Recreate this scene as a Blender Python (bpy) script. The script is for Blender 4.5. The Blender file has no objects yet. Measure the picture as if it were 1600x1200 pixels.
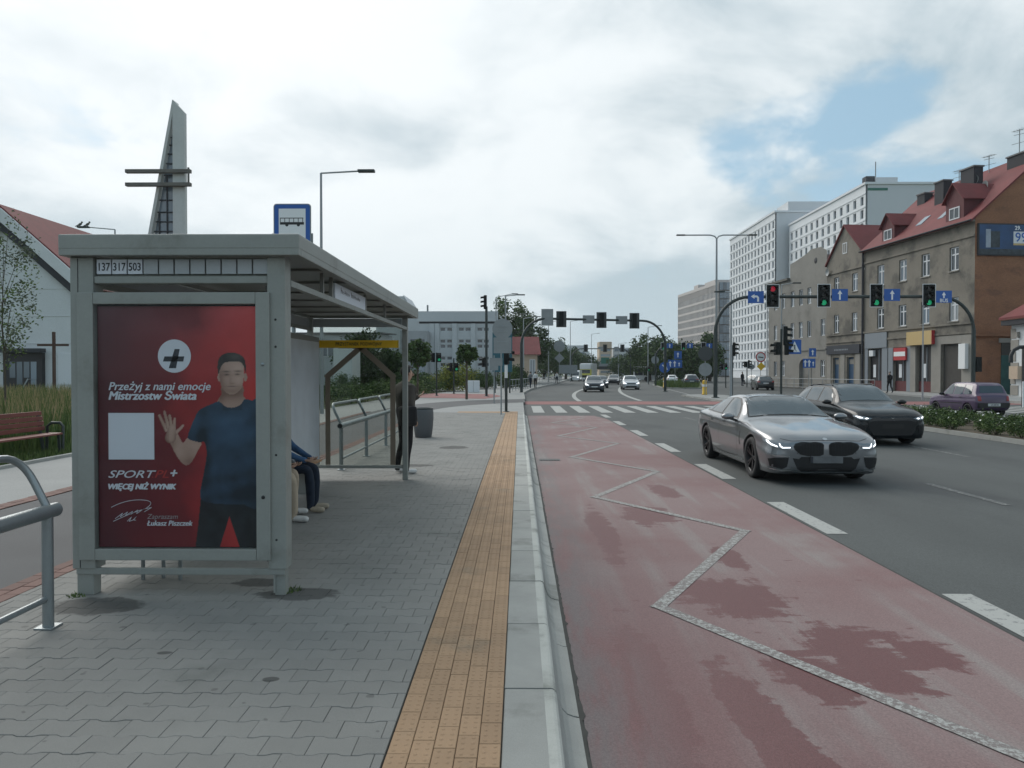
import bpy, bmesh, math, random
from mathutils import Vector, Matrix, Euler
from mathutils.bvhtree import BVHTree
R = math.radians
random.seed(7)
SC = bpy.context.scene
COL = SC.collection

# ------------------------------------------------------------------ camera
cam_d = bpy.data.cameras.new('camera')
cam_d.sensor_width = 36.0
cam_d.lens = 36.0 * 1160 / 1600
cam_d.clip_start = 0.05
cam_d.clip_end = 6000
cam = bpy.data.objects.new('camera', cam_d)
COL.objects.link(cam)
cam.location = (0, 0, 1.66)
cam.rotation_euler = (R(90 - 0.889), 0, R(0.593))
SC.camera = cam
SC.render.resolution_x, SC.render.resolution_y = 1024, 768

# ------------------------------------------------------------------ light
SUN_AZ, SUN_EL = -38.0, 42.0          # azimuth clockwise from +Y (straight ahead), elevation
W = bpy.data.worlds.new('World'); SC.world = W; W.use_nodes = True
wn, wl = W.node_tree.nodes, W.node_tree.links
wn.clear()
def wnode(t, **k):
    n = wn.new(t)
    for a, b in k.items(): setattr(n, a, b)
    return n
def wmath(op, a, b=None, clamp=False):
    n = wnode('ShaderNodeMath', operation=op, use_clamp=clamp)
    for i, v in enumerate((a, b)):
        if v is None: continue
        if isinstance(v, (int, float)): n.inputs[i].default_value = v
        else: wl.new(v, n.inputs[i])
    return n.outputs[0]
def wramp(v, a, b, lo=0.0, hi=1.0):
    n = wnode('ShaderNodeMapRange', interpolation_type='SMOOTHSTEP')
    wl.new(v, n.inputs[0])
    for i, q in enumerate((a, b, lo, hi)): n.inputs[i + 1].default_value = q
    return n.outputs[0]
def wmix(f, a, b):
    n = wnode('ShaderNodeMix', data_type='RGBA')
    for s, v in ((0, f), (6, a), (7, b)):
        if isinstance(v, (int, float)): n.inputs[s].default_value = v
        elif isinstance(v, tuple): n.inputs[s].default_value = (*v, 1)
        else: wl.new(v, n.inputs[s])
    return n.outputs[2]
sky = wnode('ShaderNodeTexSky', sky_type='NISHITA', sun_disc=False)
sky.sun_elevation = R(SUN_EL); sky.sun_rotation = R(SUN_AZ)
sky.air_density = 1.0; sky.dust_density = 2.0; sky.ozone_density = 1.0
tc = wnode('ShaderNodeTexCoord')
sep = wnode('ShaderNodeSeparateXYZ'); wl.new(tc.outputs['Generated'], sep.inputs[0])
zz = wmath('ADD', wmath('MAXIMUM', sep.outputs[2], 0.0), 0.34)
com = wnode('ShaderNodeCombineXYZ')
wl.new(wmath('DIVIDE', sep.outputs[0], zz), com.inputs[0])
wl.new(wmath('DIVIDE', sep.outputs[1], zz), com.inputs[1])
com.inputs[2].default_value = 14.0
def wnoise(scale, detail, rough, dist, vec=com.outputs[0]):
    n = wnode('ShaderNodeTexNoise')
    n.inputs['Scale'].default_value = scale; n.inputs['Detail'].default_value = detail
    n.inputs['Roughness'].default_value = rough; n.inputs['Distortion'].default_value = dist
    wl.new(vec, n.inputs['Vector'])
    return n.outputs['Fac']
big = wnoise(0.80, 8, 0.50, 0.35)
puff = wnoise(2.6, 11, 0.58, 0.25)
soft = wnoise(0.75, 2, 0.45, 0.1, wnode('ShaderNodeVectorMath', operation='ADD').outputs[0])
va = soft.node.inputs['Vector'].links[0].from_node; wl.new(com.outputs[0], va.inputs[0]); va.inputs[1].default_value = (5.3, 1.7, 2.0)
dens = wramp(wmath('ADD', wmath('MULTIPLY', big, 0.74), wmath('MULTIPLY', puff, 0.26)), 0.432, 0.487)
# cloud brightness: broad soft grey masses, white billows, brighter towards the veiled sun
shade = wramp(wmath('ADD', wmath('MULTIPLY', puff, 0.42), wmath('MULTIPLY', soft, 0.58)), 0.41, 0.585)
sd = Vector((math.sin(R(SUN_AZ)) * math.cos(R(SUN_EL)), math.cos(R(SUN_AZ)) * math.cos(R(SUN_EL)), math.sin(R(SUN_EL))))
dot = wnode('ShaderNodeVectorMath', operation='DOT_PRODUCT')
wl.new(tc.outputs['Generated'], dot.inputs[0]); dot.inputs[1].default_value = sd
glow = wmath('POWER', wmath('MAXIMUM', dot.outputs['Value'], 0.0), 6.0)
cl = wmix(shade, (3.15, 4.0, 4.5), (6.5, 6.95, 7.15))
cl = wmix(wmath('MULTIPLY', glow, 0.75), cl, (9.0, 9.2, 9.3))
blue = wmix(0.70, sky.outputs[0], (2.7, 4.3, 5.3))
blue = wmix(wmath('MULTIPLY', glow, 0.45), blue, (7.0, 7.6, 8.0))
col = wmix(dens, blue, cl)
# thin milky veil towards the horizon
veil = wramp(sep.outputs[2], 0.0, 0.26, 0.55, 0.0)
col = wmix(veil, col, (4.7, 5.5, 5.85))
bg = wnode('ShaderNodeBackground'); wl.new(col, bg.inputs[0]); bg.inputs[1].default_value = 0.1
out = wnode('ShaderNodeOutputWorld'); wl.new(bg.outputs[0], out.inputs[0])

sun_d = bpy.data.lights.new('sun', 'SUN'); sun_d.energy = 1.5; sun_d.angle = R(45); sun_d.color = (1, 0.95, 0.88)
sun = bpy.data.objects.new('sun', sun_d); COL.objects.link(sun)
sun.rotation_euler = (-sd).to_track_quat('-Z', 'Y').to_euler()
sun.location = (0, 0, 50)

SC.view_settings.view_transform = 'Standard'
SC.view_settings.look = 'None'
SC.view_settings.gamma = 1
SC.view_settings.exposure = 0.45
SC.view_settings.use_curve_mapping = False
SC.cycles.max_bounces = 5
SC.cycles.diffuse_bounces = 3
SC.cycles.glossy_bounces = 3
SC.cycles.transmission_bounces = 4
SC.cycles.transparent_max_bounces = 8
SC.cycles.use_denoising = True

# ------------------------------------------------------------------ helpers
def P(px, py, Y):
    """real place of a thing seen at photo pixel px,py and standing Y metres ahead"""
    return Vector((Y * (px - 812) / 1160, Y, 1.66 + Y * (582 - py) / 1160))

MATS = {}
def M(name, col, rough=0.7, metal=0.0, var=0.0, vs=3.0, bump=0.0, bs=60.0, spec=0.5, rnd=0.0,
      emit=None, es=1.0, coat=0.0, fine=0.0, fs=150.0, trans=0.0, alpha=1.0, dirt=None, sx=(1, 1, 1)):
    """procedural principled material: large and fine noise variation, random tone per piece, bump"""
    m = bpy.data.materials.new(name); m.use_nodes = True
    nt = m.node_tree; b = nt.nodes['Principled BSDF']; L = nt.links
    b.inputs['Base Color'].default_value = (*col, 1)
    b.inputs['Roughness'].default_value = rough; b.inputs['Metallic'].default_value = metal
    b.inputs['Specular IOR Level'].default_value = spec
    b.inputs['Coat Weight'].default_value = coat; b.inputs['Coat Roughness'].default_value = 0.04
    b.inputs['Transmission Weight'].default_value = trans; b.inputs['Alpha'].default_value = alpha
    if emit: b.inputs['Emission Color'].default_value = (*emit, 1); b.inputs['Emission Strength'].default_value = es
    g = nt.nodes.new('ShaderNodeNewGeometry')
    mp = nt.nodes.new('ShaderNodeMapping'); L.new(g.outputs['Position'], mp.inputs[0]); mp.inputs['Scale'].default_value = sx
    def noise(s, d=5, r=0.6):
        n = nt.nodes.new('ShaderNodeTexNoise'); L.new(mp.outputs[0], n.inputs['Vector'])
        n.inputs['Scale'].default_value = s; n.inputs['Detail'].default_value = d; n.inputs['Roughness'].default_value = r
        return n.outputs['Fac']
    def math_(op, a, bb):
        n = nt.nodes.new('ShaderNodeMath'); n.operation = op
        for i, v in enumerate((a, bb)):
            if isinstance(v, (int, float)): n.inputs[i].default_value = v
            else: L.new(v, n.inputs[i])
        return n.outputs[0]
    f = None
    def addf(x, amt):
        nonlocal f
        t = math_('ADD', math_('MULTIPLY', math_('SUBTRACT', x, 0.5), 2 * amt), 1.0)
        f = t if f is None else math_('MULTIPLY', f, t)
    if var: addf(noise(vs), var * 2.2)
    if fine: addf(noise(fs, 2, 0.7), fine * 2)
    if rnd:
        oi = nt.nodes.new('ShaderNodeObjectInfo'); addf(oi.outputs['Random'], rnd)
    base = None
    if dirt:
        dc, ds, d0, d1 = dirt
        mr = nt.nodes.new('ShaderNodeMapRange'); mr.interpolation_type = 'SMOOTHSTEP'
        L.new(noise(ds, 7, 0.62), mr.inputs[0]); mr.inputs[1].default_value = d0; mr.inputs[2].default_value = d1
        mx = nt.nodes.new('ShaderNodeMix'); mx.data_type = 'RGBA'
        L.new(mr.outputs[0], mx.inputs[0]); mx.inputs[6].default_value = (*col, 1); mx.inputs[7].default_value = (*dc, 1)
        base = mx.outputs[2]
    if f is not None:
        vm = nt.nodes.new('ShaderNodeVectorMath'); vm.operation = 'SCALE'
        if base is not None: L.new(base, vm.inputs[0])
        else: vm.inputs[0].default_value = col
        L.new(f, vm.inputs['Scale']); base = vm.outputs[0]
    if base is not None: L.new(base, b.inputs['Base Color'])
    if bump:
        bp = nt.nodes.new('ShaderNodeBump'); bp.inputs['Strength'].default_value = bump; bp.inputs['Distance'].default_value = 0.01
        L.new(noise(bs, 4, 0.65), bp.inputs['Height']); L.new(bp.outputs[0], b.inputs['Normal'])
    MATS[name] = m
    return m

class MB:
    """collects geometry of one mesh; mi = material index of what is added next"""
    def __init__(s): s.v, s.f, s.m, s.mi, s.sm = [], [], [], 0, []
    def add(s, vs, fs, smooth=False):
        o = len(s.v); s.v += [tuple(v) for v in vs]
        for f in fs: s.f.append([i + o for i in f]); s.m.append(s.mi); s.sm.append(smooth)
        return s
    def box(s, x0, x1, y0, y1, z0, z1):
        return s.add([(x, y, z) for z in (z0, z1) for y in (y0, y1) for x in (x0, x1)],
                     [(0, 2, 3, 1), (4, 5, 7, 6), (0, 1, 5, 4), (2, 6, 7, 3), (0, 4, 6, 2), (1, 3, 7, 5)])
    def bbox(s, x0, x1, y0, y1, z0, z1, b=0.01):
        """box with chamfered edges"""
        bm = bmesh.new(); bmesh.ops.create_cube(bm, size=1)
        for v in bm.verts: v.co = (x0 + (v.co.x + .5) * (x1 - x0), y0 + (v.co.y + .5) * (y1 - y0), z0 + (v.co.z + .5) * (z1 - z0))
        bmesh.ops.bevel(bm, geom=bm.edges[:], offset=b, segments=2, profile=0.6, affect='EDGES')
        return s.bm(bm)
    def bm(s, bm, smooth=False):
        bm.verts.index_update()
        s.add([v.co[:] for v in bm.verts], [[v.index for v in f.verts] for f in bm.faces], smooth); bm.free(); return s
    def beam(s, a, b, w, h, up=(0, 0, 1)):
        a, b = Vector(a), Vector(b); d = (b - a).normalized(); up = Vector(up)
        if abs(d.dot(up)) > .99: up = Vector((0, 1, 0))
        r = d.cross(up).normalized(); u = r.cross(d)
        vs = [p + r * (i * w / 2) + u * (j * h / 2) for p in (a, b) for i, j in ((-1, -1), (1, -1), (1, 1), (-1, 1))]
        return s.add(vs, [(0, 1, 2, 3), (7, 6, 5, 4), (0, 4, 5, 1), (1, 5, 6, 2), (2, 6, 7, 3), (3, 7, 4, 0)])
    def tube(s, pts, r, n=10, caps=True):
        pts = [Vector(p) for p in pts]; rs = r if isinstance(r, (list, tuple)) else [r] * len(pts)
        vs, fs = [], []
        pu = None
        for i, p in enumerate(pts):
            d = (pts[min(i + 1, len(pts) - 1)] - pts[max(i - 1, 0)]).normalized()
            if pu is None:
                pu = Vector((0, 0, 1)) if abs(d.z) < .9 else Vector((1, 0, 0))
            u = (pu - d * pu.dot(d)).normalized(); pu = u; w = d.cross(u)
            for k in range(n):
                a = 2 * math.pi * k / n; vs.append(p + (u * math.cos(a) + w * math.sin(a)) * rs[i])
        for i in range(len(pts) - 1):
            for k in range(n):
                fs.append((i * n + k, i * n + (k + 1) % n, (i + 1) * n + (k + 1) % n, (i + 1) * n + k))
        s.add(vs, fs, True)
        if caps:
            s.add(vs[:n][::-1], [tuple(range(n))]); s.add(vs[-n:], [tuple(range(n))])
        return s
    def lathe(s, prof, c=(0, 0, 0), n=24, axis='z'):
        vs, fs = [], []
        for r, h in prof:
            for k in range(n):
                a = 2 * math.pi * k / n; x, y = r * math.cos(a), r * math.sin(a)
                p = {'z': (x, y, h), 'y': (x, h, y), 'x': (h, x, y)}[axis]
                vs.append((p[0] + c[0], p[1] + c[1], p[2] + c[2]))
        for i in range(len(prof) - 1):
            for k in range(n): fs.append((i * n + k, i * n + (k + 1) % n, (i + 1) * n + (k + 1) % n, (i + 1) * n + k))
        return s.add(vs, fs, True)
    def prism(s, poly, f0, f1):
        """poly = 2D outline, f0/f1 = functions 2D -> 3D for the two ends"""
        n = len(poly); vs = [f0(*p) for p in poly] + [f1(*p) for p in poly]
        return s.add(vs, [tuple(range(n))[::-1], tuple(range(n, 2 * n))] + [(i, (i + 1) % n, n + (i + 1) % n, n + i) for i in range(n)])
    def flat(s, poly, f): return s.add([f(*p) for p in poly], [tuple(range(len(poly)))])
    def mesh(s, name, mats):
        me = bpy.data.meshes.new(name); me.from_pydata(s.v, [], s.f)
        for m in (mats if isinstance(mats, (list, tuple)) else [mats]): me.materials.append(MATS[m] if isinstance(m, str) else m)
        me.polygons.foreach_set('material_index', s.m); me.polygons.foreach_set('use_smooth', s.sm)
        me.update(); return me
    def build(s, name, mats, parent=None, loc=None, fix=True):
        me = s.mesh(name, mats)
        if fix:
            bm = bmesh.new(); bm.from_mesh(me); bmesh.ops.recalc_face_normals(bm, faces=bm.faces[:]); bm.to_mesh(me); bm.free()
        return obj(name, me, parent, loc)
def obj(name, me, parent=None, loc=None, rot=None):
    o = bpy.data.objects.new(name, me); COL.objects.link(o)
    if parent is not None: o.parent = parent
    if loc is not None: o.location = loc
    if rot is not None: o.rotation_euler = rot
    return o
def tag(o, label=None, cat=None, group=None, kind=None):
    for k, v in (('label', label), ('category', cat), ('group', group), ('kind', kind)):
        if v: o[k] = v
    return o
def thing(name, label, cat, loc=(0, 0, 0), rz=0.0, group=None):
    return tag(obj(name, None, None, loc, (0, 0, rz)), label, cat, group)
def struct(o): o['kind'] = 'structure'; return o
def copy_tree(o, parent=None):
    c = o.copy(); COL.objects.link(c); c.parent = parent
    for ch in list(o.children): copy_tree(ch, c)
    return c
def arc(c, r, a0, a1, n=8): return [(c[0] + r * math.cos(R(a0 + (a1 - a0) * i / n)), c[1] + r * math.sin(R(a0 + (a1 - a0) * i / n))) for i in range(n + 1)]
def rrect(x0, x1, z0, z1, r, n=4):
    return arc((x1 - r, z1 - r), r, 0, 90, n) + arc((x0 + r, z1 - r), r, 90, 180, n) + arc((x0 + r, z0 + r), r, 180, 270, n) + arc((x1 - r, z0 + r), r, 270, 360, n)
def text_mesh(s, size, mat, bold=0.0, shear=0.0, align='LEFT', xs=1.0):
    """lettering as a flat mesh in the XZ plane, facing -Y"""
    c = bpy.data.curves.new('t', 'FONT'); c.body = s; c.size = size; c.offset = bold; c.shear = shear; c.align_x = align; c.resolution_u = 3
    o = bpy.data.objects.new('t', c)
    me = bpy.data.meshes.new_from_object(o)
    for v in me.vertices: v.co = (v.co.x * xs, 0, v.co.y)
    me.materials.clear(); me.materials.append(MATS[mat]); me.name = 'lettering'
    bpy.data.objects.remove(o); bpy.data.curves.remove(c)
    return me
_tmp = bpy.data.scenes.new('tmp')
def evaluated(o):
    """mesh of o with its modifiers applied"""
    _tmp.collection.objects.link(o)
    vl = _tmp.view_layers[0]; vl.update()
    me = bpy.data.meshes.new_from_object(o.evaluated_get(vl.depsgraph))
    _tmp.collection.objects.unlink(o); return me

# ------------------------------------------------------------------ materials
M('concrete', (0.30, 0.31, 0.30), .85, var=.10, vs=2.5, fine=.10, bump=.25, bs=120)
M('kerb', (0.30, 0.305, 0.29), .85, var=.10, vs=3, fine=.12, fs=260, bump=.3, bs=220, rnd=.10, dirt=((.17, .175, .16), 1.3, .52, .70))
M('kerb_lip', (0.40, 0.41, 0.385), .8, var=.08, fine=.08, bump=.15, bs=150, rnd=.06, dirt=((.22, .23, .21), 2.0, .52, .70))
M('paver', (0.202, 0.201, 0.190), .85, var=.10, vs=1.1, fine=.16, fs=240, bump=.35, bs=260, rnd=.05, dirt=((.13, .135, .125), .9, .56, .76))
def paver_marks():
    m = MATS['paver']; nt = m.node_tree; L = nt.links; b = nt.nodes['Principled BSDF']
    src = b.inputs['Base Color'].links[0].from_socket
    g = nt.nodes.new('ShaderNodeNewGeometry'); sp = nt.nodes.new('ShaderNodeSeparateXYZ'); L.new(g.outputs['Position'], sp.inputs[0])
    def mt(op, x, y=0.0):
        n = nt.nodes.new('ShaderNodeMath'); n.operation = op
        for i, v in enumerate((x, y)):
            if isinstance(v, (int, float)): n.inputs[i].default_value = v
            else: L.new(v, n.inputs[i])
        return n.outputs[0]
    def nz(s, d, r=.6):
        n = nt.nodes.new('ShaderNodeTexNoise'); L.new(g.outputs['Position'], n.inputs['Vector']); n.inputs['Scale'].default_value = s; n.inputs['Detail'].default_value = d; n.inputs['Roughness'].default_value = r; return n.outputs['Fac']
    def ss(v, lo, hi):
        n = nt.nodes.new('ShaderNodeMapRange'); n.interpolation_type = 'SMOOTHSTEP'; L.new(v, n.inputs[0]); n.inputs[1].default_value = lo; n.inputs[2].default_value = hi; return n.outputs[0]
    f = None
    for cx, cy, rx, ry in ((-1.66, 5.52, .34, .17), (-2.05, 5.82, .22, .12), (-3.02, 5.22, .36, .22), (-1.35, 3.98, .05, .04), (-2.1, 4.35, .05, .03), (-1.45, 16.4, .35, .35), (-1.9, 13.2, .4, .2)):
        u = mt('DIVIDE', mt('SUBTRACT', sp.outputs[0], cx), rx); v = mt('DIVIDE', mt('SUBTRACT', sp.outputs[1], cy), ry)
        q = mt('SUBTRACT', 1.0, mt('ADD', mt('MULTIPLY', u, u), mt('MULTIPLY', v, v)))
        f = q if f is None else mt('MAXIMUM', f, q)
    damp = ss(mt('ADD', f, mt('MULTIPLY', mt('SUBTRACT', nz(9, 5), .5), 1.6)), -.05, .35)
    gum = ss(nz(11, 1, .4), .735, .76)
    k = mt('SUBTRACT', 1.0, mt('MAXIMUM', mt('MULTIPLY', damp, .62), mt('MULTIPLY', gum, .35)))
    vm = nt.nodes.new('ShaderNodeVectorMath'); vm.operation = 'SCALE'; L.new(src, vm.inputs[0]); L.new(k, vm.inputs['Scale']); L.new(vm.outputs[0], b.inputs['Base Color'])
paver_marks()
M('joint', (0.05, 0.05, 0.046), .95, var=.2, vs=9)
M('tactile', (0.315, 0.205, 0.122), .8, var=.10, vs=1.2, fine=.10, fs=260, bump=.25, bs=200, rnd=.09, dirt=((.22, .165, .11), 1.5, .55, .75))
M('asphalt', (0.066, 0.072, 0.071), .82, var=.14, vs=.55, fine=.30, fs=110, bump=.5, bs=130, dirt=((.042, .046, .048), .35, .5, .68), sx=(1, .35, 1))
M('asphalt_path', (0.082, 0.083, 0.086), .85, var=.12, vs=.8, fine=.25, fs=120, bump=.4, bs=130)
M('slab_pavement', (0.25, 0.255, 0.25), .85, var=.10, vs=.7, fine=.14, fs=60, bump=.2)
M('red_brick_band', (0.150, 0.082, 0.068), .85, var=.15, vs=2, fine=.1, rnd=.15)
M('red_surface', (0.23, 0.10, 0.095), .85, var=.14, vs=.6, fine=.2)
M('soil', (0.07, 0.055, 0.035), .95, var=.3, vs=2)
M('grass_ground', (0.055, 0.075, 0.022), .95, var=.3, vs=.8, fine=.2, fs=8)
M('white', (0.72, 0.73, 0.72), .6, var=.06)
M('black', (0.012, 0.013, 0.014), .5)
M('dark_rubber', (0.018, 0.018, 0.019), .8, fine=.1)
M('shelter_grey', (0.262, 0.275, 0.256), .5, metal=.1, var=.06, vs=3, fine=.04, fs=40, dirt=((.195, .20, .18), 2.2, .52, .72))
M('shelter_under', (0.22, 0.225, 0.21), .6, var=.15, vs=1.4)
M('galv', (0.27, 0.30, 0.31), .38, metal=.6, var=.08, vs=6, fine=.06)
M('pole_dark', (0.028, 0.038, 0.036), .5, metal=.1, var=.15)
M('pole_grey', (0.30, 0.32, 0.33), .5, metal=.4)
M('signal_black', (0.012, 0.014, 0.014), .55, spec=.15)
M('signal_back', (0.05, 0.055, 0.055), .6)
M('sign_back', (0.24, 0.26, 0.265), .5, metal=.3, var=.1)
M('sign_blue', (0.015, 0.095, 0.36), .45)
M('sign_white', (0.75, 0.76, 0.76), .45)
M('sign_red', (0.45, 0.02, 0.025), .45)
M('sign_yellow', (0.78, 0.48, 0.02), .5)
M('bollard_yellow', (0.62, 0.38, 0.02), .5, var=.05)
M('lens_green', (0.01, 0.3, 0.12), .3, emit=(.02, .55, .25), es=.22)
M('lens_red', (0.3, 0.01, 0.02), .3, emit=(.6, .02, .06), es=.22)
M('lens_off', (0.02, 0.02, 0.02), .3)
M('skin', (0.42, 0.26, 0.19), .6, var=.04)
# ================================================================== ground, roads, pavements
def lane_material():
    m = bpy.data.materials.new('bus_lane_red'); m.use_nodes = True
    nt = m.node_tree; L = nt.links; b = nt.nodes['Principled BSDF']
    g = nt.nodes.new('ShaderNodeNewGeometry')
    def noise(s, sc=(1, 1, 1), d=7, r=.62, dist=0.0):
        mp = nt.nodes.new('ShaderNodeMapping'); L.new(g.outputs['Position'], mp.inputs[0]); mp.inputs['Scale'].default_value = sc
        n = nt.nodes.new('ShaderNodeTexNoise'); L.new(mp.outputs[0], n.inputs['Vector']); n.inputs['Distortion'].default_value = dist
        n.inputs['Scale'].default_value = s; n.inputs['Detail'].default_value = d; n.inputs['Roughness'].default_value = r
        return n.outputs['Fac']
    def mt(op, a, bb=0.0, c=False):
        n = nt.nodes.new('ShaderNodeMath'); n.operation = op; n.use_clamp = c
        for i, v in enumerate((a, bb)):
            if isinstance(v, (int, float)): n.inputs[i].default_value = v
            else: L.new(v, n.inputs[i])
        return n.outputs[0]
    def ss(v, a, bb, lo=0.0, hi=1.0):
        n = nt.nodes.new('ShaderNodeMapRange'); n.interpolation_type = 'SMOOTHSTEP'; L.new(v, n.inputs[0])
        for i, q in enumerate((a, bb, lo, hi)): n.inputs[i + 1].default_value = q
        return n.outputs[0]
    def mix(f, a, bb):
        n = nt.nodes.new('ShaderNodeMix'); n.data_type = 'RGBA'
        for s, v in ((0, f), (6, a), (7, bb)):
            if isinstance(v, tuple): n.inputs[s].default_value = (*v, 1)
            else: L.new(v, n.inputs[s])
        return n.outputs[2]
    sp = nt.nodes.new('ShaderNodeSeparateXYZ'); L.new(g.outputs['Position'], sp.inputs[0])
    X, Y = sp.outputs[0], sp.outputs[1]
    def blob(cx, cy, a, bb):      # a damp spot that dries from its rim
        u = mt('DIVIDE', mt('SUBTRACT', X, cx), a); v = mt('DIVIDE', mt('SUBTRACT', Y, cy), bb)
        d = mt('ADD', mt('MULTIPLY', u, u), mt('MULTIPLY', v, v))
        return mt('MAXIMUM', mt('SUBTRACT', 1.0, d), -1.2)
    field = blob(1.75, 6.0, .55, .75)
    for q in ((2.25, 4.75, .60, .75), (.72, 3.9, .20, 2.4), (1.28, 3.5, .22, 1.5), (1.75, 4.5, .35, .5), (1.6, 9.4, .45, .8),
              (.95, 8.6, .18, 2.0), (2.05, 7.3, .2, .6), (2.2, 11.4, .25, .8)):
        field = mt('MAXIMUM', field, blob(*q))
    n1 = noise(3.0, (.55, 1.9, 1), 10, .72, .5)
    n2 = noise(1.5, (2.6, .45, 1), 9, .70, .3)
    spots = ss(noise(7.0, (.8, 1.2, 1), 3, .5), .70, .73)
    wet = ss(mt('ADD', mt('MULTIPLY', field, .22), mt('ADD', mt('MULTIPLY', n1, .6), mt('MULTIPLY', n2, .5))), .63, .668)
    wet = mt('MAXIMUM', wet, mt('MULTIPLY', spots, .8))
    track = ss(noise(.9, (3.2, .22, 1), 5, .55), .50, .66)
    base = mix(track, (.215, .150, .147), (.235, .200, .192))
    base = mix(ss(noise(.35, (1, 1, 1), 4), .4, .65), base, (.190, .112, .110))
    colr = mix(mt('MULTIPLY', wet, .92), base, (.115, .040, .041))
    colr = mix(mt('MULTIPLY', mt('MULTIPLY', ss(X, 1.9, .8), ss(Y, 9.5, 4.0)), .55), colr, (.165, .078, .078))
    # greyed strip of grime beside the kerb
    grime = mt('MULTIPLY', ss(X, .95, .35), ss(n2, .35, .6))
    colr = mix(mt('MULTIPLY', grime, .7), colr, (.15, .145, .145))
    fine = noise(85, (1, 1, 1), 3, .75)
    vm = nt.nodes.new('ShaderNodeVectorMath'); vm.operation = 'SCALE'; L.new(colr, vm.inputs[0])
    L.new(mt('ADD', mt('MULTIPLY', mt('SUBTRACT', fine, .5), 1.15), 1.0), vm.inputs['Scale'])
    L.new(vm.outputs[0], b.inputs['Base Color'])
    L.new(mt('SUBTRACT', .85, mt('MULTIPLY', wet, .22)), b.inputs['Roughness'])
    bp = nt.nodes.new('ShaderNodeBump'); bp.inputs['Strength'].default_value = .45; bp.inputs['Distance'].default_value = .01
    L.new(noise(160, (1, 1, 1), 3), bp.inputs['Height']); L.new(bp.outputs[0], b.inputs['Normal'])
    MATS['bus_lane_red'] = m
lane_material()
def worn_paint(name, under, amt, sc=28):
    m = bpy.data.materials.new(name); m.use_nodes = True
    nt = m.node_tree; L = nt.links; b = nt.nodes['Principled BSDF']; b.inputs['Roughness'].default_value = .75
    g = nt.nodes.new('ShaderNodeNewGeometry')
    n = nt.nodes.new('ShaderNodeTexNoise'); L.new(g.outputs['Position'], n.inputs['Vector']); n.inputs['Scale'].default_value = sc
    n.inputs['Detail'].default_value = 6; n.inputs['Roughness'].default_value = .75
    mr = nt.nodes.new('ShaderNodeMapRange'); L.new(n.outputs['Fac'], mr.inputs[0]); mr.inputs[1].default_value = amt - .04; mr.inputs[2].default_value = amt + .05
    mx = nt.nodes.new('ShaderNodeMix'); mx.data_type = 'RGBA'; L.new(mr.outputs[0], mx.inputs[0])
    mx.inputs[6].default_value = (.34, .345, .33, 1); mx.inputs[7].default_value = (*under, 1)
    L.new(mx.outputs[2], b.inputs['Base Color']); MATS[name] = m
worn_paint('paint_worn', (.165, .145, .14), .47, 36)
worn_paint('paint', (.16, .165, .165), .585, 14)
worn_paint('paint_old', (.10, .105, .105), .47, 18); worn_paint('paint_faded', (.075, .08, .08), .42, 18)

def sheet(name, poly, z, mat, parent=None):
    o = MB().flat(poly, lambda x, y: (x, y, z)).build(name, mat, parent, fix=False)
    return o
ZR = -0.16
struct(sheet('ground', [(-3000, -300), (3000, -300), (3000, 5000), (-3000, 5000)], -0.34, 'grass_ground'))
road = struct(sheet('road', [(0.2, -12), (34, -12), (34, 60), (40, 110), (70, 200), (140, 380), (30, 380), (12, 230), (3, 150), (-4, 90), (-4, 62), (-30, 62), (-30, 46), (.2, 44)], ZR, 'asphalt'))
lane = struct(sheet('bus_lane', [(0.335, -6), (3.4, -6), (3.4, 29), (3.1, 31.2), (0.335, 31.2)], ZR + .004, 'bus_lane_red'))
# asphalt seam beside the red surface
struct(MB().flat([(3.4, -6), (3.425, -6), (3.43, 14), (3.42, 31)] + [(3.4, 31)], lambda x, y: (x, y, ZR + .002)).build('surface_seam', 'joint', fix=False))
# bus stop zigzag, one worn painted line
zz_pts = [(1.10, 0.6), (2.55, 3.2), (1.08, 5.74), (2.58, 8.5), (1.09, 10.8), (2.52, 13.6), (1.11, 15.9), (2.52, 19.0), (1.10, 21.2), (2.54, 24.5), (1.15, 26.8), (2.55, 29.6)]
mk = MB()
for i in range(len(zz_pts) - 1):
    a, b_ = Vector((*zz_pts[i], 0)), Vector((*zz_pts[i + 1], 0)); d = (b_ - a).normalized(); nrm = Vector((-d.y, d.x, 0)) * .054
    a2, b2 = a - d * .05, b_ + d * .05
    z = ZR + .008 + (i % 2) * .002
    mk.add([(p.x, p.y, z) for p in (a2 - nrm, b2 - nrm, b2 + nrm, a2 + nrm)], [(0, 1, 2, 3)])
struct(mk.build('zigzag_marking', 'paint_worn', fix=False))
def marking(name, polys, mat='paint', z=ZR + .004):
    mk = MB()
    for p in polys: mk.flat(p, lambda x, y: (x, y, z))
    return struct(mk.build(name, mat, fix=False))
def rect(x0, x1, y0, y1): return [(x0, y0), (x1, y0), (x1, y1), (x0, y1)]
for k in range(-1, 7): marking('lane_dash', [rect(3.46, 3.70, 4.05 + 4.32 * k, 6.1 + 4.32 * k)])
for k in range(-1, 4):
    marking('lane_dash', [rect(6.62, 6.74, 10.2 + 6 * k, 12.2 + 6 * k)], 'paint_faded')
marking('lane_line', [rect(9.62, 9.74, 16, 30.5)], 'paint_faded')
for k in range(28):
    x = .62 + 1.03 * k
    if 12.2 < x < 16.0: continue
    marking('zebra_stripe', [rect(x, x + .52, 33.6, 40.2)])
struct(sheet('cycle_crossing', [(.3, 42.2), (29.2, 42.2), (29.2, 46.6), (.3, 46.6)], ZR + .004, 'red_surface'))
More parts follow.
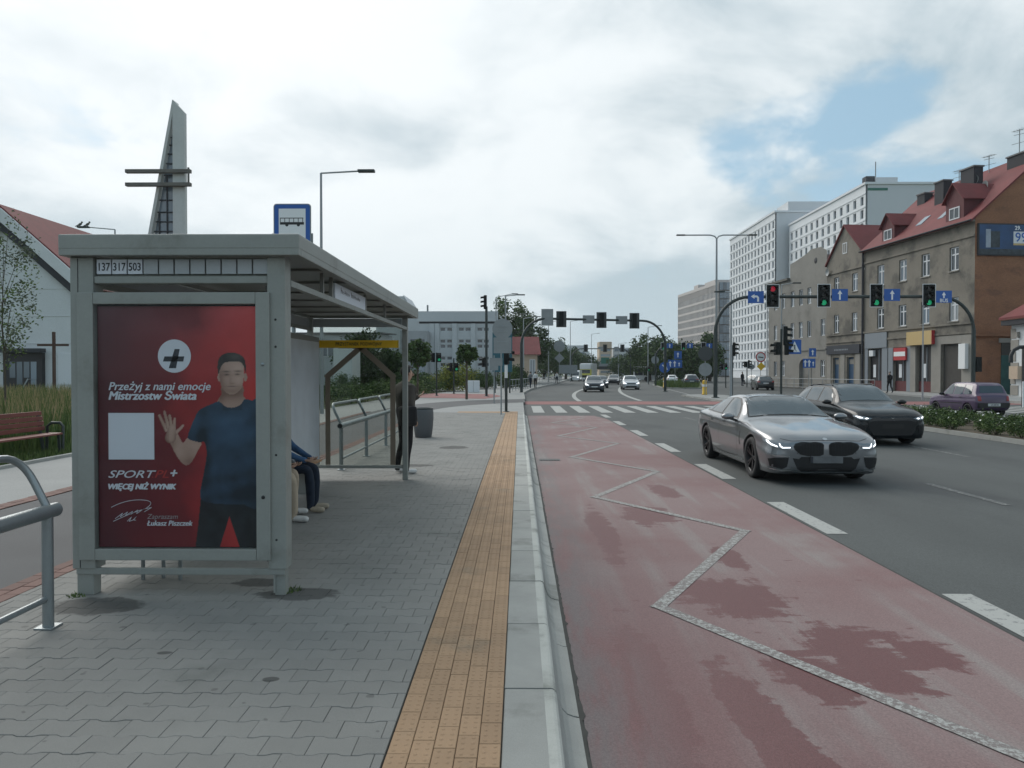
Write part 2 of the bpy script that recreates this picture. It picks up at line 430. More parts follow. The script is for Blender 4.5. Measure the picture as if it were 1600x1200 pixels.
def strip(pts, w, z, mat, name, dash=None):
    mk = MB(); n = len(pts)
    for i in range(n - 1):
        if dash and i % 2: continue
        a, b_ = Vector((*pts[i], 0)), Vector((*pts[i + 1], 0)); d = (b_ - a).normalized(); q = Vector((-d.y, d.x, 0)) * w / 2
        mk.add([(p.x, p.y, z) for p in (a - q, b_ - q, b_ + q, a + q)], [(0, 1, 2, 3)])
    return struct(mk.build(name, mat, fix=False))
def bez(p0, p1, p2, n=14):
    return [tuple(((1 - t) ** 2 * p0[k] + 2 * t * (1 - t) * p1[k] + t * t * p2[k]) for k in (0, 1)) for t in [i / n for i in range(n + 1)]]
strip(bez((3.8, 47), (3.9, 64), (7.8, 86)), .3, ZR + .004, 'paint', 'guide_line')
strip(bez((7.8, 48), (8.4, 68), (13.4, 97)), .3, ZR + .004, 'paint', 'guide_line')
strip([(12.3, 47), (14.5, 66), (16.2, 82)], .25, ZR + .004, 'paint_old', 'guide_line')

# ---- boarding platform: joint bed, pavers, tactile blocks, kerb stones
platform = struct(sheet('bus_platform', [(-3.75, -3), (.02, -3), (.02, 31), (-3.75, 31)], -.013, 'joint'))
PX0, PX1 = -3.742, -.588
def bone(cx, cy):
    hx, ye, ym = .1006, .0829, .0677
    o = [(-hx, -ye), (-.066, -ye), (-.036, -ym), (.036, -ym), (.066, -ye), (hx, -ye), (hx, ye), (.066, ye), (.036, ym), (-.036, ym), (-.066, ye), (-hx, ye)]
    return [(cx + x, cy + y) for x, y in o]
def clip(poly, x0, x1):
    for lim, sg in ((x0, 1), (x1, -1)):
        res = []
        for i in range(len(poly)):
            a, b_ = poly[i - 1], poly[i]; ia, ib = (a[0] - lim) * sg >= 0, (b_[0] - lim) * sg >= 0
            if ia != ib:
                t = (lim - a[0]) / (b_[0] - a[0]); res.append((lim, a[1] + t * (b_[1] - a[1])))
            if ib: res.append(b_)
        poly = res
        if len(poly) < 3: return []
    return poly
def block(mb, poly, h=.03, ch=.002, top=0.0, tilt=(0, 0)):
    cx = sum(p[0] for p in poly) / len(poly); cy = sum(p[1] for p in poly) / len(poly); n = len(poly)
    def zz_(x, y): return top + (x - cx) * tilt[0] + (y - cy) * tilt[1]
    ins = []
    for x, y in poly:
        dx, dy = cx - x, cy - y
        ins.append((x + math.copysign(min(ch, abs(dx)), dx), y + math.copysign(min(ch, abs(dy)), dy)))
    vs = [(x, y, zz_(x, y)) for x, y in ins] + [(x, y, zz_(x, y) - ch) for x, y in poly] + [(x, y, zz_(x, y) - h) for x, y in poly]
    fs = [tuple(range(n))] + [(n + i, n + (i + 1) % n, (i + 1) % n, i) for i in range(n)] + [(2 * n + i, 2 * n + (i + 1) % n, n + (i + 1) % n, n + i) for i in range(n)]
    mb.add(vs, fs)
full = MB(); block(full, bone(0, 0)); paver_me = full.mesh('paver', 'paver')
cells = []
rows = int(28.5 / .153)
for r in range(rows):
    y = 2.35 + r * .153
    for c in range(-1, 17):
        x = PX0 + .06 + c * .2035 + (.10175 if r % 2 else 0)
        if x + .1 < PX0 or x - .1 > PX1: continue
        cells.append((x, y))
def seen(x, y): return y > 2.9 and (x - .0) / max(y, .1) > -.72 and not (x < -1.75 and 5.6 < y < 11)
cells.sort(key=lambda c: (not seen(*c), math.hypot(c[0], c[1])))
rest = MB(); npart = 0
for x, y in cells:
    poly = bone(x, y); cl_ = clip(poly, PX0, PX1)
    if len(cl_) < 3: continue
    whole = x - .1 > PX0 and x + .1 < PX1
    dz, ti = random.uniform(-.0015, .0015), (random.uniform(-.008, .008), random.uniform(-.008, .008))
    if npart < 300 and seen(x, y):
        npart += 1
        if whole: obj('paver', paver_me, platform, (x, y, dz), (ti[1], -ti[0], 0))
        else:
            q = MB(); block(q, [(a - x, b_ - y) for a, b_ in cl_]); obj('paver', q.mesh('paver', 'paver'), platform, (x, y, dz))
    else: block(rest, cl_, .012, .002, dz, ti)
tag(rest.build('paver_field', 'paver', platform, fix=False), kind='stuff')
# tactile blocks: five rows with low domes
TW = .0996
def tact(domes):
    q = MB(); block(q, [(-.0483, -.0988), (.0483, -.0988), (.0483, .0988), (-.0483, .0988)], .02, .003, .0)
    if domes:
        for i in (-1, 1):
            for j in range(4):
                cx, cy = i * .0235, (j - 1.5) * .048
                vs = [(cx + .0115 * math.cos(a), cy + .0115 * math.sin(a), .0001) for a in [k * math.pi / 3 for k in range(6)]]
                vs += [(cx + .007 * math.cos(a), cy + .007 * math.sin(a), .0032) for a in [k * math.pi / 3 for k in range(6)]]
                q.add(vs, [tuple(range(6, 12))] + [(k, (k + 1) % 6, 6 + (k + 1) % 6, 6 + k) for k in range(6)], True)
    return q
tact_me = tact(True).mesh('tactile_block', 'tactile')
tl = []
off = [0, .12, .05, .17, .09]
for c in range(5):
    for r in range(140):
        tl.append((-.5805 + TW * (c + .5), 2.3 + off[c] + r * .2005))
tl.sort(key=lambda q: (q[1] < 2.85, q[1]))
trest = MB()
for i, (x, y) in enumerate(tl):
    dz = random.uniform(-.001, .001)
    if i < 300: obj('tactile_block', tact_me, platform, (x, y, dz), (random.uniform(-.006, .006), 0, random.uniform(-.004, .004)))
    else: block(trest, [(x + a * .0483, y + b_ * .0988) for a, b_ in ((-1, -1), (1, -1), (1, 1), (-1, 1))], .016, .003, dz)
tag(trest.build('tactile_field', 'tactile', platform, fix=False), kind='stuff')
struct(MB().box(-2.6, -.085, 30.5, 31.6, -.02, .001).build('tactile_landing', 'tactile'))
# kerb stones with a sloped, hollowed face
prof = [(-.078, -.05), (-.078, -.004), (-.074, 0), (.125, 0), (.165, .001), (.180, -.004), (.192, -.018), (.205, -.06), (.222, -.105), (.250, -.135), (.285, -.148), (.312, -.152), (.312, -.25), (-.078, -.25)]
def kerb_mesh(ln):
    mb = MB(); n = len(prof)
    for i in range(n):
        a, b_ = prof[i], prof[(i + 1) % n]
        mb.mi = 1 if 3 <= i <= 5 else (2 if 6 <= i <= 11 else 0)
        mb.add([(a[0], .004, a[1]), (b_[0], .004, b_[1]), (b_[0], ln - .004, b_[1]), (a[0], ln - .004, a[1])], [(3, 2, 1, 0)])
    mb.mi = 0
    mb.add([(x, .004, z) for x, z in prof], [tuple(range(n))]); mb.add([(x, ln - .004, z) for x, z in prof], [tuple(range(n))[::-1]])
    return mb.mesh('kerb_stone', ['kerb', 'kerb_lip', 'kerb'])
kerb = struct(sheet('kerb', [(-.079, -3), (.31, -3), (.31, 31), (-.079, 31)], -.24, 'joint'))
kme = kerb_mesh(1.0)
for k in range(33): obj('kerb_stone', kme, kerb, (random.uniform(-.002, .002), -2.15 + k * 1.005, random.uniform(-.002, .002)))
# crumbling joint along the kerb foot
g = MB(); ys = [-3 + i * .06 for i in range(int(34 / .06))]
e0 = [(.305, y) for y in ys]; e1 = [(.332 + random.uniform(-.006, .010) + (.012 if random.random() < .05 else 0), y) for y in ys]
for i in range(len(ys) - 1):
    g.add([(*e0[i], ZR + .007), (*e1[i], ZR + .007), (*e1[i + 1], ZR + .007), (*e0[i + 1], ZR + .007)], [(0, 1, 2, 3)])
struct(g.build('gutter_joint', 'joint', fix=False))
# drain grate
t = thing('drain_grate', 'dark iron drain grate set in the red bus lane beside the kerb', 'drain', (.62, 15.4, ZR + .006))
MB().box(-.22, .22, -.16, .16, -.03, .002).build('frame', 'black', t)
for k in range(7): obj('bar', MB().box(-.018, .018, -.13, .13, 0, .008).mesh('bar', 'signal_back') if k == 0 else bpy.data.meshes['bar'], t, (-.17 + k * .056, 0, 0))

# ---- cycle path, bands of red brick, footway, verge on the left
struct(sheet('cycle_path', [(-6.3, -3), (-3.99, -3), (-3.99, 31)] + bez((-3.99, 31), (-3.9, 38), (.3, 41.5)) + [(.3, 46.6)] + bez((.3, 46.6), (-6.2, 44), (-6.3, 31)), -.008, 'asphalt_path'))
for bx, nm in ((-3.985, 'near'), (-6.56, 'far')):
    band = struct(sheet('red_brick_band', [(bx - .002, 0), (bx + .237, 0), (bx + .237, 31), (bx - .002, 31)], -.012, 'joint'))
    bm_ = MB(); block(bm_, [(-.056, -.0975), (.056, -.0975), (.056, .0975), (-.056, .0975)], .02, .003); bme = bm_.mesh('brick', 'red_brick_band')
    brest = MB()
    for r in range(150):
        for c in range(2):
            x, y = bx + .059 + c * .118, 1.5 + r * .2 + c * .1
            if 4.5 < y < 17: obj('brick', bme, band, (x, y, random.uniform(-.002, .002)))
            else: block(brest, [(x - .056, y - .0975), (x + .056, y - .0975), (x + .056, y + .0975), (x - .056, y + .0975)], .012, .003)
    tag(brest.build('brick_field', 'red_brick_band', band, fix=False), kind='stuff')
struct(sheet('footway', [(-8.9, -3), (-6.56, -3), (-6.56, 31), (-8.9, 31)], -.006, 'slab_pavement'))
vk = struct(MB().box(-9.0, -8.9, -3, 31, -.2, .05).build('verge_kerb', 'kerb'))
struct(sheet('verge', [(-120, -20), (-9.0, -20), (-9.0, 31), (-120, 31)], .02, 'grass_ground'))
struct(MB().prism([(-9, 31), (-3.75, 31), (-3.75, 31.0), (.2, 31), (.2, 47), (.2, 62), (1, 76), (5.6, 117), (12.6, 190), (26, 300), (-60, 300), (-60, 66), (-6.3, 64), (-8.6, 46)],
      lambda x, y: (x, y, -.3), lambda x, y: (x, y, -.012)).build('pavement', 'slab_pavement'))
struct(sheet('red_cycle_patch', [(-8.5, 50), (-2.2, 47), (-1.2, 52), (-2.0, 57), (-8.5, 60)], -.006, 'red_surface'))
struct(sheet('park_lawn', [(-120, 31), (-9.0, 31), (-8.6, 46), (-6.4, 64), (-8, 66), (-24, 112), (-120, 200)], -.004, 'grass_ground'))
# far kerb line on the left
kk = MB()
pts = [(.25, 46.6), (.25, 62), (1.05, 76), (5.65, 117), (12.7, 190)]
for a, b_ in zip(pts, pts[1:]): kk.beam((*a, -.1), (*b_, -.1), .2, .2)
struct(kk.build('street_kerb', 'kerb'))

# ---- right hand pavement and medians
struct(MB().prism([(29.2, -12), (60, -12), (60, 130), (45, 130), (30.2, 62), (29.2, 50)], lambda x, y: (x, y, -.3), lambda x, y: (x, y, -.02)).build('right_pavement', 'slab_pavement'))
struct(MB().beam((29.15, -12, -.1), (29.15, 50, -.1), .2, .2).build('right_kerb', 'kerb'))
def island(name, outline, top, kerbmat='kerb', fill='soil', w=.15):
    n = len(outline); c = Vector((sum(p[0] for p in outline) / n, sum(p[1] for p in outline) / n))
    k = struct(MB().prism(outline, lambda x, y: (x, y, -.3), lambda x, y: (x, y, top)).build(name, kerbmat))
    inn = [tuple(Vector(p) + (c - Vector(p)).normalized() * w * 1.4) for p in outline]
    o = sheet('bed', inn, top + .004, fill, k); return k
island('median', [(12.65, -8), (16.1, -8), (16.1, 28)] + [(14.4 + 1.73 * math.cos(R(a)), 29.5 + 1.73 * math.sin(R(a))) for a in range(10, 171, 20)] + [(12.65, 28)], -.04)
island('median_refuge', [(12.4, 41), (15.6, 41), (15.6, 57), (14, 58.5), (12.4, 57)], -.05, 'kerb', 'slab_pavement')
island('median_lawn', [(16.3, 85), (18.0, 82.5), (20.2, 83), (24.5, 100), (34, 140), (31, 146), (24, 128), (18.6, 104)], -.03, 'kerb', 'grass_ground')
# ================================================================== shelter and its poster
M('poster_white', (0.66, 0.68, 0.74), .5)
M('poster_navy', (0.022, 0.025, 0.035), .5)
M('print_red', (0.42, 0.035, 0.03), .5)
M('print_grey', (0.34, 0.30, 0.31), .5)
M('print_shirt', (0.030, 0.062, 0.115), .5, var=.22, vs=7, sx=(1, 1, 2.2))
M('print_shirt_dark', (0.016, 0.034, 0.062), .5, var=.15, vs=8)
M('print_trousers', (0.012, 0.015, 0.020), .5, var=.2, vs=6)
M('print_skin', (0.36, 0.22, 0.175), .5, var=.06, vs=9)
M('print_skin_dark', (0.20, 0.115, 0.09), .5, var=.06, vs=9)
M('print_hair', (0.035, 0.027, 0.025), .5)
M('brown_film', (0.19, 0.155, 0.115), .6, var=.08)
M('bench_wood', (0.34, 0.19, 0.10), .6, var=.2, vs=8, sx=(1, 6, 1))
M('bench_red', (0.16, 0.045, 0.035), .55, var=.2, vs=5, sx=(6, 1, 6))
M('number_white', (0.62, 0.66, 0.72), .5)
M('cell_grey', (0.36, 0.39, 0.41), .5, var=.05)
M('case_paper', (0.50, 0.54, 0.58), .35, var=.10, vs=2.5)
M('bin_grey', (0.085, 0.09, 0.095), .55, var=.08)
def print_gradient():
    m = bpy.data.materials.new('poster_background'); m.use_nodes = True
    nt = m.node_tree; L = nt.links; b = nt.nodes['Principled BSDF']; b.inputs['Roughness'].default_value = .45
    t = nt.nodes.new('ShaderNodeTexCoord'); s = nt.nodes.new('ShaderNodeSeparateXYZ'); L.new(t.outputs['Generated'], s.inputs[0])
    n = nt.nodes.new('ShaderNodeTexNoise'); L.new(t.outputs['Generated'], n.inputs['Vector']); n.inputs['Scale'].default_value = 2.2; n.inputs['Detail'].default_value = 4
    a = nt.nodes.new('ShaderNodeMath'); a.operation = 'ADD'; L.new(s.outputs[0], a.inputs[0])
    k = nt.nodes.new('ShaderNodeMath'); k.operation = 'MULTIPLY_ADD'; L.new(n.outputs['Fac'], k.inputs[0]); k.inputs[1].default_value = .5; k.inputs[2].default_value = -.25
    L.new(k.outputs[0], a.inputs[1])
    r = nt.nodes.new('ShaderNodeValToRGB'); L.new(a.outputs[0], r.inputs[0]); e = r.color_ramp.elements
    e[0].position = .05; e[0].color = (.040, .010, .013, 1); e[1].position = 1.0; e[1].color = (.36, .028, .028, 1)
    q = r.color_ramp.elements.new(.5); q.color = (.085, .011, .014, 1)
    L.new(r.outputs[0], b.inputs['Base Color']); MATS['poster_background'] = m
print_gradient()
def pane_material(name, tint=(.85, .9, .9), refl=1.0, rough=.02):
    m = bpy.data.materials.new(name); m.use_nodes = True; nt = m.node_tree; L = nt.links; nt.nodes.clear()
    o = nt.nodes.new('ShaderNodeOutputMaterial'); mx = nt.nodes.new('ShaderNodeMixShader')
    tr = nt.nodes.new('ShaderNodeBsdfTransparent'); tr.inputs[0].default_value = (*tint, 1)
    gl = nt.nodes.new('ShaderNodeBsdfGlossy'); gl.inputs['Roughness'].default_value = rough
    fr = nt.nodes.new('ShaderNodeFresnel'); fr.inputs[0].default_value = 1.45
    ml = nt.nodes.new('ShaderNodeMath'); ml.operation = 'MULTIPLY'; L.new(fr.outputs[0], ml.inputs[0]); ml.inputs[1].default_value = refl
    L.new(ml.outputs[0], mx.inputs[0]); L.new(tr.outputs[0], mx.inputs[1]); L.new(gl.outputs[0], mx.inputs[2]); L.new(mx.outputs[0], o.inputs[0])
    MATS[name] = m
pane_material('clear_pane', (.96, .97, .97), .22, .08)
pane_material('shelter_glass', (.80, .82, .80), .8)

SH = thing('bus_shelter', 'grey metal bus shelter with flat roof and red advertising poster on its end wall', 'bus shelter', (-2.5, 8.5, 0))
OX, OY = -2.5, 8.5
def sh(mb, name, mats, parent=SH):
    mb.v = [(x - OX, y - OY, z) for x, y, z in mb.v]; return mb.build(name, mats, parent)
# roof: fascia frame and underside
rf = MB(); rf.bbox(-3.36, -1.60, 5.38, 11.72, 2.555, 2.667, .012)
rf.bbox(-3.358, -1.602, 5.382, 5.44, 2.512, 2.58, .006); rf.bbox(-3.358, -1.602, 11.66, 11.718, 2.512, 2.58, .006)
rf.bbox(-1.66, -1.602, 5.441, 11.659, 2.512, 2.58, .006); rf.bbox(-3.358, -3.30, 5.441, 11.659, 2.512, 2.58, .006)
roof = sh(rf, 'roof', 'shelter_grey')
for k in range(7): sh(MB().box(-3.29, -1.67, 5.5 + k * .9, 5.54 + k * .9, 2.535, 2.554), 'ceiling_rib', 'shelter_under', roof)
def post(x0, x1, y0, y1, z0, z1, nm='post'): return sh(MB().bbox(x0, x1, y0, y1, z0, z1, .008), nm, 'shelter_grey')
post(-1.862, -1.728, 5.46, 5.60, .20, 2.511); post(-3.322, -3.150, 5.46, 5.60, .20, 2.511)
sh(MB().bbox(-1.825, -1.745, 5.49, 5.57, .0, .199, .006).box(-1.83, -1.815, 5.478, 5.49, .02, .199), 'post_foot', 'shelter_grey')
sh(MB().bbox(-3.30, -3.175, 5.48, 5.58, .0, .199, .006), 'post_foot', 'shelter_grey')
post(-1.81, -1.73, 11.42, 11.50, 0, 2.511); post(-3.28, -3.20, 11.42, 11.50, 0, 2.511); post(-3.28, -3.20, 8.4, 8.48, 0, 2.511)
post(-3.30, -1.74, 5.468, 5.50, .155, .205, 'bottom_rail'); post(-3.149, -1.863, 5.47, 5.56, 2.318, 2.372, 'cross_rail')
# thin seams of the corner posts
sh(MB().box(-3.265, -3.261, 5.457, 5.47, .21, 2.5), 'post_seam', 'black'); sh(MB().box(-1.872, -1.866, 5.462, 5.47, .26, 2.3), 'post_seam', 'black')
sh(MB().box(-1.775, -1.725, 5.601, 11.419, 2.31, 2.355), 'eaves_rail', 'shelter_grey')
sh(MB().box(-3.27, -3.22, 5.601, 11.419, 2.31, 2.355), 'eaves_rail', 'shelter_grey')
for y in (6.55, 6.86, 8.38, 9.6): sh(MB().box(-1.765, -1.735, y, y + .035, 2.356, 2.54), 'eaves_strut', 'shelter_under')
# line number strip
for k in range(11):
    x = -3.142 + k * .1165
    c = sh(MB().box(x + .006, x + .1105, 5.485, 5.50, 2.39, 2.497), 'number_plate', 'number_white' if k < 3 else 'cell_grey')
    if k < 3:
        obj('lettering', text_mesh(('137', '317', '503')[k], .082, 'poster_navy', .0012, 0, 'CENTER', .78), c, (x + .058 - OX, 5.482 - OY, 2.415))
sh(MB().box(-3.149, -1.863, 5.52, 5.54, 2.373, 2.51), 'number_backing', 'shelter_grey')
# stop name plate
npl = sh(MB().box(-1.748, -1.73, 6.96, 8.32, 2.358, 2.50), 'name_plate', 'number_white')
nm = MB()
for k in range(16):   # name too small to read: broken dark strokes
    y = 7.18 + k * .055
    if k in (7,): continue
    h = random.uniform(.025, .045) if k not in (0, 8) else .055
    nm.box(-1.7298, -1.7290, y, y + .018, 2.425, 2.425 + h); nm.box(-1.7298, -1.7290, y + .018, y + .036, 2.425 + h * .4, 2.425 + h * .65)
tag(sh(nm, 'name_marks', 'print_hair', npl), kind='stuff')
# rear and far end light strips, rear glazing
sh(MB().box(-3.19, -1.82, 11.44, 11.47, 2.36, 2.49), 'end_strip', 'cell_grey')
sh(MB().box(-3.262, -3.245, 5.62, 11.40, 2.36, 2.49), 'rear_strip', 'cell_grey')
for y0, y1 in ((5.63, 8.38), (8.50, 9.30)): sh(MB().box(-3.252, -3.240, y0, y1, .22, 2.30), 'glass_pane', 'shelter_glass')
cs = sh(MB().bbox(-3.20, -3.07, 9.36, 11.36, .24, 2.20, .01), 'map_case', 'shelter_under')
sh(MB().box(-3.069, -3.062, 9.44, 11.30, .33, 2.12), 'case_sheet', 'case_paper', cs)
# far end wall: rail, glass, brown film bands, yellow sign
post(-3.199, -1.811, 11.44, 11.48, .175, .225, 'bottom_rail')
sh(MB().box(-3.19, -1.815, 11.455, 11.463, .226, 2.36), 'glass_pane', 'shelter_glass')
fm = MB(); Yf = 11.447
def band2(a, b_, w, y): fm.beam((a[0], y, a[1]), (b_[0], y, b_[1]), .006, w, up=(0, 0, 1)) if abs(a[0] - b_[0]) > .01 else fm.box(a[0] - w / 2, a[0] + w / 2, y - .003, y + .003, min(a[1], b_[1]), max(a[1], b_[1]))
sh(MB().box(-3.005, -2.93, Yf - .004, Yf + .004, .23, 1.60), 'film_band', 'brown_film')
sh(MB().box(-2.00, -1.92, Yf - .004, Yf + .004, .23, 1.60), 'film_band', 'brown_film')
sh(MB().beam((-3.0, Yf - .006, 1.575), (-2.44, Yf - .006, 2.06), .006, .085, up=(0, 0, 1)), 'film_band', 'brown_film')
sh(MB().beam((-1.93, Yf - .006, 1.575), (-2.47, Yf - .006, 2.06), .006, .085, up=(0, 0, 1)), 'film_band', 'brown_film')
sg = sh(MB().box(-3.085, -1.865, 11.40, 11.435, 2.04, 2.155), 'yellow_sign', 'sign_yellow')
sh(MB().box(-1.872, -1.866, 11.396, 11.40, 2.042, 2.153), 'sign_edge', 'black', sg)
obj('lettering', text_mesh('PRZYSTANEK PODWÓJNY', .070, 'black', .0006, 0, 'CENTER', .86), sg, (-2.475 - OX, 11.394 - OY, 2.075))
# advertising panel
fr = MB(); Y0 = 5.437
for x0, x1, z0, z1 in ((-3.262, -3.142, .27, 2.25), (-1.942, -1.838, .27, 2.25), (-3.141, -1.943, 2.163, 2.25), (-3.141, -1.943, .27, .354)):
    fr.bbox(x0, x1, Y0, 5.53, z0, z1, .006)
adf = sh(fr, 'poster_frame', 'shelter_grey')
sh(MB().box(-3.15, -1.935, 5.50, 5.52, .34, 2.17), 'poster_backing', 'black')
for z in (1.72, .74):
    sh(MB().lathe([(.0, -.006), (.012, -.006), (.014, 0)], (-1.89, Y0, z), 12, 'y'), 'lock', 'black' if z < 1 else 'galv', adf)
for z in (2.05, 1.05, .42, 1.85): sh(MB().lathe([(.0, -.002), (.008, -.002), (.009, 0)], (-1.80, 5.459, z), 10, 'y'), 'screw', 'black')
U = 1.2 / 253
def pz(px, py): return (-3.141 + (px - 150) * U, .354 + (857 - py) * U)
def inpoly(p, x, y):
    r = False
    for k in range(len(p)):
        (x1, y1), (x2, y2) = p[k - 1], p[k]
        if (y1 > y) != (y2 > y) and x < (x2 - x1) * (y - y1) / (y2 - y1) + x1: r = not r
    return r
layer = [0]
def pr(polys, mat, name='print'):
    layer[0] += 1; y = 5.481 - layer[0] * .0006; mb = MB()
    for p in (polys if isinstance(polys[0], list) else [polys]):
        q = [pz(*a) for a in p]; mb.flat(q, lambda x, z: (x, y, z))
    return sh(mb, name, mat, poster)
def ell(cx, cy, rx, ry, n=28): return [(cx + rx * math.cos(2 * math.pi * i / n), cy + ry * math.sin(2 * math.pi * i / n)) for i in range(n)]
def smooth(p, n=4):
    o = []; m = len(p)
    for i in range(m):
        a, b_, c, d = [p[(i + k - 1) % m] for k in range(4)]
        for j in range(n):
            t = j / n
            o.append(tuple(.5 * (2 * b_[k] + (c[k] - a[k]) * t + (2 * a[k] - 5 * b_[k] + 4 * c[k] - d[k]) * t * t + (3 * b_[k] - a[k] - 3 * c[k] + d[k]) * t ** 3) for k in (0, 1)))
    return o
# the printed picture: dark to bright red ground and a man in a blue T-shirt with one hand raised
def paint_poster():
    from mathutils import noise as NZ
    shirt = smooth([(342, 627), (328, 632), (311, 640), (303, 654), (297, 668), (292, 684), (302, 689), (313, 691), (318, 690), (322, 705), (320, 725), (315, 750), (311, 778), (325, 786), (350, 788), (380, 788), (408, 786), (408, 634), (394, 626), (382, 623), (376, 632), (362, 637), (350, 634)], 2)
    face = smooth([(343, 572), (343, 590), (346, 604), (353, 613), (362, 616.5), (371, 613), (378, 604), (381, 588), (381, 570), (372, 560), (352, 560)], 3)
    neck = smooth([(347, 600), (379, 600), (380, 618), (386, 627), (372, 638), (362, 641), (350, 637), (339, 627), (346, 616)], 2)
    arm = smooth([(294, 683), (285, 692), (277, 678), (272, 672), (262, 676), (264, 690), (274, 711), (283, 723), (290, 727), (298, 722), (308, 704), (314, 690)], 3)
    hairp = smooth([(341, 584), (340, 568), (345, 556), (358, 550.5), (374, 553), (383, 563), (384, 582), (381, 572), (374, 565), (352, 566), (345, 574)], 3)
    trou = [(303, 858), (308, 820), (312, 780), (408, 780), (408, 858), (374, 858), (357, 808), (341, 858)]
    fing = [((259, 672), (248, 649), 3.2), ((262, 668), (256, 643), 3.2), ((267, 668), (264, 649), 3.2), ((271, 670), (272, 654), 2.8), ((272, 678), (285, 665), 3.0), ((265, 684), (268, 668), 8.5)]
    def seg(x, y, a, b_):
        dx, dy = b_[0] - a[0], b_[1] - a[1]; t = max(0, min(1, ((x - a[0]) * dx + (y - a[1]) * dy) / (dx * dx + dy * dy))); return math.hypot(x - a[0] - t * dx, y - a[1] - t * dy), t
    def gs(x, y, cx, cy, sx, sy): return math.exp(-((x - cx) / sx) ** 2 - ((y - cy) / sy) ** 2)
    def colour(x, y):
        n = NZ.fractal(Vector((x * .012, y * .012, 1)), 1.0, 2.0, 4); n2 = NZ.fractal(Vector((x * .05, y * .05, 5)), 1.0, 2.0, 4)
        u = (x - 150) / 253; g = max(0.0, u + .16 * n - .05 * abs(y - 640) / 200)
        c = Vector((.085, .014, .022)).lerp(Vector((.185, .014, .020)), min(1, g * 1.8)); c = c.lerp(Vector((.62, .042, .040)), max(0, min(1, (g - .5) * 2.0)))
        c = c + Vector((.03, .03, .035)) * max(0, min(1, (540 - y) / 60)) * (.6 + n)
        def skin(l): return Vector((.20, .105, .078)).lerp(Vector((.62, .42, .34)), max(0, min(1, l)))
        if inpoly(trou, x, y): c = Vector((.014, .017, .022)) * (1 + .6 * n2)
        if inpoly(arm, x, y):
            l = .62 - .45 * gs(x, y, 296, 722, 16, 14) - .3 * gs(x, y, 268, 694, 6, 20) + .12 * n2; c = skin(l)
        for a, b_, w in fing:
            d, t = seg(x, y, a, b_)
            if d < w * (1 - .35 * t): c = skin(.62 - .5 * (d / w) ** 2 + .1 * n2 - .15 * (x < a[0] - 2))
        if inpoly(neck, x, y): c = skin(.55 - .65 * gs(x, y, 362, 611, 26, 12) - .3 * gs(x, y, 344, 622, 7, 14))
        if inpoly(shirt, x, y):
            f = .42 + .20 * math.sin(y * .16 + x * .05 + 3 * n) * (.4 + .6 * abs(n2)) + .16 * n2 + .5 * gs(x, y, 360, 668, 34, 30) - .55 * gs(x, y, 318, 720, 10, 60) - .5 * gs(x, y, 405, 770, 50, 26) - .4 * gs(x, y, 314, 684, 8, 14) + .25 * gs(x, y, 304, 660, 8, 20)
            c = Vector((.010, .020, .034)).lerp(Vector((.044, .090, .160)), max(0, min(1, f)))
            if 632 < y < 641 and 348 < x < 378: c = c * .7
        for ex in (342.5, 383.5):
            if ((x - ex) / 2.8) ** 2 + ((y - 589) / 6.5) ** 2 < 1: c = skin(.5)
        if inpoly(face, x, y):
            l = .60 + .22 * gs(x, y, 371, 576, 10, 10) + .16 * gs(x, y, 373, 594, 7, 8) - .42 * gs(x, y, 344, 592, 6, 22) - .32 * gs(x, y, 354, 585, 6.5, 3.4) - .30 * gs(x, y, 371, 584.5, 6, 3.2) - .16 * gs(x, y, 360, 594, 2.2, 7) - .30 * gs(x, y, 363, 599, 4.5, 1.5) - .30 * gs(x, y, 362, 611, 16, 5) - .20 * gs(x, y, 350, 604, 6, 7) - .16 * gs(x, y, 375, 605, 5, 5)
            c = skin(l); c = c.lerp(Vector((.10, .045, .04)), .75 * gs(x, y, 362.5, 603.4, 8, 1.1)); c = c.lerp(Vector((.05, .03, .025)), .8 * max(gs(x, y, 353.5, 580.2, 6.2, 1.4), gs(x, y, 372, 579.6, 6.2, 1.4)))
            c = c.lerp(Vector((.02, .015, .015)), .85 * max(gs(x, y, 354.3, 585, 3.4, 1.1), gs(x, y, 371, 584.5, 3.4, 1.1)))
        if inpoly(hairp, x, y): c = Vector((.030, .024, .022)) * (1 + .8 * n2) + Vector((.03, .028, .026)) * gs(x, y, 368, 557, 9, 4)
        return c
    nx, ny = 232, 352; vs, cs = [], []
    for j in range(ny + 1):
        for i in range(nx + 1):
            x, y = 151.6 + i * (251.0 - 1.4) / nx, 855.4 - j * 377.0 / ny
            q = pz(x, y); vs.append((q[0] - OX, 5.483 - OY, q[1])); cs.append(colour(x, y))
    me = bpy.data.meshes.new('poster'); me.from_pydata(vs, [], [(j * (nx + 1) + i, j * (nx + 1) + i + 1, (j + 1) * (nx + 1) + i + 1, (j + 1) * (nx + 1) + i) for j in range(ny) for i in range(nx)])
    at = me.color_attributes.new('print', 'FLOAT_COLOR', 'POINT'); at.data.foreach_set('color', [v for c in cs for v in (max(0, c.x), max(0, c.y), max(0, c.z), 1.0)])
    m = bpy.data.materials.new('poster_print'); m.use_nodes = True; b_ = m.node_tree.nodes['Principled BSDF']; b_.inputs['Roughness'].default_value = .45
    a = m.node_tree.nodes.new('ShaderNodeVertexColor'); a.layer_name = 'print'; m.node_tree.links.new(a.outputs[0], b_.inputs['Base Color'])
    me.materials.append(m); return obj('poster', me, SH)
poster = paint_poster()
pr(ell(272.5, 556, 26, 26, 40), 'poster_white')
pr([[(273, 545), (281, 545), (275, 575), (263.5, 575)], [(257, 556.5), (288, 556.5), (286.5, 564.5), (254.5, 564.5)]], 'poster_navy')
